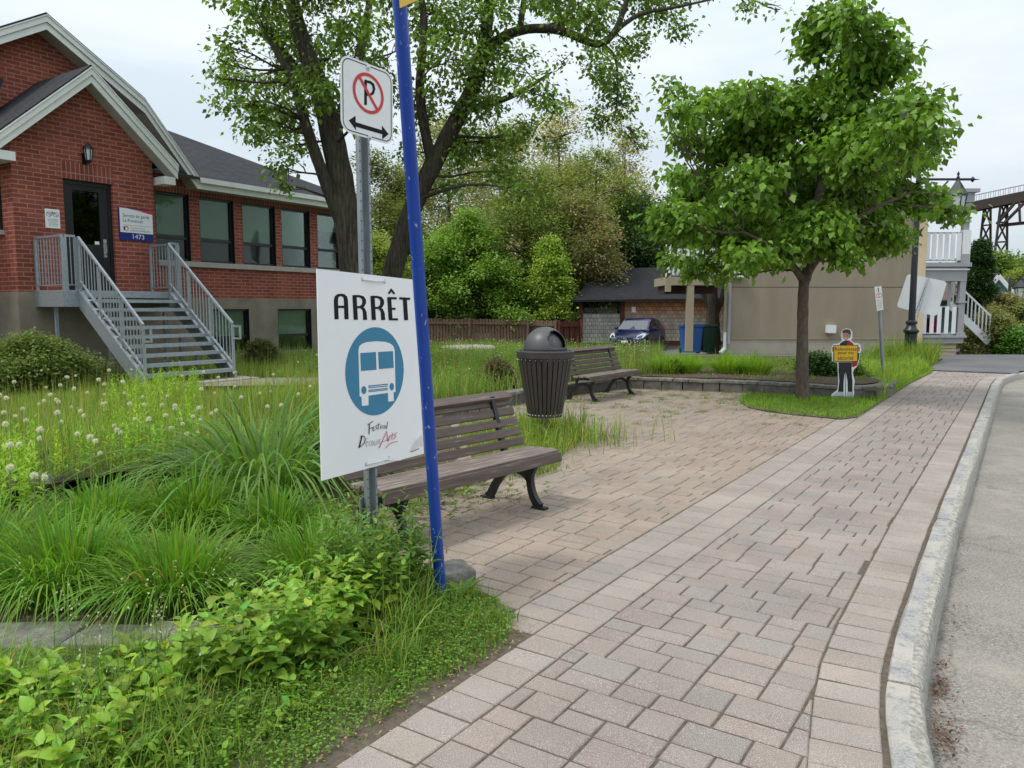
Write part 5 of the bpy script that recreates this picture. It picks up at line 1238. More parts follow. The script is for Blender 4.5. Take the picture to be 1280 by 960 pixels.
s = Mesh(); hbox(s, a0-.3, a1+.25, HD-.1, HD+PD, ztp-.12, ztp, 'graytrim'); hbox(s, a0-.3, a1+.12, HD-.02, HD+PD, ztp-.45, ztp-.12, 'graytrim'); s.build('porch_roof', hb)
s = Mesh(); hbox(s, a0+.75, a1-.3, HD+.8, HD+1.3, zd1+.02, zd1+.62, 'cushion'); tag(s.build('outdoor_armchair', bevel=.05), 'dark red cushioned seat on the lower porch of the beige house', 'armchair')
# porch stair to the right
s = Mesh(); A_ = W_(cx(1188, 347, HD+1), HD+1, cz(1188, 347, HD+1)); B_ = W_(cx(1238, 395, HD+1), HD+1, cz(1238, 395, HD+1)); hgt = 1.0
s.bar(A_, B_, .06, .06, 'whitep'); s.bar(A_-Vector((0, 0, .95)), B_-Vector((0, 0, .95)), .05, .26, 'whitep')
for k in range(1, 12): q_ = A_.lerp(B_, k/11); s.bar(q_, q_-Vector((0, 0, .95)), .045, .045, 'whitep', up=(1, 0, 0))
s.bar(A_+Vector((0, 0, .25)), A_-Vector((0, 0, 1.1)), .11, .11, 'whitep', up=(1, 0, 0)); s.build('porch_stair_railing', hb)
# left rear balcony
xb0, xb1 = cx(833, 330, HD-.6), cx(906, 330, HD-.6); zf_ = cz(850, 346, HD-.6)
s = Mesh(); hbox(s, xb0, xb1-.05, HD-.6, HD+1.6, zf_-.28, zf_, 'trimbeige'); hbox(s, xb0, cx(839, 350, HD-.6), HD-.6, HD-.4, zf_-.5, zf_-.28, 'trimbeige'); s.build('balcony_deck', hb)
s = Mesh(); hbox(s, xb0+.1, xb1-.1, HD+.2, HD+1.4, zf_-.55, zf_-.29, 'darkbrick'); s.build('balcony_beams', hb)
s = Mesh(); hbox(s, cx(858.5, 400, HD-.6), cx(867, 400, HD-.6), HD-.59, HD-.36, .12, zf_-.28, 'trimbeige'); s.build('balcony_post', hb)
slat_rail(xb0+.18, xb1-.05, HD-.5, zf_-.02, .98, 11, .11)
s = Mesh(); hbox(s, xb0, xb0+.15, HD-.6, HD-.45, zf_, zf_+1.05, 'whitep'); s.lathe(tuple(W_(xb0+.075, HD-.525, 0)), [(.1, zf_+1.05), (.1, zf_+1.09), (.03, zf_+1.1), (.06, zf_+1.15), (0, zf_+1.21)], 'whitep', 10); s.build('balcony_newel', hb)
# wheelie bins
def bin_(px, d, hpx, label, mat, w=.58):
    g = D(px, 440, d); zz = drive_z(g.x, g.y)+.01; X = cx(px, 440, d)
    t = thing('wheelie_bin', label, 'wheelie bin', tuple(CF(X, d, zz)), AZ, None); h = 1.05
    s = Mesh(); V = [CF(X+a*w/2*k, d+b*.34*k, zz+z) for z, k in ((.06, .80), (h-.08, 1.0)) for a, b in ((-1, -1), (1, -1), (1, 1), (-1, 1))]
    s.add(V, [(0, 3, 2, 1), (4, 5, 6, 7), (0, 1, 5, 4), (1, 2, 6, 5), (2, 3, 7, 6), (3, 0, 4, 7)], mat); s.build('body', t, bevel=.03)
    s = Mesh(); V = [CF(X+a*(w/2+.03)*k, d+b*.37*k, zz+z) for z, k in ((h-.08, 1.0), (h-.03, 1.03), (h+.03, .86)) for a, b in ((-1, -1), (1, -1), (1, 1), (-1, 1))]
    s.add(V, [(0, 3, 2, 1), (8, 9, 10, 11)]+[(i*4+k, i*4+(k+1) % 4, i*4+4+(k+1) % 4, i*4+4+k) for i in (0, 1) for k in range(4)], mat); s.build('lid', t, bevel=.01)
    for sg in (-1, 1):
        s = Mesh(); c_ = CF(X+sg*w*.42, d+.30, zz+.11); s.tube([c_-Vector((RT[0], RT[1], 0))*.03, c_+Vector((RT[0], RT[1], 0))*.03], .11, 'rubber', 14); s.build('wheel', t, smooth=True)
    return t
bin_(863, 28.0, 30, 'blue wheelie bin half hidden by the beige balcony post', 'blue', .74); bin_(884, 28.2, 30, 'dark green wheelie bin beside the blue bin', 'green', .56)

# ================================================================== SHED WITH CEDAR SHINGLES
SD = 38.5; zg = -.42
shx0, shx1 = cx(722, 430, SD), cx(925, 430, SD); ztop = cz(760, 374.5, SD)
sh = thing('cedar_shed', 'long shed clad in weathered cedar shingles with dark hipped roof and red posts', 'shed', tuple(CF(shx0, SD, zg)), AZ)
xw = cx(778, 400, SD)
s = Mesh(); hbox(s, xw, shx1+4, SD, SD+.15, zg+.35, ztop, 'cedar_mix'); s.build('shingle_wall', sh)
s = Mesh(); hbox(s, shx0+.25, xw-.1, SD, SD+.12, zg+.3, cz(750, 392, SD), 'cedar_gray'); s.build('shingle_wall', sh)
for xp in (shx0, xw-.12):
    s = Mesh(); hbox(s, xp, xp+.22, SD-.06, SD+.16, zg, ztop, 'redwood'); s.build('red_post', sh)
s = Mesh(); hbox(s, xw+.1, shx1+4, SD-.03, SD-.002, zg+.2, zg+.38, 'redwood'); hbox(s, shx0, shx1+4, SD-.05, SD+.0, ztop-.02, ztop+.14, 'redwood'); s.build('red_trim', sh)
s = Mesh(); hbox(s, xw, shx1+4, SD+.05, SD+.12, zg-.3, zg+.2, 'conc'); s.build('plinth', sh)
xr0 = cx(715, 374, SD-.4); zrf = cz(715, 375, SD-.5); xr1 = cx(752, 336, SD+2.2); zr1 = cz(752, 336, SD+2.6)
P = [W_(xr0, SD-.5, zrf), W_(shx1+4, SD-.5, zrf+.15), W_(shx1+4, SD+2.6, zr1+.25), W_(xr1, SD+2.6, zr1)]
s = Mesh(); s.prism(P, (0, 0, -.1), 'shingle2'); s.prism([W_(xr0, SD-.5, zrf), W_(xr1, SD+2.6, zr1), W_(xr0, SD+5.7, zrf)], (0, 0, -.1), 'shingle2'); s.prism([W_(xr0, SD+5.7, zrf), W_(xr1, SD+2.6, zr1), W_(shx1+4, SD+2.6, zr1+.25), W_(shx1+4, SD+5.7, zrf+.15)], (0, 0, -.1), 'shingle2'); s.build('roof', sh)
s = Mesh()
xl0, xl1 = shx0+.25, xw-.12; zl0, zl1 = cz(750, 391, SD), cz(750, 384.5, SD)
for k in range(int((xl1-xl0)/.12)):
    for sg in (1, -1):
        xa = xl0+k*.12; s.bar(W_(xa, SD+.05+.015*sg, zl0), W_(xa+.26*sg+(.0 if sg > 0 else .26), SD+.05+.015*sg, zl1), .022, .008, 'graytrim')
s.build('lattice', sh)
p_ = cx(792, 387, SD); z_ = cz(792, 387, SD); s = Mesh(); hbox(s, p_-.1, p_+.1, SD-.02, SD-.003, z_-.14, z_+.14, 'white'); tag(s.build('wall_notice'), 'small blank white notice on the cedar shed wall above the car', 'notice')

# ================================================================== FENCE
def plank_fence(pts, name, label, mat, zoff=0, hpx=None):
    A0_, B0_ = pts; t = thing(name, label, 'fence', tuple(CF(A0_[0], A0_[1], A0_[2])), AZ)
    a = CF(*A0_[:3]); b = CF(*B0_[:3]); L = (b-a).length; n = int(L/.145); hh = A0_[3]; d = (b-a).normalized(); nn = Vector((-d.y, d.x, 0)); rr = random.Random(int(L*100))
    s = Mesh()
    for k in range(n):
        p = a+d*(k+.5)*L/n; h = hh+rr.uniform(-.02, .02); tl = rr.uniform(-.006, .006)
        s.bar(p+nn*(.02*(k % 2)), p+nn*(.02*(k % 2))+Vector((d.x*tl, d.y*tl, h)), .12, .018, mat, up=tuple(nn))
    s.build('planks', t)
    for z in (.3, hh-.2):
        s = Mesh(); s.bar(a+Vector((0, 0, z))-nn*.04, b+Vector((0, 0, z))-nn*.04, .04, .09, mat); s.build('rail', t)
    m = max(2, int(L/2.4)+1)
    for k in range(m): p = a.lerp(b, k/(m-1))-nn*.06; s = Mesh(); s.bar(p, p+Vector((0, 0, hh+.06)), .1, .1, mat, up=(1, 0, 0)); s.build('fence_post', t)
fd = 37.0
plank_fence(((cx(515, 430, fd), fd, -.35, 1.45), (cx(660, 430, fd), fd, -.4, 1.45)), 'wooden_fence', 'long weathered brown board fence behind the litter bin', 'fencewood')
plank_fence(((cx(661, 430, fd), fd+.3, -.4, 1.42), (cx(694, 430, fd), fd-1.2, -.42, 1.42)), 'wooden_fence', 'short dark board fence section left of the red stained one', 'fencewood')
plank_fence(((cx(696, 430, fd), fd-1.2, -.42, 1.4), (cx(724, 430, fd), fd-.6, -.42, 1.4)), 'wooden_fence', 'short red stained board fence joining the cedar shed', 'redwood')
# traffic cone
cp = D(690, 440, 33); s = Mesh(); zz = -.36; s.lathe((cp.x, cp.y, zz), [(.22, 0), (.22, .04), (.13, .05), (.03, .68), (0, .68)], 'orange', 16)
tag(s.build('traffic_cone', smooth=True), 'small orange traffic cone in front of the board fence', 'traffic cone')
# concrete well lid in the meadow
g = G(585, 447, .06); s = Mesh(); s.lathe((g.x, g.y, -.05), [(.85, 0), (.88, .42), (.8, .48), (0, .5)], 'conc', 20); tag(s.build('well_cover', smooth=False, bevel=.02), 'round pale concrete well cover in the meadow before the fence', 'well cover')

# ================================================================== CAR
def make_car(X, d, yaw):
    zz = float(drive_z(*[CF(X, d, 0).x, CF(X, d, 0).y]))+.005
    loc = CF(X, d, zz); t = thing('parked_car', 'dark blue small hatchback parked in front of the cedar shed', 'car', tuple(loc), AZ+yaw)
    Lc, Wc = 3.95, 1.70
    R_ = Matrix.Translation(loc) @ Matrix.Rotation(AZ+yaw, 4, 'Z')
    def lf(x, y, z): return R_ @ Vector((x, y, z))     # local: nose towards -y
    # body stations: y, half width, z bottom, z shoulder(side), z deck (centre)
    ST = [(-1.97, .52, .30, .52, .58), (-1.92, .70, .22, .58, .66), (-1.80, .80, .20, .66, .74), (-1.5, .845, .20, .76, .86), (-1.1, .85, .20, .84, .96), (-.75, .85, .20, .90, 1.02), (0, .85, .20, .93, 1.02), (.8, .85, .20, .96, 1.02), (1.4, .845, .20, .98, 1.04), (1.75, .82, .22, .98, 1.02), (1.93, .76, .28, .92, .96), (1.97, .70, .34, .80, .86)]
    s = Mesh(); V = []
    for y, hw, zb, zs, zd in ST:
        half = [(0, zb), (hw*.82, zb), (hw*.98, zb+.14), (hw, zb+.30 if zs > .62 else (zb+zs)/2), (hw*.975, zs-.04), (hw*.90, zs+.02), (hw*.6, (zs+zd)/2+.03), (0, zd)]
        for x, z in half: V.append(lf(x, y, z))
        for x, z in reversed(half[1:-1]): V.append(lf(-x, y, z))
    n = 14; fs = [(i*n+k, i*n+(k+1) % n, (i+1)*n+(k+1) % n, (i+1)*n+k) for i in range(len(ST)-1) for k in range(n)] + [tuple(range(n)), tuple((len(ST)-1)*n+k for k in range(n))]
    s.add(V, fs, 'carpaint'); body = s.build('body', t, smooth=True)
    # greenhouse
    GH = [(-.98, .74, .95, .97), (-.30, .66, .98, 1.42), (.05, .645, 1.0, 1.50), (.7, .63, 1.0, 1.51), (1.35, .60, 1.0, 1.46), (1.72, .585, 1.0, 1.34), (1.90, .62, .98, 1.0)]
    s = Mesh(); V = []
    for y, hw, zb, zt_ in GH:
        wb = .80 if y < 1.6 else .74
        for x, z in ((wb, zb-.03), (hw, zt_-.05), (hw*.85, zt_), (0, zt_+.015), (-hw*.85, zt_), (-hw, zt_-.05), (-wb, zb-.03)): V.append(lf(x, y, z))
    n = 7; s.add(V, [(i*n+k, i*n+k+1, (i+1)*n+k+1, (i+1)*n+k) for i in range(len(GH)-1) for k in range(n-1)], 'carpaint'); s.build('cabin', t, smooth=True)
    def pane(name, pts, off=.012, mat='carglass'):
        c = sum((Vector(p) for p in pts), Vector())/len(pts); nrm = (Vector(pts[1])-Vector(pts[0])).cross(Vector(pts[2])-Vector(pts[0])).normalized()
        if nrm.dot(c-Vector((0, .3, 1.0))) < 0: nrm = -nrm
        s = Mesh(); P = [lf(*(Vector(p)+nrm*off)) for p in pts]; s.sheet(P, mat); s.build(name, t)
    M_ = 'windscreen'
    pane('windscreen', [(-.70, -.93, .99), (.70, -.93, .99), (.60, -.34, 1.39), (-.60, -.34, 1.39)], .02)
    for sg in (1, -1):
        pane('side_window', [(sg*.765, -.62, 1.02), (sg*.785, .28, 1.02), (sg*.655, .28, 1.42), (sg*.665, -.12, 1.40)], .015)
        pane('side_window', [(sg*.785, .36, 1.02), (sg*.775, 1.25, 1.02), (sg*.625, 1.15, 1.38), (sg*.65, .36, 1.42)], .015)
    pane('rear_window', [(-.6, 1.86, 1.06), (.6, 1.86, 1.06), (.53, 1.72, 1.30), (-.53, 1.72, 1.30)], .03)
    for sg in (1, -1):
        s = Mesh(); P = [(.50, -1.93, .60), (.78, -1.80, .63), (.84, -1.38, .80), (.70, -1.42, .84), (.52, -1.78, .74)]
        s.sheet([lf(sg*x*1.008, y-.02, z+.02) for x, y, z in P], 'lampglass'); s.build('headlight', t)
        s = Mesh(); c_ = lf(sg*.93, -.45, 1.05); s.lathe(tuple(c_), [(0, .07), (.08, .05), (.10, 0), (.07, -.05), (0, -.06)], 'carpaint', 10); s.build('side_mirror', t, smooth=True)
        s = Mesh(); s.sheet([lf(sg*x, y+.02, z) for x, y, z in ((.60, 1.95, .85), (.76, 1.90, .87), (.72, 1.86, 1.1), (.64, 1.9, 1.1))], 'red'); s.build('tail_light', t)
        for y in (-1.25, 1.22):
            w_ = Mesh(); a_ = lf(sg*.66, y, .30); b_ = lf(sg*.862, y, .30); w_.tube([a_, b_], .30, 'rubber', 28); wh = w_.build('wheel', t, smooth=True)
            r_ = Mesh(); r_.tube([lf(sg*.863, y, .30), lf(sg*.868, y, .30)], .20, 'alloy', 24); r_.build('rim', wh, smooth=True)
            k_ = Mesh()
            for q in range(5): an = 2*math.pi*q/5; k_.bar(lf(sg*.872, y+.04*math.cos(an), .30+.04*math.sin(an)), lf(sg*.872, y+.19*math.cos(an+.3), .30+.19*math.sin(an+.3)), .05, .006, 'black', up=tuple(lf(1, 0, 0)-lf(0, 0, 0)))
            k_.build('rim_gaps', wh)
            ar = Mesh(); nA_ = 20; V = [lf(sg*(.852+.004*j), y+r*math.cos(math.pi*k/nA_), .30+r*math.sin(math.pi*k/nA_)) for j in (0, 1) for r in (.32, .37) for k in range(nA_+1)]
            ar.add(V[2*(nA_+1):], [(k, k+1, nA_+2+k, nA_+1+k) for k in range(nA_)], 'black'); ar.build('wheel_arch', t)
    s = Mesh(); s.sheet([lf(*p) for p in ((-.42, -1.985, .66), (.42, -1.985, .66), (.34, -2.0, .56), (-.34, -2.0, .56))], 'black'); s.build('grille', t)
    s = Mesh(); s.box(-.07, .07, -2.02, -2.003, .58, .67, 'chrome', fr=lf); s.build('emblem', t)
    s = Mesh(); s.box(-.16, .16, -2.02, -1.99, .44, .53, 'white', fr=lf); s.build('licence_plate', t)
    s = Mesh(); s.sheet([lf(*p) for p in ((-.5, -1.975, .40), (.5, -1.975, .40), (.45, -1.965, .28), (-.45, -1.965, .28))], 'black'); s.build('lower_intake', t)
    return t
cxp = cx(799, 425, 36.3); make_car(cxp, 36.6, -math.radians(27))

# ================================================================== FAR RIGHT: blue house, trestle, tree trunks
bd = 52
bh = thing('blue_house', 'small blue clapboard house gable with white trim beyond the cedar hedge', 'house', tuple(CF(cx(1250, 400, bd), bd, -.5)), AZ)
gx0, gx1, gpk = cx(1229, 400, bd), cx(1282, 400, bd), cx(1246, 343, bd); zg0 = cz(1250, 385, bd); zgp = cz(1246, 346, bd)
s = Mesh(); s.prism([W_(gx0, bd, -.6), W_(gx1+1.4, bd, -.6), W_(gx1+1.4, bd, 0.6), W_(gpk, bd, zgp), W_(gx0, bd, zgp-1.1)], Vector((FW[0], FW[1], 0))*8, 'bluehouse'); s.build('wall', bh)
s = Mesh(); s.bar(W_(gpk, bd-.15, zgp+.05), W_(gx1+.7, bd-.15, cz(1280, 402, bd)), .2, .28, 'whitep'); s.bar(W_(gpk, bd-.15, zgp+.05), W_(gx0-.4, bd-.15, zgp-1.45), .2, .28, 'whitep'); s.build('fascia', bh)
s = Mesh(); s.prism([W_(gpk, bd-.2, zgp+.2), W_(gx0-2.6, bd-.2, zgp-1.6), W_(gx0-2.6, bd+8, zgp-1.6), W_(gpk, bd+8, zgp+.2)], (0, 0, .08), 'brownroof'); s.prism([W_(gpk, bd-.2, zgp+.2), W_(gx1+1.2, bd-.2, 1.0), W_(gx1+1.2, bd+8, 1.0), W_(gpk, bd+8, zgp+.2)], (0, 0, .08), 'brownroof'); s.build('roof', bh)
s = Mesh(); a_, z_ = cx(1238, 382, bd), cz(1238, 382, bd); hbox(s, a_-.4, a_+.35, bd-.06, bd-.004, z_-.9, z_+.5, 'whitep'); wf = s.build('window', bh)
s = Mesh(); hbox(s, a_-.28, a_+.22, bd-.075, bd-.062, z_-.8, z_+.36, 'inside'); s.build('pane', wf)
s = Mesh(); hbox(s, cx(1262, 400, 56), cx(1262, 400, 56)+9, 56, 60, -.5, 1.3, 'darkbrick'); tag(s.build('brick_outbuilding', bevel=.02), 'low dark red brick outbuilding right of the blue house', 'outbuilding')
# trestle bridge
tr = thing('railway_trestle', 'high dark steel railway trestle crossing the sky at right', 'bridge', tuple(CF(110, 175, -1)), AZ)
dL, dR = 190., 165.
def tp(px, py, d): return D(px, py, d)
L0, R0 = tp(1150, 272, dL), tp(1330, 236, dR)
yd = Vector((FW[0], FW[1], 0))
s = Mesh(); s.bar(L0, R0, 2.6, 2.1, 'rust'); s.build('girder', tr)
for off in (-2.3, 2.3):
    s = Mesh(); a = L0+yd*off+Vector((0, 0, 2.6)); b = R0+yd*off+Vector((0, 0, 2.6)); s.bar(a, b, .12, .12, 'graytrim')
    for k in range(31): q = a.lerp(b, k/30); s.bar(q, q-Vector((0, 0, 1.3)), .1, .1, 'graytrim', up=(1, 0, 0))
    s.build('handrail', tr)
for px0, px1, pyt in ((1240.5, 1248.5, 256), (1345, 1353, 236)):
    dd2 = dL+(dR-dL)*(px0-1150)/180
    for off in (-3, 3):
        a, b = tp(px0, pyt, dd2)+yd*off, tp(px1, pyt-1, dd2)+yd*off; a2 = Vector((a.x, a.y, -1))-Vector((RT[0], RT[1], 0))*1.5; b2 = Vector((b.x, b.y, -1))+Vector((RT[0], RT[1], 0))*1.5
        s = Mesh(); s.bar(a, a2, .5, .5, 'rust', up=(1, 0, 0)); s.bar(b, b2, .5, .5, 'rust', up=(1, 0, 0))
        for k in range(6):
            u, v = k/6, (k+1)/6; s.bar(a.lerp(a2, u), b.lerp(b2, v), .28, .28, 'rust'); s.bar(b.lerp(b2, u), a.lerp(a2, v), .28, .28, 'rust'); s.bar(a.lerp(a2, v), b.lerp(b2, v), .35, .35, 'rust')
        s.build('tower', tr)
s = Mesh(); a, b = tp(1248, 282, 176), tp(1345, 272, 163); s.bar(a, b, .5, .7, 'rust'); s.build('lower_chord', tr)
for (xa, ya, xb, yb) in ((1246, 280, 1270, 252), (1254, 280, 1280, 254), (1274, 252, 1275, 278), (1300, 250, 1345, 275)):
    s = Mesh(); s.bar(tp(xa, ya, 176-(xa-1240)*.15), tp(xb, yb, 176-(xb-1240)*.15), .5, .5, 'rust'); s.build('brace', tr)

# ================================================================== GRASS AND WEEDS
def put(name, parts, mat='grass', kind='stuff', parent=None, label=None, cat_=None, group=None):
    V, Fc, C = cat(parts); o = np_mesh(name, V, Fc, C, mat, parent, kind)
    if label: o['label'] = label
    if cat_: o['category'] = cat_
    if group: o['group'] = group
    return o
def P3(q, zf): return np.column_stack([q, zf(q[:, 0], q[:, 1])])
LIL = (.125, .30, .032); GRS = (.14, .25, .040); YEL = (.20, .30, .045); DRY = (.38, .31, .15); BRT = (.15, .32, .035)
def grass_field(q, zf, h, wd, lean, seg, col, dv=.25, hv=.35, patch=None, dry=.0):
    n = len(q); hh = h*np.clip(1+rng.normal(0, hv, n), .35, 2.2)
    if patch: hh *= .55+.9*vnoise(q[:, 0]+40, q[:, 1]+40, patch, 9)
    c = greens(n, col, dv)
    pn = vnoise(q[:, 0]+40, q[:, 1]+40, 1.1, 5)[:, None]; c = c*(.75+.5*pn)
    d_ = rng.random(n) < dry; c[d_] = greens(int(d_.sum()), DRY, .2)
    return blades(P3(q, zf), hh, wd*np.clip(1+rng.normal(0, .25, n), .5, 1.7), np.abs(rng.normal(lean, lean*.5, n)), rdirs(n), seg, c)
# --- foreground verge
VG = [(-1.95, -.4), (-1.95, 2.95), (-2.08, 3.22), (-2.42, 3.36), (-2.62, 2.75), (-2.95, 2.2), (-3.4, 1.72), (-4.0, 1.25), (-4.3, .85), (-5.4, -.4)]
parts = []
q = scatter(VG, 48000); edge = -1.99-q[:, 0]; q = q[rng.random(len(q)) < np.clip(edge*8+.35*(q[:, 1] > 2.2)-.12+.5*(vnoise(q[:, 0]+9, q[:, 1]+9, .18, 2)-.4), .02, 1)]
parts.append(grass_field(q, verge_z, .055, .0042, .5, 2, (.14, .29, .035), patch=.4))
q = scatter(VG, 9000); edge = -1.99-q[:, 0]; q = q[rng.random(len(q)) < np.clip((edge-.02)*3.5, 0, 1)]
parts.append(grass_field(q, verge_z, .15, .0055, .55, 3, (.15, .30, .04), patch=.35, dry=.03))
for cx_, cy_, n_, h_ in ((-2.42, 2.72, 160, .30), (-2.28, 2.45, 120, .22), (-2.6, 2.9, 140, .34), (-2.72, 2.4, 110, .26), (-3.3, 1.3, 160, .26), (-2.7, .9, 200, .22), (-3.6, .8, 200, .25), (-2.45, 1.5, 150, .18), (-3.1, .6, 200, .22)):
    q = np.array([cx_, cy_])+rng.normal(0, .07, (n_, 2)); parts.append(grass_field(q, verge_z, h_, .007, .55, 4, (.17, .33, .05), dry=.05))
put('verge_grass', parts, label='mown and tufted grass on the verge beside the paving')
# clover-like fine cover near the paving edge
q = scatter([(-1.96, -.2), (-1.96, 2.95), (-2.1, 3.25), (-2.45, 3.35), (-2.7, 2.3), (-2.6, 1.0), (-2.6, -.2)], 26000); e_ = -1.96-q[:, 0]; nn_ = vnoise(q[:, 0]+9, q[:, 1]+9, .22, 2)
q = q[rng.random(len(q)) < np.clip(e_*9, .04, 1)*np.clip(nn_*1.6-.2, .1, 1)]
P = P3(q, verge_z); P[:, 2] += rng.uniform(.005, .055, len(P)); ax_ = np.column_stack([rdirs(len(P)), rng.uniform(-.2, .5, len(P))])
parts = [inst(LEAF5, P, ax_, np.tile([0, 0, 1.], (len(P), 1)), rng.uniform(.010, .022, len(P)), rng.uniform(.008, .016, len(P)), greens(len(P), (.12, .27, .035), .3))]
put('clover', parts, 'weed', label='fine low clover along the paving edge')
# broadleaf weeds
def weeds(cent, zf, h, nl, L, col, spread=.1, stem=True, W=.62, up=.25):
    """leafy plants: stems with alternating leaves; returns (leafparts, stemparts)"""
    lp = []; sp = []
    for i in range(len(cent)):
        b = np.array([cent[i, 0], cent[i, 1], 0.]); b[2] = zf(b[0:1], b[1:2])[0] if callable(zf) else zf
        hh = h*rng.uniform(.6, 1.3); n = max(4, int(nl*rng.uniform(.7, 1.3))); lean = rng.normal(0, .12, 2)
        t = np.linspace(.12, 1, n); P = np.column_stack([b[0]+lean[0]*t*hh, b[1]+lean[1]*t*hh, b[2]+hh*t])
        an = np.arange(n)*2.4+rng.uniform(0, 6); ax_ = np.column_stack([np.cos(an), np.sin(an), up+rng.normal(0, .2, n)+.5*(t > .85)])
        Ls = L*(1.15-.55*t)*rng.uniform(.75, 1.25, n)
        c = greens(n, col, .14)*(.85+.3*t[:, None]); nr = np.column_stack([rng.normal(0, .3, n), rng.normal(0, .3, n), np.ones(n)])
        lp.append(inst(HEART, P, ax_, nr, Ls, Ls*W*rng.uniform(.85, 1.1, n), c))
        if stem: sp.append(blades(b[None], hh, .006, .05, np.array([lean/ (np.linalg.norm(lean)+1e-6)]), 3, np.array([[.12, .17, .04]]), tw=0.))
    return lp, sp
LW = (.21, .40, .042)
z_nowhere = None
c1 = scatter([(-2.35, -.2), (-2.55, 1.3), (-2.75, 2.2), (-3.0, 2.1), (-3.3, 1.35), (-3.9, .8), (-5.2, -.4)], 300)
l1, s1 = weeds(c1, verge_z, .12, 8, .09, LW)
c2 = scatter([(-2.45, 2.0), (-2.5, 2.75), (-2.75, 2.95), (-2.95, 2.55), (-3.0, 2.1), (-2.75, 1.7)], 120)
l2, s2 = weeds(c2, verge_z, .27, 12, .08, (.18, .36, .045), up=.15)
c3 = scatter([(-2.5, 2.75), (-2.52, 3.1), (-2.85, 3.15), (-3.1, 2.8), (-2.9, 2.5)], 90)
l3, s3 = weeds(c3, lambda x, y: .06+0*x, .42, 18, .075, (.115, .25, .04), W=.34, up=.35)
c4 = scatter([(-2.2, .0), (-2.25, 2.2), (-2.7, 2.3), (-3.4, 1.5), (-4.6, .4), (-4, -.2)], 700)
l4, s4 = weeds(c4, verge_z, .07, 6, .05, (.15, .32, .035), stem=False)
q = scatter(VG, 150); l5 = []
for cx_, cy_ in q[(-1.99-q[:, 0]) > .45][:80]:
    n = 9; an = rng.uniform(0, 6.3)+np.arange(n)*.7; P = np.tile([cx_, cy_, float(verge_z(cx_, cy_))+.01], (n, 1)); ax_ = np.column_stack([np.cos(an), np.sin(an), rng.uniform(.25, 1., n)])
    L_ = rng.uniform(.10, .17, n); l5.append(inst(HEART, P, ax_, np.tile([0, 0, 1.], (n, 1)), L_, L_*.30, greens(n, (.12, .25, .035), .2)))
put('broadleaf_weeds', l1+l2+l3+l4+l5, 'weed', label='bright broadleaf weeds filling the verge in the foreground')
put('weed_stems', s1+s2+s3, label='thin green stems of the verge weeds')
# flowering stalks with tiny pale buds
sp = []; bp_ = []
q = scatter([(-2.35, 1.2), (-2.6, 2.6), (-3.1, 2.25), (-3.9, 1.45), (-4.6, .7), (-3.2, .3)], 75)
for cx_, cy_ in q:
    hh = rng.uniform(.28, .52); b = np.array([[cx_, cy_, float(verge_z(cx_, cy_))]]); d_ = rdirs(1); sp.append(blades(b, hh, .0042, .14, d_, 4, np.array([[.16, .21, .07]]), tw=0., droop=.2))
    n = rng.integers(5, 12); tt = rng.uniform(.55, 1, n); P = np.column_stack([cx_+d_[0, 0]*hh*.14*tt**1.6, cy_+d_[0, 1]*hh*.14*tt**1.6, b[0, 2]+hh*tt*.97]); P[:, :2] += rng.normal(0, .012, (n, 2))
    bp_.append(inst(LEAF4, P, np.column_stack([rdirs(n), np.full(n, .6)]), np.column_stack([rdirs(n), np.ones(n)*.3]), .011, .010, np.tile([.62, .64, .45], (n, 1))*rng.uniform(.5, 1.1, (n, 1))))
    m = 7; tt = rng.uniform(.1, .7, m); P = np.column_stack([cx_+0*tt, cy_+0*tt, b[0, 2]+hh*tt]); bp_.append(inst(LEAF5, P, np.column_stack([rdirs(m), np.full(m, .5)]), np.tile([0, 0, 1.], (m, 1)), .035, .009, greens(m, (.11, .2, .04), .2)))
put('flower_stalks', sp+bp_, 'weed', label='thin flowering stalks with tiny pale buds over the slab edging')
# dry bits and soil crumbs along the edge
q = np.column_stack([rng.normal(-2.0, .06, 420), rng.uniform(.3, 3.25, 420)]); q = q[q[:, 0] < -1.9]; P = P3(q, lambda x, y: .012+0*x)
put('dry_litter', [inst(LEAF5, P, np.column_stack([rdirs(len(P)), rng.normal(0, .15, len(P))]), np.tile([0, 0, 1.], (len(P), 1)), rng.uniform(.008, .03, len(P)), rng.uniform(.003, .012, len(P)), greens(len(P), (.32, .25, .15), .4))], 'weed', label='dry leaf crumbs along the verge edge')
# leaf litter in the gutter
q = []
for (px, py, n_, r_) in ((1172, 860, 170, .06), (1178, 925, 190, .07), (1178, 882, 60, .10), (1172, 830, 60, .06), (1190, 700, 30, .15), (1240, 515, 30, .2), (1180, 780, 60, .12)):
    g = G(px, py, -.12); q.append(np.array([g.x, g.y])+rng.normal(0, 1, (n_, 2))*[r_*.45, r_*1.3])
q = np.concatenate(q); kx = np.interp(q[:, 1], [p[1] for p in KIN[:14]], [p[0] for p in KIN[:14]])+.175; q = q[q[:, 0] > kx]; P = P3(q, lambda x, y: -.112+rng.uniform(0, .012, len(x)))
put('leaf_litter', [inst(LEAF5, P, np.column_stack([rdirs(len(P)), rng.normal(0, .4, len(P))]), np.column_stack([rdirs(len(P))*.3, np.ones(len(P))]), rng.uniform(.01, .026, len(P)), rng.uniform(.006, .014, len(P)), greens(len(P), (.13, .095, .065), .5))], 'weed', label='brown seed husks gathered in the gutter against the kerb')

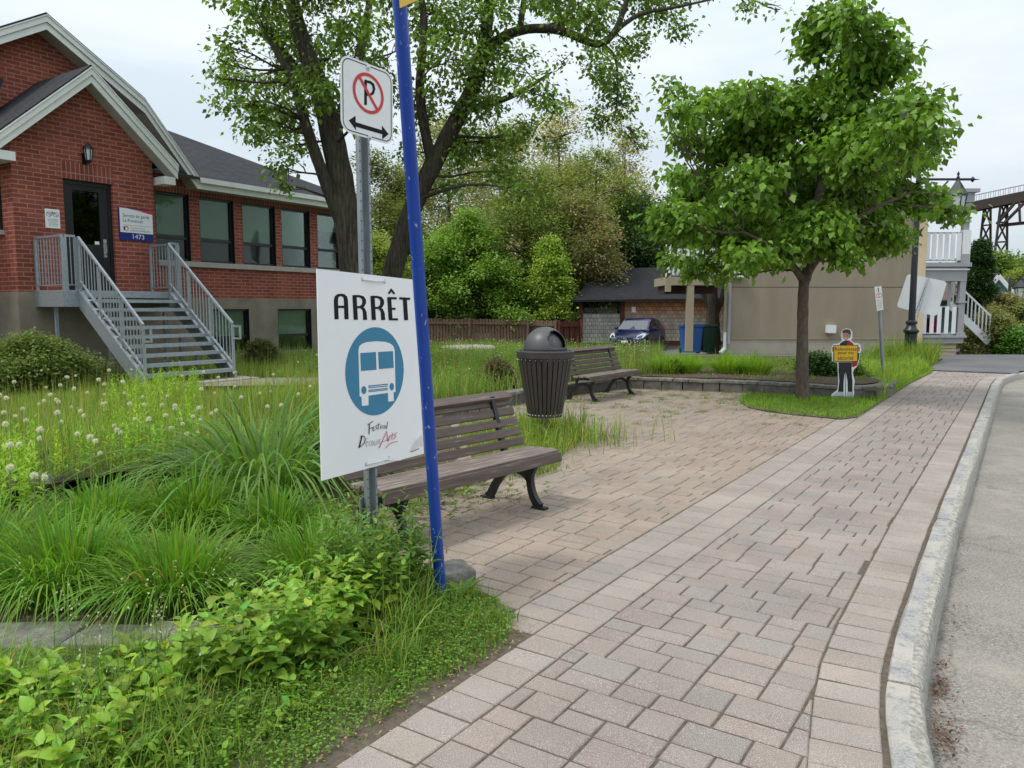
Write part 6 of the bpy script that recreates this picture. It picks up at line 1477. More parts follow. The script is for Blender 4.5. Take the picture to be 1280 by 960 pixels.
# --- daylily clumps -----------------------------------------------------
def clump(c, r, n, L, wd, col, name, label, category='plant', group=None, lean=(.12, .80), zb=None, seg=7, dry=.005, droop=1.4):
    a = rng.uniform(0, 2*np.pi, n); rad = r*np.sqrt(rng.random(n))*.72; dirs = np.column_stack([np.cos(a), np.sin(a)]); dirs = unit(dirs+rng.normal(0, .35, (n, 2)))
    q = np.column_stack([c[0]+rad*np.cos(a), c[1]+rad*np.sin(a)]); ln = lean[0]+(lean[1]-lean[0])*np.clip(rad/(r*.72)+rng.normal(0, .3, n), 0, 1.15)
    P = np.column_stack([q, np.full(n, c[2])]); h = L*np.clip(.88+rng.normal(0, .22, n), .4, 1.3)
    cc = greens(n, col, .18); k = rng.random(n) < dry; cc[k] = greens(int(k.sum()), DRY, .2)
    V, Fc, C = blades(P, h, wd*rng.uniform(.7, 1.2, n), ln, dirs, seg, cc, droop=droop)
    V[:, 2] = np.maximum(V[:, 2], c[2]+.01)
    o = np_mesh(name, V, Fc, C, 'grass', smooth=True); tag(o, label, category, group); return o
GL = 'arching green daylily clumps in the flower bed'
for px, py, r, n, L, lab in ((85, 738, .42, 1404, .52, 'wide daylily clump at the left end of the slab edging'), (220, 748, .36, 1404, .46, 'rounded daylily clump in the middle behind the slab edging'),
                             (395, 728, .33, 1296, .42, 'daylily clump just left of the galvanised post'), (240, 655, .45, 1080, .46, 'daylily clump between the rocks and the middle clump'),
                             (345, 668, .3, 800, .40, 'small daylily clump in front of the tall grass'), (-40, 720, .55, 972, .55, 'daylily clump cut by the left picture edge'), (130, 662, .5, 972, .45, 'daylily clump below the leafy plants at the rocks')):
    g = G(px, py, .06); clump((g.x, g.y, .05), r, int(n*.9), L*1.08, .0165, LIL, 'daylily_clump', lab, group=GL)
g = G(335, 612, .08); clump((g.x-.15, g.y+.1, .06), .8, 520, 1.12, .036, (.12, .27, .06), 'tall_grass_clump', 'tall fountain of broad arching grass blades beside the ARRÊT board', 'ornamental grass', lean=(.30, 1.1), seg=9, droop=1.25)
g = G(395, 560, .1); clump((g.x-.2, g.y+.5, .1), .5, 220, .7, .018, (.09, .21, .04), 'tall_grass_clump', 'smaller arching grass behind the tall fountain clump', 'ornamental grass', lean=(.15, .8), seg=7)
g = G(415, 470, .2); clump((g.x, g.y, .2), .6, 260, .75, .02, (.09, .21, .04), 'tall_grass_clump', 'low arching grass by the gravel path near the board', 'ornamental grass', lean=(.2, .9), seg=6)
# bed weeds
q = scatter(BED, 2600); nn_ = vnoise(q[:, 0]+9, q[:, 1]+9, .6, 8); q = q[rng.random(len(q)) < np.clip(nn_*1.2-.3, .05, 1)]
put('bed_weeds', [grass_field(q, lambda x, y: .05+0*x, .11, .006, .6, 3, GRS, dry=.12)], label='thin grass weeds on the bare bed soil')
# planter daylilies and shrubs
for px, py, L, r, lab in ((832, 462, .42, .35, 'leftmost low daylily clump on the planter wall'), (856, 461, .42, .4, 'second daylily clump from the left on the planter'), (910, 462, .42, .36, 'daylily clump at the middle of the planter'), (943, 463, .42, .36, 'daylily clump left of the magnolia trunk in the planter'), (700, 470, .4, .3, 'daylily clump behind the far bench')):
    g = G(px, py+4, .235); clump((g.x, g.y, .24), r*1.15, 620, L*1.2, .018, (.20, .41, .038), 'daylily_clump', lab, group='daylily clumps in the raised planter', seg=4, lean=(.1, .7), droop=.9)
# --- meadow
def fieldpoly(pp, z=.2): return [tuple(G(x, y, z))[:2] for x, y in pp]
MA = [(-6.3, .2), (-6.6, 2.9), (-6.35, 4.2), (-6.4, 5.8), (-7.1, 7.7), (-7.3, 8.8), (-7.3, 10.5), (-12.0, 11.2), (-15.4, 11.3), (-17.1, 9.8), (-17.1, 5.5), (-13, 2.5), (-9, -.5)]
PAD = lambda q: ~((q[:, 0] > FT-.3) & (q[:, 0] < FT+2.2) & (q[:, 1] > SY0-.1) & (q[:, 1] < SY1+.9)) & ~((q[:, 0] < PX+.1) & (q[:, 1] > 6.8) & (q[:, 1] < 9.8))
GZ = garden_z
q = scatter(MA, 52000); q = q[PAD(q)]
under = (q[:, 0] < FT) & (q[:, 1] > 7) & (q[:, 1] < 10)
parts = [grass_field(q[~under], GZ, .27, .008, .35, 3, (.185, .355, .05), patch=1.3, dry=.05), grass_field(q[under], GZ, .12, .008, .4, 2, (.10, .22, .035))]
q = scatter(MA, 9000); q = q[PAD(q) & (q[:, 0] > FT-1.5)]; parts.append(grass_field(q, GZ, .42, .006, .12, 3, (.25, .345, .09), patch=1.3, dry=.08))
q = scatter([(-7.0, 8.9), (-6.9, 12.4), (-6.4, 14.3), (-6.9, 17), (-10, 24), (-19, 31), (-26, 30), (-20, 17), (-17.3, 17), (-17.3, 10.5), (-12, 11)], 52000)
parts.append(grass_field(q, GZ, .38, .013, .3, 2, (.165, .315, .06), patch=1.6, dry=.06))
put('meadow_grass', parts, label='unmown yellow green meadow grass in the garden')
q = scatter(MA, 1500); q = q[PAD(q)]; l_, s_ = weeds(q, GZ, .10, 7, .10, (.12, .25, .035), stem=False, W=.35)
c_ = fieldpoly([(135, 500), (250, 470), (255, 540), (225, 580), (60, 600), (120, 560)], .25); q = scatter(c_, 240); l2_, s2_ = weeds(q, GZ, .36, 20, .075, (.23, .46, .04), W=.26, up=.7)
q = scatter(fieldpoly([(-60, 590), (40, 585), (60, 640), (-60, 680)], .2), 90); l3_, s3_ = weeds(q, GZ, .36, 16, .08, (.22, .44, .04), W=.3, up=.6)
q = scatter([(-7.3, 9), (-7.1, 12.4), (-9, 18), (-14, 24), (-17, 17), (-13, 11)], 700); l4_, s4_ = weeds(q, GZ, .3, 9, .11, (.12, .25, .035), W=.4)
put('meadow_plants', l_+l2_+l3_+l4_, 'weed', label='bright green leafy wildflower stems in the meadow'); put('meadow_stems', s2_+s3_+s4_, label='stems of the meadow wildflowers')
q = scatter([(-6.6, 14.3), (-4.4, 14.75), (-2.3, 15.1), (-2.15, 16.1), (-3.6, 17.1), (-4.8, 16.8), (-7.0, 16.5)], 2600); nn_ = vnoise(q[:, 0]+9, q[:, 1]+9, .5, 8); q = q[rng.random(len(q)) < np.clip(nn_*1.6-.35, .03, 1)]
parts = [grass_field(q, lambda x, y: .235+0*x, .10, .012, .6, 2, GRS, dry=.12)]
q = scatter([(-2.1, 16.6), (-3.6, 17.2), (-7.0, 16.6), (-10, 18.5), (-9, 21), (-4, 22.5), (-2.1, 21.8)], 14000); q = q[depth(q[:, 0], q[:, 1]) < 24.2]
parts.append(grass_field(q, GZ, .13, .013, .5, 2, (.16, .29, .05), patch=1.2, dry=.08))
put('planter_grass', parts, label='patchy grass and weeds on the planter soil and the strip behind it')
# white blossom specks near the fence and beside the far bench
q = np.concatenate([scatter([(-7.3, 9.5), (-7.1, 14), (-7.3, 17), (-12, 26), (-20, 28), (-16, 17), (-12, 12)], 520), np.array([[g.x, g.y] for g in [G(x, y, .3) for x, y in zip(rng.uniform(765, 812, 150), rng.uniform(440, 462, 150))]])])
P = P3(q, lambda x, y: GZ(x, y)+rng.uniform(.3, .6, len(x))); n = len(P)
put('white_blossoms', [inst(LEAF4, P, np.column_stack([rdirs(n), rng.normal(0, .4, n)]), np.column_stack([rdirs(n)*.4, np.ones(n)]), .045, .045, np.tile([.6, .6, .5], (n, 1))*rng.uniform(.5, 1.1, (n, 1)))], 'weed', label='specks of white blossom over the far meadow')
q = np.array([[g.x, g.y] for g in [G(x, y, .22) for x, y in zip(rng.uniform(762, 822, 1800), rng.uniform(446, 470, 1800))]])
put('flowering_weeds', [grass_field(q, lambda x, y: .2+0*x, .42, .014, .35, 3, (.18, .28, .07))], label='tall flowering weeds behind the end of the far bench')
# dandelion clocks: one of each kind, then copies
def make_dandelion(h, open_):
    t = thing('dandelion', 'dandelion gone to seed standing in the meadow grass before the brick building', 'dandelion', (0, 0, 0), 0, 'dandelion clocks in the meadow')
    s = Mesh(); s.tube([(0, 0, 0), (.01, 0, h*.5), (.02, .005, h)], .0035, 'stemg', 5); s.build('stem', t)
    r = .025 if open_ else .012; n = 170; P = rng.normal(0, 1, (n, 3)); P = unit(P); c = np.array([.02, .005, h+.01])
    V1, F1, C1 = inst(LEAF4, c+P*r*.25, P, unit(np.cross(P, rng.normal(0, 1, (n, 3)))), r*.85, r*.16, np.tile([.80, .79, .75], (n, 1))*rng.uniform(.8, 1.1, (n, 1)))
    o = np_mesh('seed_head', V1, F1, C1, 'weed', t); return t
protos = [make_dandelion(.42, True), make_dandelion(.48, True), make_dandelion(.36, True)]
hd = [(15, 262), (20, 478), (65, 462), (62, 541), (118, 460), (150, 502), (155, 522), (198, 520), (208, 463), (240, 470), (237, 470), (284, 465), (292, 467), (310, 477), (322, 460), (343, 502), (352, 508), (388, 468), (395, 480), (10, 508), (28, 520), (38, 510), (5, 540), (60, 430), (18, 540), (25, 555)]
hd = [(8, 512), (14, 506), (27, 512), (4, 541), (10, 538), (18, 541), (40, 540), (68, 548), (15, 548), (25, 508), (52, 498), (100, 502), (102, 485), (115, 512), (106, 525), (128, 500), (146, 485), (147, 512), (124, 545), (111, 548), (110, 540), (148, 523), (158, 484), (162, 498), (196, 500), (188, 528), (200, 509), (213, 505), (219, 508), (231, 502), (210, 486), (226, 519), (235, 525), (240, 510), (248, 508), (242, 500), (260, 505), (214, 525), (230, 525), (38, 585), (50, 582), (8, 572), (68, 498), (72, 495), (25, 497), (74, 514), (120, 480), (130, 478), (155, 530), (170, 515), (88, 490), (82, 515), (5, 498), (180, 492), (186, 486), (260, 490), (252, 515)]
rd = random.Random(3); used = 0
gz1 = lambda x, y: float(GZ(np.array([x]), np.array([y]))[0])
for k, (px, py) in enumerate(hd):
    zz = .2+.44; g = G(px, py, zz)
    pr_ = protos[k % 3]; o = pr_ if k < 3 else dup(pr_, (0, 0, 0)); o.location = (g.x, g.y, gz1(g.x, g.y)-.02); o.rotation_euler = (rd.uniform(-.16, .16), rd.uniform(-.16, .16), rd.uniform(0, 6)); k2 = rd.uniform(.78, 1.12); o.scale = (k2, k2, k2)
q = scatter(MA, 230); q = q[PAD(q) & (q[:, 0] > FT-1) & (vnoise(q[:, 0]+40, q[:, 1]+40, 1.5, 12) > .35)]
for k, (x, y) in enumerate(q[:65]):
    o = dup(protos[k % 3], (x, y, gz1(x, y)-.02), rd.uniform(0, 6)); k2 = rd.uniform(.75, 1.1); o.scale = (k2, k2, k2)
# --- lawn island, litter-bin tuft, joint weeds
q = scatter(ISLE, 46000); q = q+rng.normal(0, .035, q.shape)*(q[:, :1] < -1.98); ed = vnoise(q[:, 0]+30, q[:, 1]+30, .5, 4)
parts = [grass_field(q, lambda x, y: .02+0*x, .06, .009, .5, 2, (.17, .36, .035), patch=.8)]
q = scatter([(-1.98, 14.8), (-1.95, 22.0), (-2.3, 23.8), (-4.2, 22.5), (-4.2, 18), (-2.3, 16.8)], 15000); parts.append(grass_field(q, lambda x, y: .03+0*x, .30, .014, .45, 3, (.19, .36, .045), patch=1.0, dry=.03))
lp_ = CF(cx(1137, 452, 22.6), 22.6, 0); q = np.array([lp_.x, lp_.y])+rng.normal(0, .55, (2600, 2)); q = q[q[:, 0] < -1.97]; parts.append(grass_field(q, lambda x, y: .03+0*x, .62, .018, .35, 3, (.18, .33, .045), dry=.04))
put('island_grass', parts, label='short bright grass on the island around the magnolia')
q = scatter([(-5.6, 9.2), (-6.3, 8.2), (-5.0, 6.7), (-4.3, 5.9), (-3.75, 6.0), (-3.75, 6.5), (-4.1, 7.2), (-4.3, 7.9), (-4.6, 8.6)], 7500)
parts = [grass_field(q, lambda x, y: .0+0*x, .15, .010, .45, 3, (.17, .31, .045), patch=.5, dry=.07)]
q = np.array([bc.x, bc.y])+rng.normal(0, .45, (1500, 2)); parts.append(grass_field(q, lambda x, y: 0*x, .36, .010, .4, 4, (.17, .31, .05), dry=.08))
put('bin_grass', parts, label='ragged grass tuft growing round the foot of the litter bin')
parts = []
qs = []
for k in range(330):
    x, y = rng.uniform(-6.8, -2.3), rng.uniform(7.5, 14.4)
    if inpoly(np.array([x]), np.array([y]), PLAZA)[0] and rng.random() < np.clip((y-8.5)/5*.8+(-3.8-x)*.15, .0, 1): qs.append(np.array([x, y])+rng.normal(0, .05, (rng.integers(8, 60), 2)))
for (x, y, n_) in ((-3.6, 5.3, 90), (-4.0, 4.6, 160), (-3.9, 3.9, 160), (-4.1, 5.2, 180), (-3.5, 3.8, 120), (-3.7, 4.9, 80), (-4.3, 4.2, 200), (-3.0, 9.2, 30), (-4.2, 6.0, 150), (-3.85, 6.6, 90), (-6.3, 11.5, 200), (-6.6, 12.5, 200), (-6.2, 13.2, 150)): qs.append(np.array([x, y])+rng.normal(0, .16, (n_, 2)))
q = np.concatenate(qs); parts.append(grass_field(q, lambda x, y: -.004+0*x, .045, .010, .7, 2, (.13, .24, .04), dry=.1))
put('joint_weeds', parts, label='small weeds sprouting between the plaza pavers')
q = np.concatenate([np.column_stack([rng.normal(-4.2, .3, 260), rng.uniform(3.7, 5.8, 260)])]); l_, s_ = weeds(q, lambda x, y: .02+0*x, .09, 6, .05, (.15, .27, .04), stem=False); put('bench_weeds', l_, 'weed', label='low leafy weeds under the near bench')

# ================================================================== SHRUBS AND TREES
def crown(blobs, leaf, L, dens, col, colv=.2, droop=.2, cl=9, clr=.22, W=.6, gap=.0, flat=.0, mixcol=None, mixp=0.):
    """blobs: list of (Vector centre, radius). leaves sit in small sprays spread through each blob"""
    Ps = []; Ax = []; Cs = []
    for c, r in blobs:
        k = max(3, int(dens*r*r)); u = unit(rng.normal(0, 1, (k, 3))); rad = r*(rng.random(k)**.45); cc = np.array(c)+u*rad[:, None]*np.array([1, 1, .8])
        keep = vnoise(cc[:, 0]*1.7+cc[:, 2]*2.1+60, cc[:, 1]*1.7-cc[:, 2]+90, .9, 21) > gap; cc = cc[keep]; u = u[keep]; k = len(cc)
        if k == 0: continue
        P = np.repeat(cc, cl, 0)+rng.normal(0, clr, (k*cl, 3))*np.array([1, 1, .55-flat]); Ps.append(P)
        a = np.repeat(u, cl, 0)*.6+rng.normal(0, .6, (k*cl, 3)); a[:, 2] = a[:, 2]*.5-droop; Ax.append(a)
        base = np.array(col)[None]*(1+rng.normal(0, colv, (k, 1))); c_ = np.repeat(base, cl, 0)*(1+rng.normal(0, .12, (k*cl, 1)))
        if mixcol is not None: mk = np.repeat(rng.random(k) < mixp, cl); c_[mk] = np.array(mixcol)*rng.uniform(.7, 1.2, (mk.sum(), 1))
        Cs.append(np.clip(c_, .004, .9))
    P = np.concatenate(Ps); A_ = np.concatenate(Ax); C = np.concatenate(Cs)*np.array([1.12, 1, 1]); n = len(P)
    nr = np.column_stack([rng.normal(0, .55, n), rng.normal(0, .55, n), np.ones(n)]); l = L*rng.uniform(.5, 1.22, n)
    return inst(leaf, P, A_, nr, l, l*W, C)
def limb(s, a, b, r0, r1, mat, wob=.12, n=7, seg=8, sag=0):
    a, b = Vector(a), Vector(b); L = (b-a).length; pts = []; rs = []
    o = Vector((rng.normal(), rng.normal(), rng.normal()*.5))*wob*L; o2 = Vector((rng.normal(), rng.normal(), rng.normal()*.5))*wob*L*.5
    for k in range(n+1):
        u = k/n; p = a.lerp(b, u)+o*math.sin(math.pi*u)+o2*math.sin(2*math.pi*u)+Vector((0, 0, sag*math.sin(math.pi*u))); pts.append(p); rs.append(r0+(r1-r0)*u**.8)
    s.tube(pts, rs, mat, seg); return pts
def tree_thing(name, label, base, trunkpaths, blobs, leafargs, mat_bark='bark', category='tree', twigs=True, group=None, trunk_n=14):
    t = thing(name, label, category, tuple(base), 0, group)
    s = Mesh(); allp = []
    for pts, rs in trunkpaths:
        P = [Vector(p) for p in pts]; out = []; ro = []
        for i in range(len(P)-1):
            p0, p1, p2, p3 = P[max(0, i-1)], P[i], P[i+1], P[min(len(P)-1, i+2)]
            for k in range(5):
                u = k/5; out.append(.5*((2*p1)+(p2-p0)*u+(2*p0-5*p1+4*p2-p3)*u*u+(3*p1-3*p2+p3-p0)*u**3)); ro.append((rs[i]*(1-u)+rs[i+1]*u)*(1+.04*math.sin(i*7+k*2.3)))
        out.append(P[-1]); ro.append(rs[-1]); s.tube(out, ro, mat_bark, trunk_n); allp += list(zip(out, ro))
    s.build('trunk', t, smooth=True)
    s = Mesh()
    for c, r in blobs:
        c = Vector(c); best = min(allp, key=lambda q: (q[0]-c).length + max(0, (q[0].z-c.z))*1.5)
        if (best[0]-c).length > .25:
            pts = limb(s, best[0], c, min(best[1]*.4, .018+.013*(best[0]-c).length), .012, mat_bark, .08, 6, 6)
            if twigs:
                for k in range(4):
                    q = pts[3+k % 3]; e = c+Vector(rng.normal(0, 1, 3))*r*.6; limb(s, q, e, .014, .004, mat_bark, .1, 4, 4)
    if s.v: s.build('branches', t, smooth=True)
    V, Fc, C = crown(blobs, **leafargs); np_mesh('crown', V, Fc, C, 'leaf', t)
    return t
def pb(items, d, jit):
    return [(D(px, py, d+rng.uniform(-jit, jit)), r/F*d) for px, py, r in items]
def extra(bl, n, j):
    out = []
    for k in range(n):
        a, b = bl[rng.integers(len(bl))], bl[rng.integers(len(bl))]
        if (a[0]-b[0]).length < 2.2: out.append((a[0].lerp(b[0], .5)+Vector(rng.normal(0, .2, 3)), (a[1]+b[1])/2*j))
    return out
# --- magnolia-like tree on the island
mb = G(1003, 499, .02); md = depth(mb.x, mb.y)
blobs = pb([(1045, 22, 30), (1092, 45, 28), (1022, 62, 22), (1070, 85, 40), (1112, 80, 28), (1022, 110, 22), (838, 112, 12), (868, 128, 20), (852, 140, 18), (905, 128, 24), (945, 118, 24), (935, 145, 30), (990, 130, 32), (1050, 135, 42), (1100, 150, 36), (1138, 160, 12),
            (855, 170, 20), (895, 178, 34), (950, 180, 40), (1010, 185, 44), (1070, 190, 44), (1125, 195, 34), (1155, 200, 16), (848, 215, 16), (885, 228, 30), (935, 235, 40), (995, 240, 42), (1060, 240, 44), (1115, 245, 38), (1160, 248, 26), (1188, 262, 14),
            (822, 268, 14), (850, 280, 28), (905, 285, 38), (965, 290, 42), (1025, 285, 40), (1080, 285, 34), (1120, 292, 24), (845, 325, 14), (880, 325, 26), (925, 325, 26), (975, 318, 22), (1055, 318, 20), (1085, 305, 18), (900, 342, 10)], md, 1.3)
blobs += [(Vector((c.x, c.y, c.z))+Vector((FW[0], FW[1], 0))*rng.uniform(-1.6, 1.6)+Vector((RT[0], RT[1], 0))*rng.uniform(-.3, .3), r*.9) for c, r in blobs[::2] if r > .3 and (c.x*RT[0]+c.y*RT[1]) < 6.6]
tp_ = lambda px, py, dd=0: D(px, py, md+dd)
tree_thing('magnolia_tree', 'broad leaved tree with dense layered crown on the grass island right of centre', mb,
    [([mb-Vector((0, 0, .1)), tp_(1003, 430), tp_(1004, 370), tp_(1006, 345)], [.125, .094, .088, .086]), ([tp_(1006, 350), tp_(1018, 290), tp_(1030, 200), tp_(1050, 90), tp_(1052, 20)], [.10, .08, .06, .035, .012]),
     ([tp_(1005, 352), tp_(985, 325, .2), tp_(950, 290, .4), tp_(905, 240, .6)], [.07, .055, .04, .015]), ([tp_(1007, 345), tp_(1040, 300, -.4), tp_(1085, 265, -.6), tp_(1140, 240, -.6)], [.07, .055, .035, .012]), ([tp_(1004, 350), tp_(975, 315, -.6), tp_(930, 290, -1)], [.05, .04, .015]), ([tp_(1012, 310), tp_(980, 230, .5), tp_(950, 150, .8)], [.06, .04, .015]), ([tp_(1025, 240), tp_(1080, 180, .4), tp_(1120, 110, .5)], [.05, .03, .012])],
    blobs, dict(leaf=LEAF5, L=.142, dens=400, col=(.135, .275, .034), colv=.28, droop=.6, cl=8, clr=.13, W=.74, gap=.12), 'bark2')
# --- two big maples left of centre
A1 = G(446, 468, .2); da = depth(A1.x, A1.y)
T = lambda px, py, dd=0: D(px, py, da+dd)
LA = dict(leaf=LEAF5, L=.125, dens=215, col=(.145, .262, .046), colv=.32, droop=.35, cl=10, clr=.15, W=.66, gap=.26)
blobsA = pb([(330, 30, 40), (300, 95, 28), (340, 90, 38), (325, 150, 28), (352, 205, 20), (385, 45, 48), (398, 110, 34), (440, 25, 44), (455, 90, 30), (315, -20, 45), (400, -30, 55), (470, -20, 50), (285, 125, 14), (357, 235, 10), (345, 170, 24), (365, 150, 26), (290, 60, 20), (275, 98, 10), (375, 185, 14), (470, 150, 20), (500, 60, 34), (350, -60, 60), (480, 110, 24)], da, 1.6)
tree_thing('maple_tree', 'large rough barked maple trunk leaning left behind the ARRÊT board', A1,
    [([A1-Vector((0, 0, .2)), T(447, 400), T(441, 330), T(425, 220), T(405, 130), T(375, 40), T(350, -60)], [.40, .29, .275, .26, .22, .16, .08]),
     ([T(436, 300), T(410, 235, -.2), T(385, 165, -.4), T(365, 100, -.5), T(330, 40, -.5)], [.16, .13, .11, .08, .03]), ([T(415, 170), T(440, 110, .5), T(455, 40, .7), T(470, -40, .8)], [.15, .12, .09, .04]), ([T(405, 130), T(350, 60, .6), T(310, 10, .8)], [.12, .08, .03])],
    blobsA+extra(blobsA, 16, .8), LA)
A2 = G(470, 464, .2); db_ = depth(A2.x, A2.y); T = lambda px, py, dd=0: D(px, py, db_+.4+dd)
blobsB = pb([(545, 15, 48), (600, 25, 48), (555, 80, 40), (530, 130, 28), (640, 80, 34), (600, 130, 36), (650, 165, 26), (690, 130, 22), (700, 25, 24), (750, 10, 24), (815, 12, 28), (850, 35, 16), (785, 55, 24), (765, 105, 24), (755, 150, 18), (792, 165, 12), (778, 130, 18), (750, 85, 20), (800, 185, 8), (735, 30, 26), (690, -20, 45), (600, -40, 60), (790, -30, 40), (848, -8, 22), (585, 180, 28), (630, 215, 24), (660, 240, 16), (560, 230, 20), (935, 8, 12), (880, -10, 14), (740, 60, 12), (690, 180, 14), (610, 80, 34), (520, 190, 20), (700, 75, 14), (975, 12, 7), (670, 110, 20)], db_+.4, 1.7)
tree_thing('maple_tree', 'large maple leaning right whose long crooked limb reaches across the sky', A2,
    [([A2-Vector((0, 0, .2)), T(482, 390), T(495, 325), T(520, 250), T(560, 170), T(598, 90), T(615, -20)], [.33, .235, .22, .205, .19, .16, .10]),
     ([T(590, 105), T(612, 60, .2), T(650, 38, .3), T(700, 38, .2), T(745, 55, .1), T(768, 40, 0), T(782, 5, 0), T(800, -50, 0)], [.15, .125, .105, .095, .085, .075, .06, .04]),
     ([T(745, 52, .1), T(768, 70, .1), T(772, 110, 0), T(768, 150, 0)], [.05, .035, .02, .008]), ([T(768, 40), T(800, 18), T(850, 8), (T(930, -10))], [.06, .045, .03, .012]),
     ([T(540, 205), T(525, 120, -.5), T(530, 30, -.6), T(520, -50, -.6)], [.13, .10, .08, .04]), ([T(575, 140), T(640, 120, .6), T(690, 90, .9)], [.10, .06, .02]), ([T(650, 38, .3), T(655, 0, .2), T(665, -40)], [.08, .06, .04]), ([T(700, 38, .2), T(698, 5), T(700, -40)], [.05, .04, .02])],
    blobsB+extra([b for b in blobsB if b[1] > .33], 16, .8), LA)
# --- generic trees from an outline box in the picture
def bgtree(name, label, px, ptop, wpx, pbot, d, col, L=None, dens=9, gap=.3, n=16, colv=.22, trunk=True, group=None, mixcol=None, mixp=0, W=.7, shape='oval', cl=9, cat_='tree', zb=None, twig=False, rf=1.):
    k = d/F; b = D(px, 440, d); base = Vector((b.x, b.y, zb if zb is not None else -.4 if d > 30 else 0))
    ztop = D(px, ptop, d).z; zbt = D(px, pbot, d).z; rw = wpx/2*k; R3 = Vector((RT[0], RT[1], 0)); F3 = Vector((FW[0], FW[1], 0)); bl = []
    hh = (ztop-zbt)
    for i in range(n):
        v = (i+.5)/n; z = zbt+hh*(.08+.84*v)
        if shape == 'oval': wv = math.sin(math.pi*(.12+.80*v))**.7
        elif shape == 'bush': wv = min(1, 1.25*(1-v)**.55)*(.85+.15*math.sin(i*2.1))
        elif shape == 'cone': wv = max(.12, 1-v*.92)
        elif shape == 'cedar': wv = min(1, (1-v)*2.2+.12)
        elif shape == 'dome': wv = math.cos(math.pi/2*v*.9)
        else: wv = 1
        for j in range(2 if wv > .4 else 1):
            a = rng.uniform(-1, 1); r = rw*rng.uniform(.30, .48)*(.5+.5*wv)*rf
            bl.append((base*1.0+Vector((0, 0, z-base.z))+R3*a*max(0, rw*wv-r*.7)+F3*rng.uniform(-.7, .7)*rw*wv, r))
    tr_ = [([base-Vector((0, 0, .3)), base+Vector((rng.normal(0, .1), 0, (zbt-base.z)*.6+hh*.2)), base+Vector((rng.normal(0, .2), 0, (zbt-base.z)+hh*.8))], [max(.06, rw*.09), max(.05, rw*.06), .02])] if trunk else [([base-Vector((0, 0, .1)), base+Vector((0, 0, hh*.6))], [.03, .01])]
    return tree_thing(name, label, base, tr_, bl, dict(leaf=LEAF4, L=L or d*3.6/F, dens=dens/(rw*rw)*6.5, col=col, colv=colv, droop=.15, cl=cl, clr=(L or d*3.6/F)*1.6, W=W, gap=gap, mixcol=mixcol, mixp=mixp), 'bark', category=cat_, twigs=twig, group=group, trunk_n=8)
GB = 'trees beyond the board fence'
OL = (.235, .31, .085); DK = (.075, .155, .045); MD = (.17, .28, .06); PALE = (.44, .42, .24)
bgtree('maple_sapling', 'bright green bushy young maple against the fence right of the blue pole', 582, 252, 165, 415, 39.5, (.19, .35, .06), dens=300, gap=.3, n=70, rf=.5, shape='bush', group=GB)
bgtree('maple_sapling', 'bright green bushy maple merging with the one at the blue pole', 628, 310, 80, 415, 40.5, (.17, .33, .06), dens=260, gap=.3, n=40, rf=.6, shape='bush', group=GB)
bgtree('linden_sapling', 'slim yellow green young tree just left of the cedar shed', 686, 288, 66, 412, 39, (.29, .45, .08), dens=230, gap=.32, n=44, rf=.55, shape='bush', group=GB)
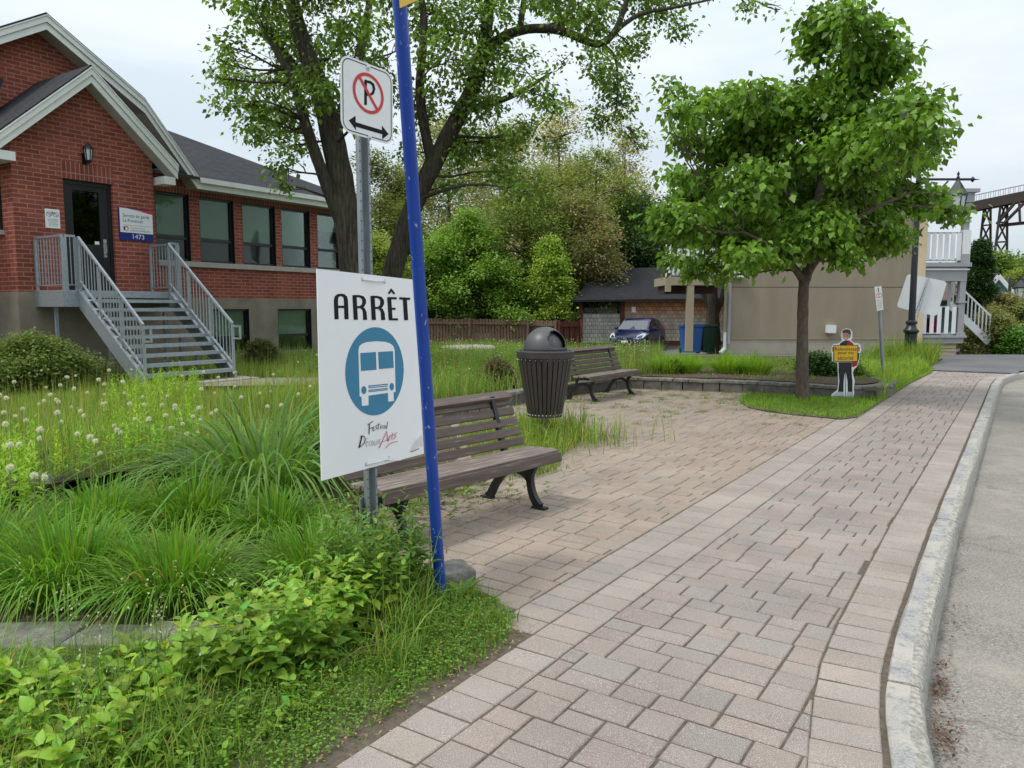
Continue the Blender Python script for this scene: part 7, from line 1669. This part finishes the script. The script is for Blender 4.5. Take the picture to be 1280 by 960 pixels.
specs = [('leafy_tree', 'olive leafed tree filling the gap left of the blue pole', 480, 180, 130, 440, 44, (.15, .20, .05), 110, .25, 22, None, 0),
 ('leafy_tree', 'soft olive tree behind the bright maple sapling', 560, 130, 150, 430, 50, OL, 100, .35, 24, PALE, .25),
 ('leafy_tree', 'tall pale blossoming tree right of the leaning maple', 700, 105, 130, 400, 48, (.27, .31, .11), 75, .4, 26, (.58, .55, .38), .4),
 ('leafy_tree', 'thin pale treetop with bare twigs in front of the sky', 775, 120, 90, 400, 52, (.26, .29, .12), 45, .45, 22, (.58, .54, .40), .45),
 ('leafy_tree', 'mid green tree behind the slim yellow green sapling', 655, 190, 150, 420, 42, MD, 100, .3, 24, (.2, .25, .07), .3),
 ('leafy_tree', 'brownish budding tree behind the shed roof', 725, 235, 110, 400, 41, (.19, .235, .08), 90, .3, 20, (.36, .31, .19), .3),
 ('leafy_tree', 'dark evergreen mass above the shed roof', 790, 235, 120, 400, 46, DK, 130, .15, 22, None, 0),
 ('leafy_tree', 'dark green tree behind the white balcony railing', 850, 230, 100, 410, 47, (.075, .15, .04), 120, .15, 20, None, 0),
 ('leafy_tree', 'leaning olive tree with bare upper limb over the shed', 745, 170, 110, 330, 45, (.20, .29, .06), 60, .45, 18, None, 0),
 ('leafy_tree', 'green tree behind the hip of the school roof', 440, 230, 70, 440, 47, (.17, .26, .06), 100, .25, 18, None, 0),
 ('leafy_tree', 'yellow green tree between the two maple trunks', 465, 280, 90, 440, 38, (.24, .34, .07), 110, .25, 18, None, 0),
 ('leafy_tree', 'shaded green shrub layer behind the board fence', 545, 330, 100, 440, 39, (.11, .2, .05), 110, .2, 16, None, 0),
 ('leafy_tree', 'dark understorey behind the fence left of the shed', 655, 330, 90, 440, 40, (.08, .15, .04), 120, .15, 16, None, 0),
 ('leafy_tree', 'dark understorey beside the shed roof corner', 712, 300, 70, 430, 43, (.08, .16, .04), 120, .15, 16, None, 0),
 ('leafy_tree', 'broad pale green crown between the olive tree and the blossoming tree', 630, 130, 150, 420, 56, (.22, .29, .09), 100, .25, 24, (.44, .42, .24), .2),
 ('leafy_tree', 'light olive crown behind the slim linden', 700, 190, 130, 420, 54, (.21, .27, .08), 100, .2, 22, (.4, .38, .22), .3),
 ('leafy_tree', 'full green crown above the shed ridge', 770, 205, 130, 420, 58, (.17, .25, .07), 100, .2, 22, (.4, .38, .22), .2),
 ('leafy_tree', 'soft green crown filling behind the leaning maple', 520, 200, 120, 430, 55, (.2, .28, .07), 100, .2, 22, None, 0),
 ('leafy_tree', 'olive crown rising behind the balcony house', 870, 240, 90, 420, 55, (.19, .26, .08), 90, .3, 18, (.35, .31, .2), .2)]
for nm, lab, px, pt_, wp, pb__, d, col, dn, gp, n, mc, mp_ in specs: bgtree(nm, lab, px, pt_, wp, pb__, d, col, dens=dn, gap=gp, n=n, group=GB, mixcol=mc, mixp=mp_, twig=True)
# right background
bgtree('leafy_tree', 'bright green trees below the railway trestle', 1236, 312, 70, 410, 80, (.16, .27, .05), dens=120, gap=.2, n=16, group='trees below the trestle')
bgtree('leafy_tree', 'rounded bright green tree at the right picture edge below the trestle', 1275, 318, 60, 410, 85, (.15, .26, .05), dens=120, gap=.2, n=16, group='trees below the trestle')
bgtree('leafy_tree', 'yellow green tree behind the blue house', 1268, 338, 60, 410, 70, (.19, .27, .05), dens=120, gap=.2, n=14, group='trees below the trestle')
bgtree('leafy_tree', 'darker green tree beside the distant lantern post', 1290, 345, 50, 420, 60, (.08, .15, .035), dens=120, gap=.2, n=14, group='trees below the trestle')
bgtree('cedar_tree', 'narrow dark columnar cedar beside the gray porch', 1220, 290, 21, 440, 31.5, (.035, .085, .022), L=.09, dens=420, gap=.0, n=60, shape='cedar', rf=.7, cl=12, cat_='conifer')
bgtree('cedar_tree', 'shorter dark cedar tucked between porch and tall cedar', 1209, 306, 9, 440, 32.5, (.03, .075, .02), L=.09, dens=260, gap=.0, n=50, shape='cedar', rf=.8, cl=12, cat_='conifer')
# shrubs
def shrub(name, label, px, ptop, wpx, pbot, d, col, **k): return bgtree(name, label, px, ptop, wpx, pbot, d, col, trunk=False, cat_='shrub', **k)
shrub('golden_shrub', 'large golden green shrub beside the white porch stairs', 1240, 388, 72, 446, 28.5, (.23, .29, .09), L=.10, dens=230, gap=.1, n=16, shape='dome', zb=0, mixcol=(.38, .38, .19), mixp=.3)
shrub('golden_shrub', 'feathery olive shrub in front of the blue house', 1250, 366, 60, 430, 31, (.19, .22, .08), L=.10, dens=160, gap=.25, n=14, zb=0, mixcol=(.38, .38, .19), mixp=.25)
shrub('green_shrub', 'fresh green shrub at the right picture edge', 1275, 410, 40, 447, 27.5, (.10, .24, .04), L=.11, dens=200, gap=.1, n=8, shape='dome', zb=0)
shrub('golden_shrub', 'golden shrub before the low dark red outbuilding', 1285, 375, 50, 440, 30, (.2, .27, .08), L=.10, dens=160, gap=.2, n=12, zb=0)
shrub('green_shrub', 'dense green shrub against the base wall left of the stairs', 42, 422, 140, 486, 12.6, (.15, .23, .06), L=.055, dens=420, gap=.1, n=16, shape='dome', zb=.15)
shrub('green_shrub', 'thin grassy shrub beside the stair stringer', 115, 445, 60, 486, 13.6, (.14, .20, .07), L=.06, dens=150, gap=.3, n=8, shape='dome', zb=.15)
shrub('green_shrub', 'small round shrub between the stairs and basement window', 325, 425, 45, 460, 18.0, (.11, .15, .05), L=.06, dens=260, gap=.1, n=8, shape='dome', zb=.15)
shrub('twiggy_shrub', 'brownish twiggy shrub in the meadow behind the litter bin', 622, 446, 56, 500, 13.6, (.11, .13, .05), L=.045, dens=200, gap=.25, n=12, shape='dome', zb=.2, mixcol=(.2, .13, .08), mixp=.25, twig=True)
shrub('green_shrub', 'small deep green shrub right of the magnolia trunk', 1022, 443, 40, 480, 15.8, (.055, .14, .03), L=.07, dens=200, gap=.1, n=8, shape='dome', zb=.23)
shrub('green_shrub', 'low yellow green plant in the end of the planter', 1065, 455, 40, 482, 15.6, (.16, .28, .05), L=.06, dens=160, gap=.2, n=6, shape='dome', zb=.23)
shrub('twiggy_shrub', 'small dark seedling in the planter beside the left daylily', 838, 452, 16, 476, 16.2, (.07, .10, .05), L=.05, dens=80, gap=.1, n=6, zb=.23, mixcol=(.12, .05, .05), mixp=.3)
# multi-stem tree under the balcony
b = D(893, 440, 29.5); T = lambda px, py, dd=0: D(px, py, 29.5+dd)
tree_thing('balcony_tree', 'multi stemmed dark tree growing behind the bins and balcony', Vector((b.x, b.y, -.2)), [([Vector((b.x, b.y, -.4)), T(891, 400), T(889, 360), T(888, 330)], [.30, .24, .22, .2]), ([T(891, 395), T(878, 365), T(870, 335)], [.12, .10, .08]), ([T(893, 400), T(903, 370), T(905, 340)], [.10, .08, .06])],
    pb([(880, 300, 30), (860, 280, 28), (905, 290, 25)], 29.5, 1.2), dict(leaf=LEAF4, L=.14, dens=14, col=(.07, .15, .03), cl=9, clr=.2, gap=.2))
# distant wood behind everything
parts = []
for k in range(60):
    pass
bl = [(CF(X, 75+rng.uniform(-4, 4), rng.uniform(1, 5+3*math.sin(X*.1))), rng.uniform(3, 4.5)) for X in np.arange(-60, 18, 2.2)]
bl += [(CF(X, 120+rng.uniform(-6, 6), rng.uniform(0, 6)), rng.uniform(4, 6)) for X in np.arange(55, 130, 3.5)]
V, Fc, C = crown(bl, LEAF4, .55, 9, (.09, .14, .04), .25, .15, 9, .9, .7, .0); o = np_mesh('distant_woods', V, Fc, C, 'leaf', None, 'stuff')
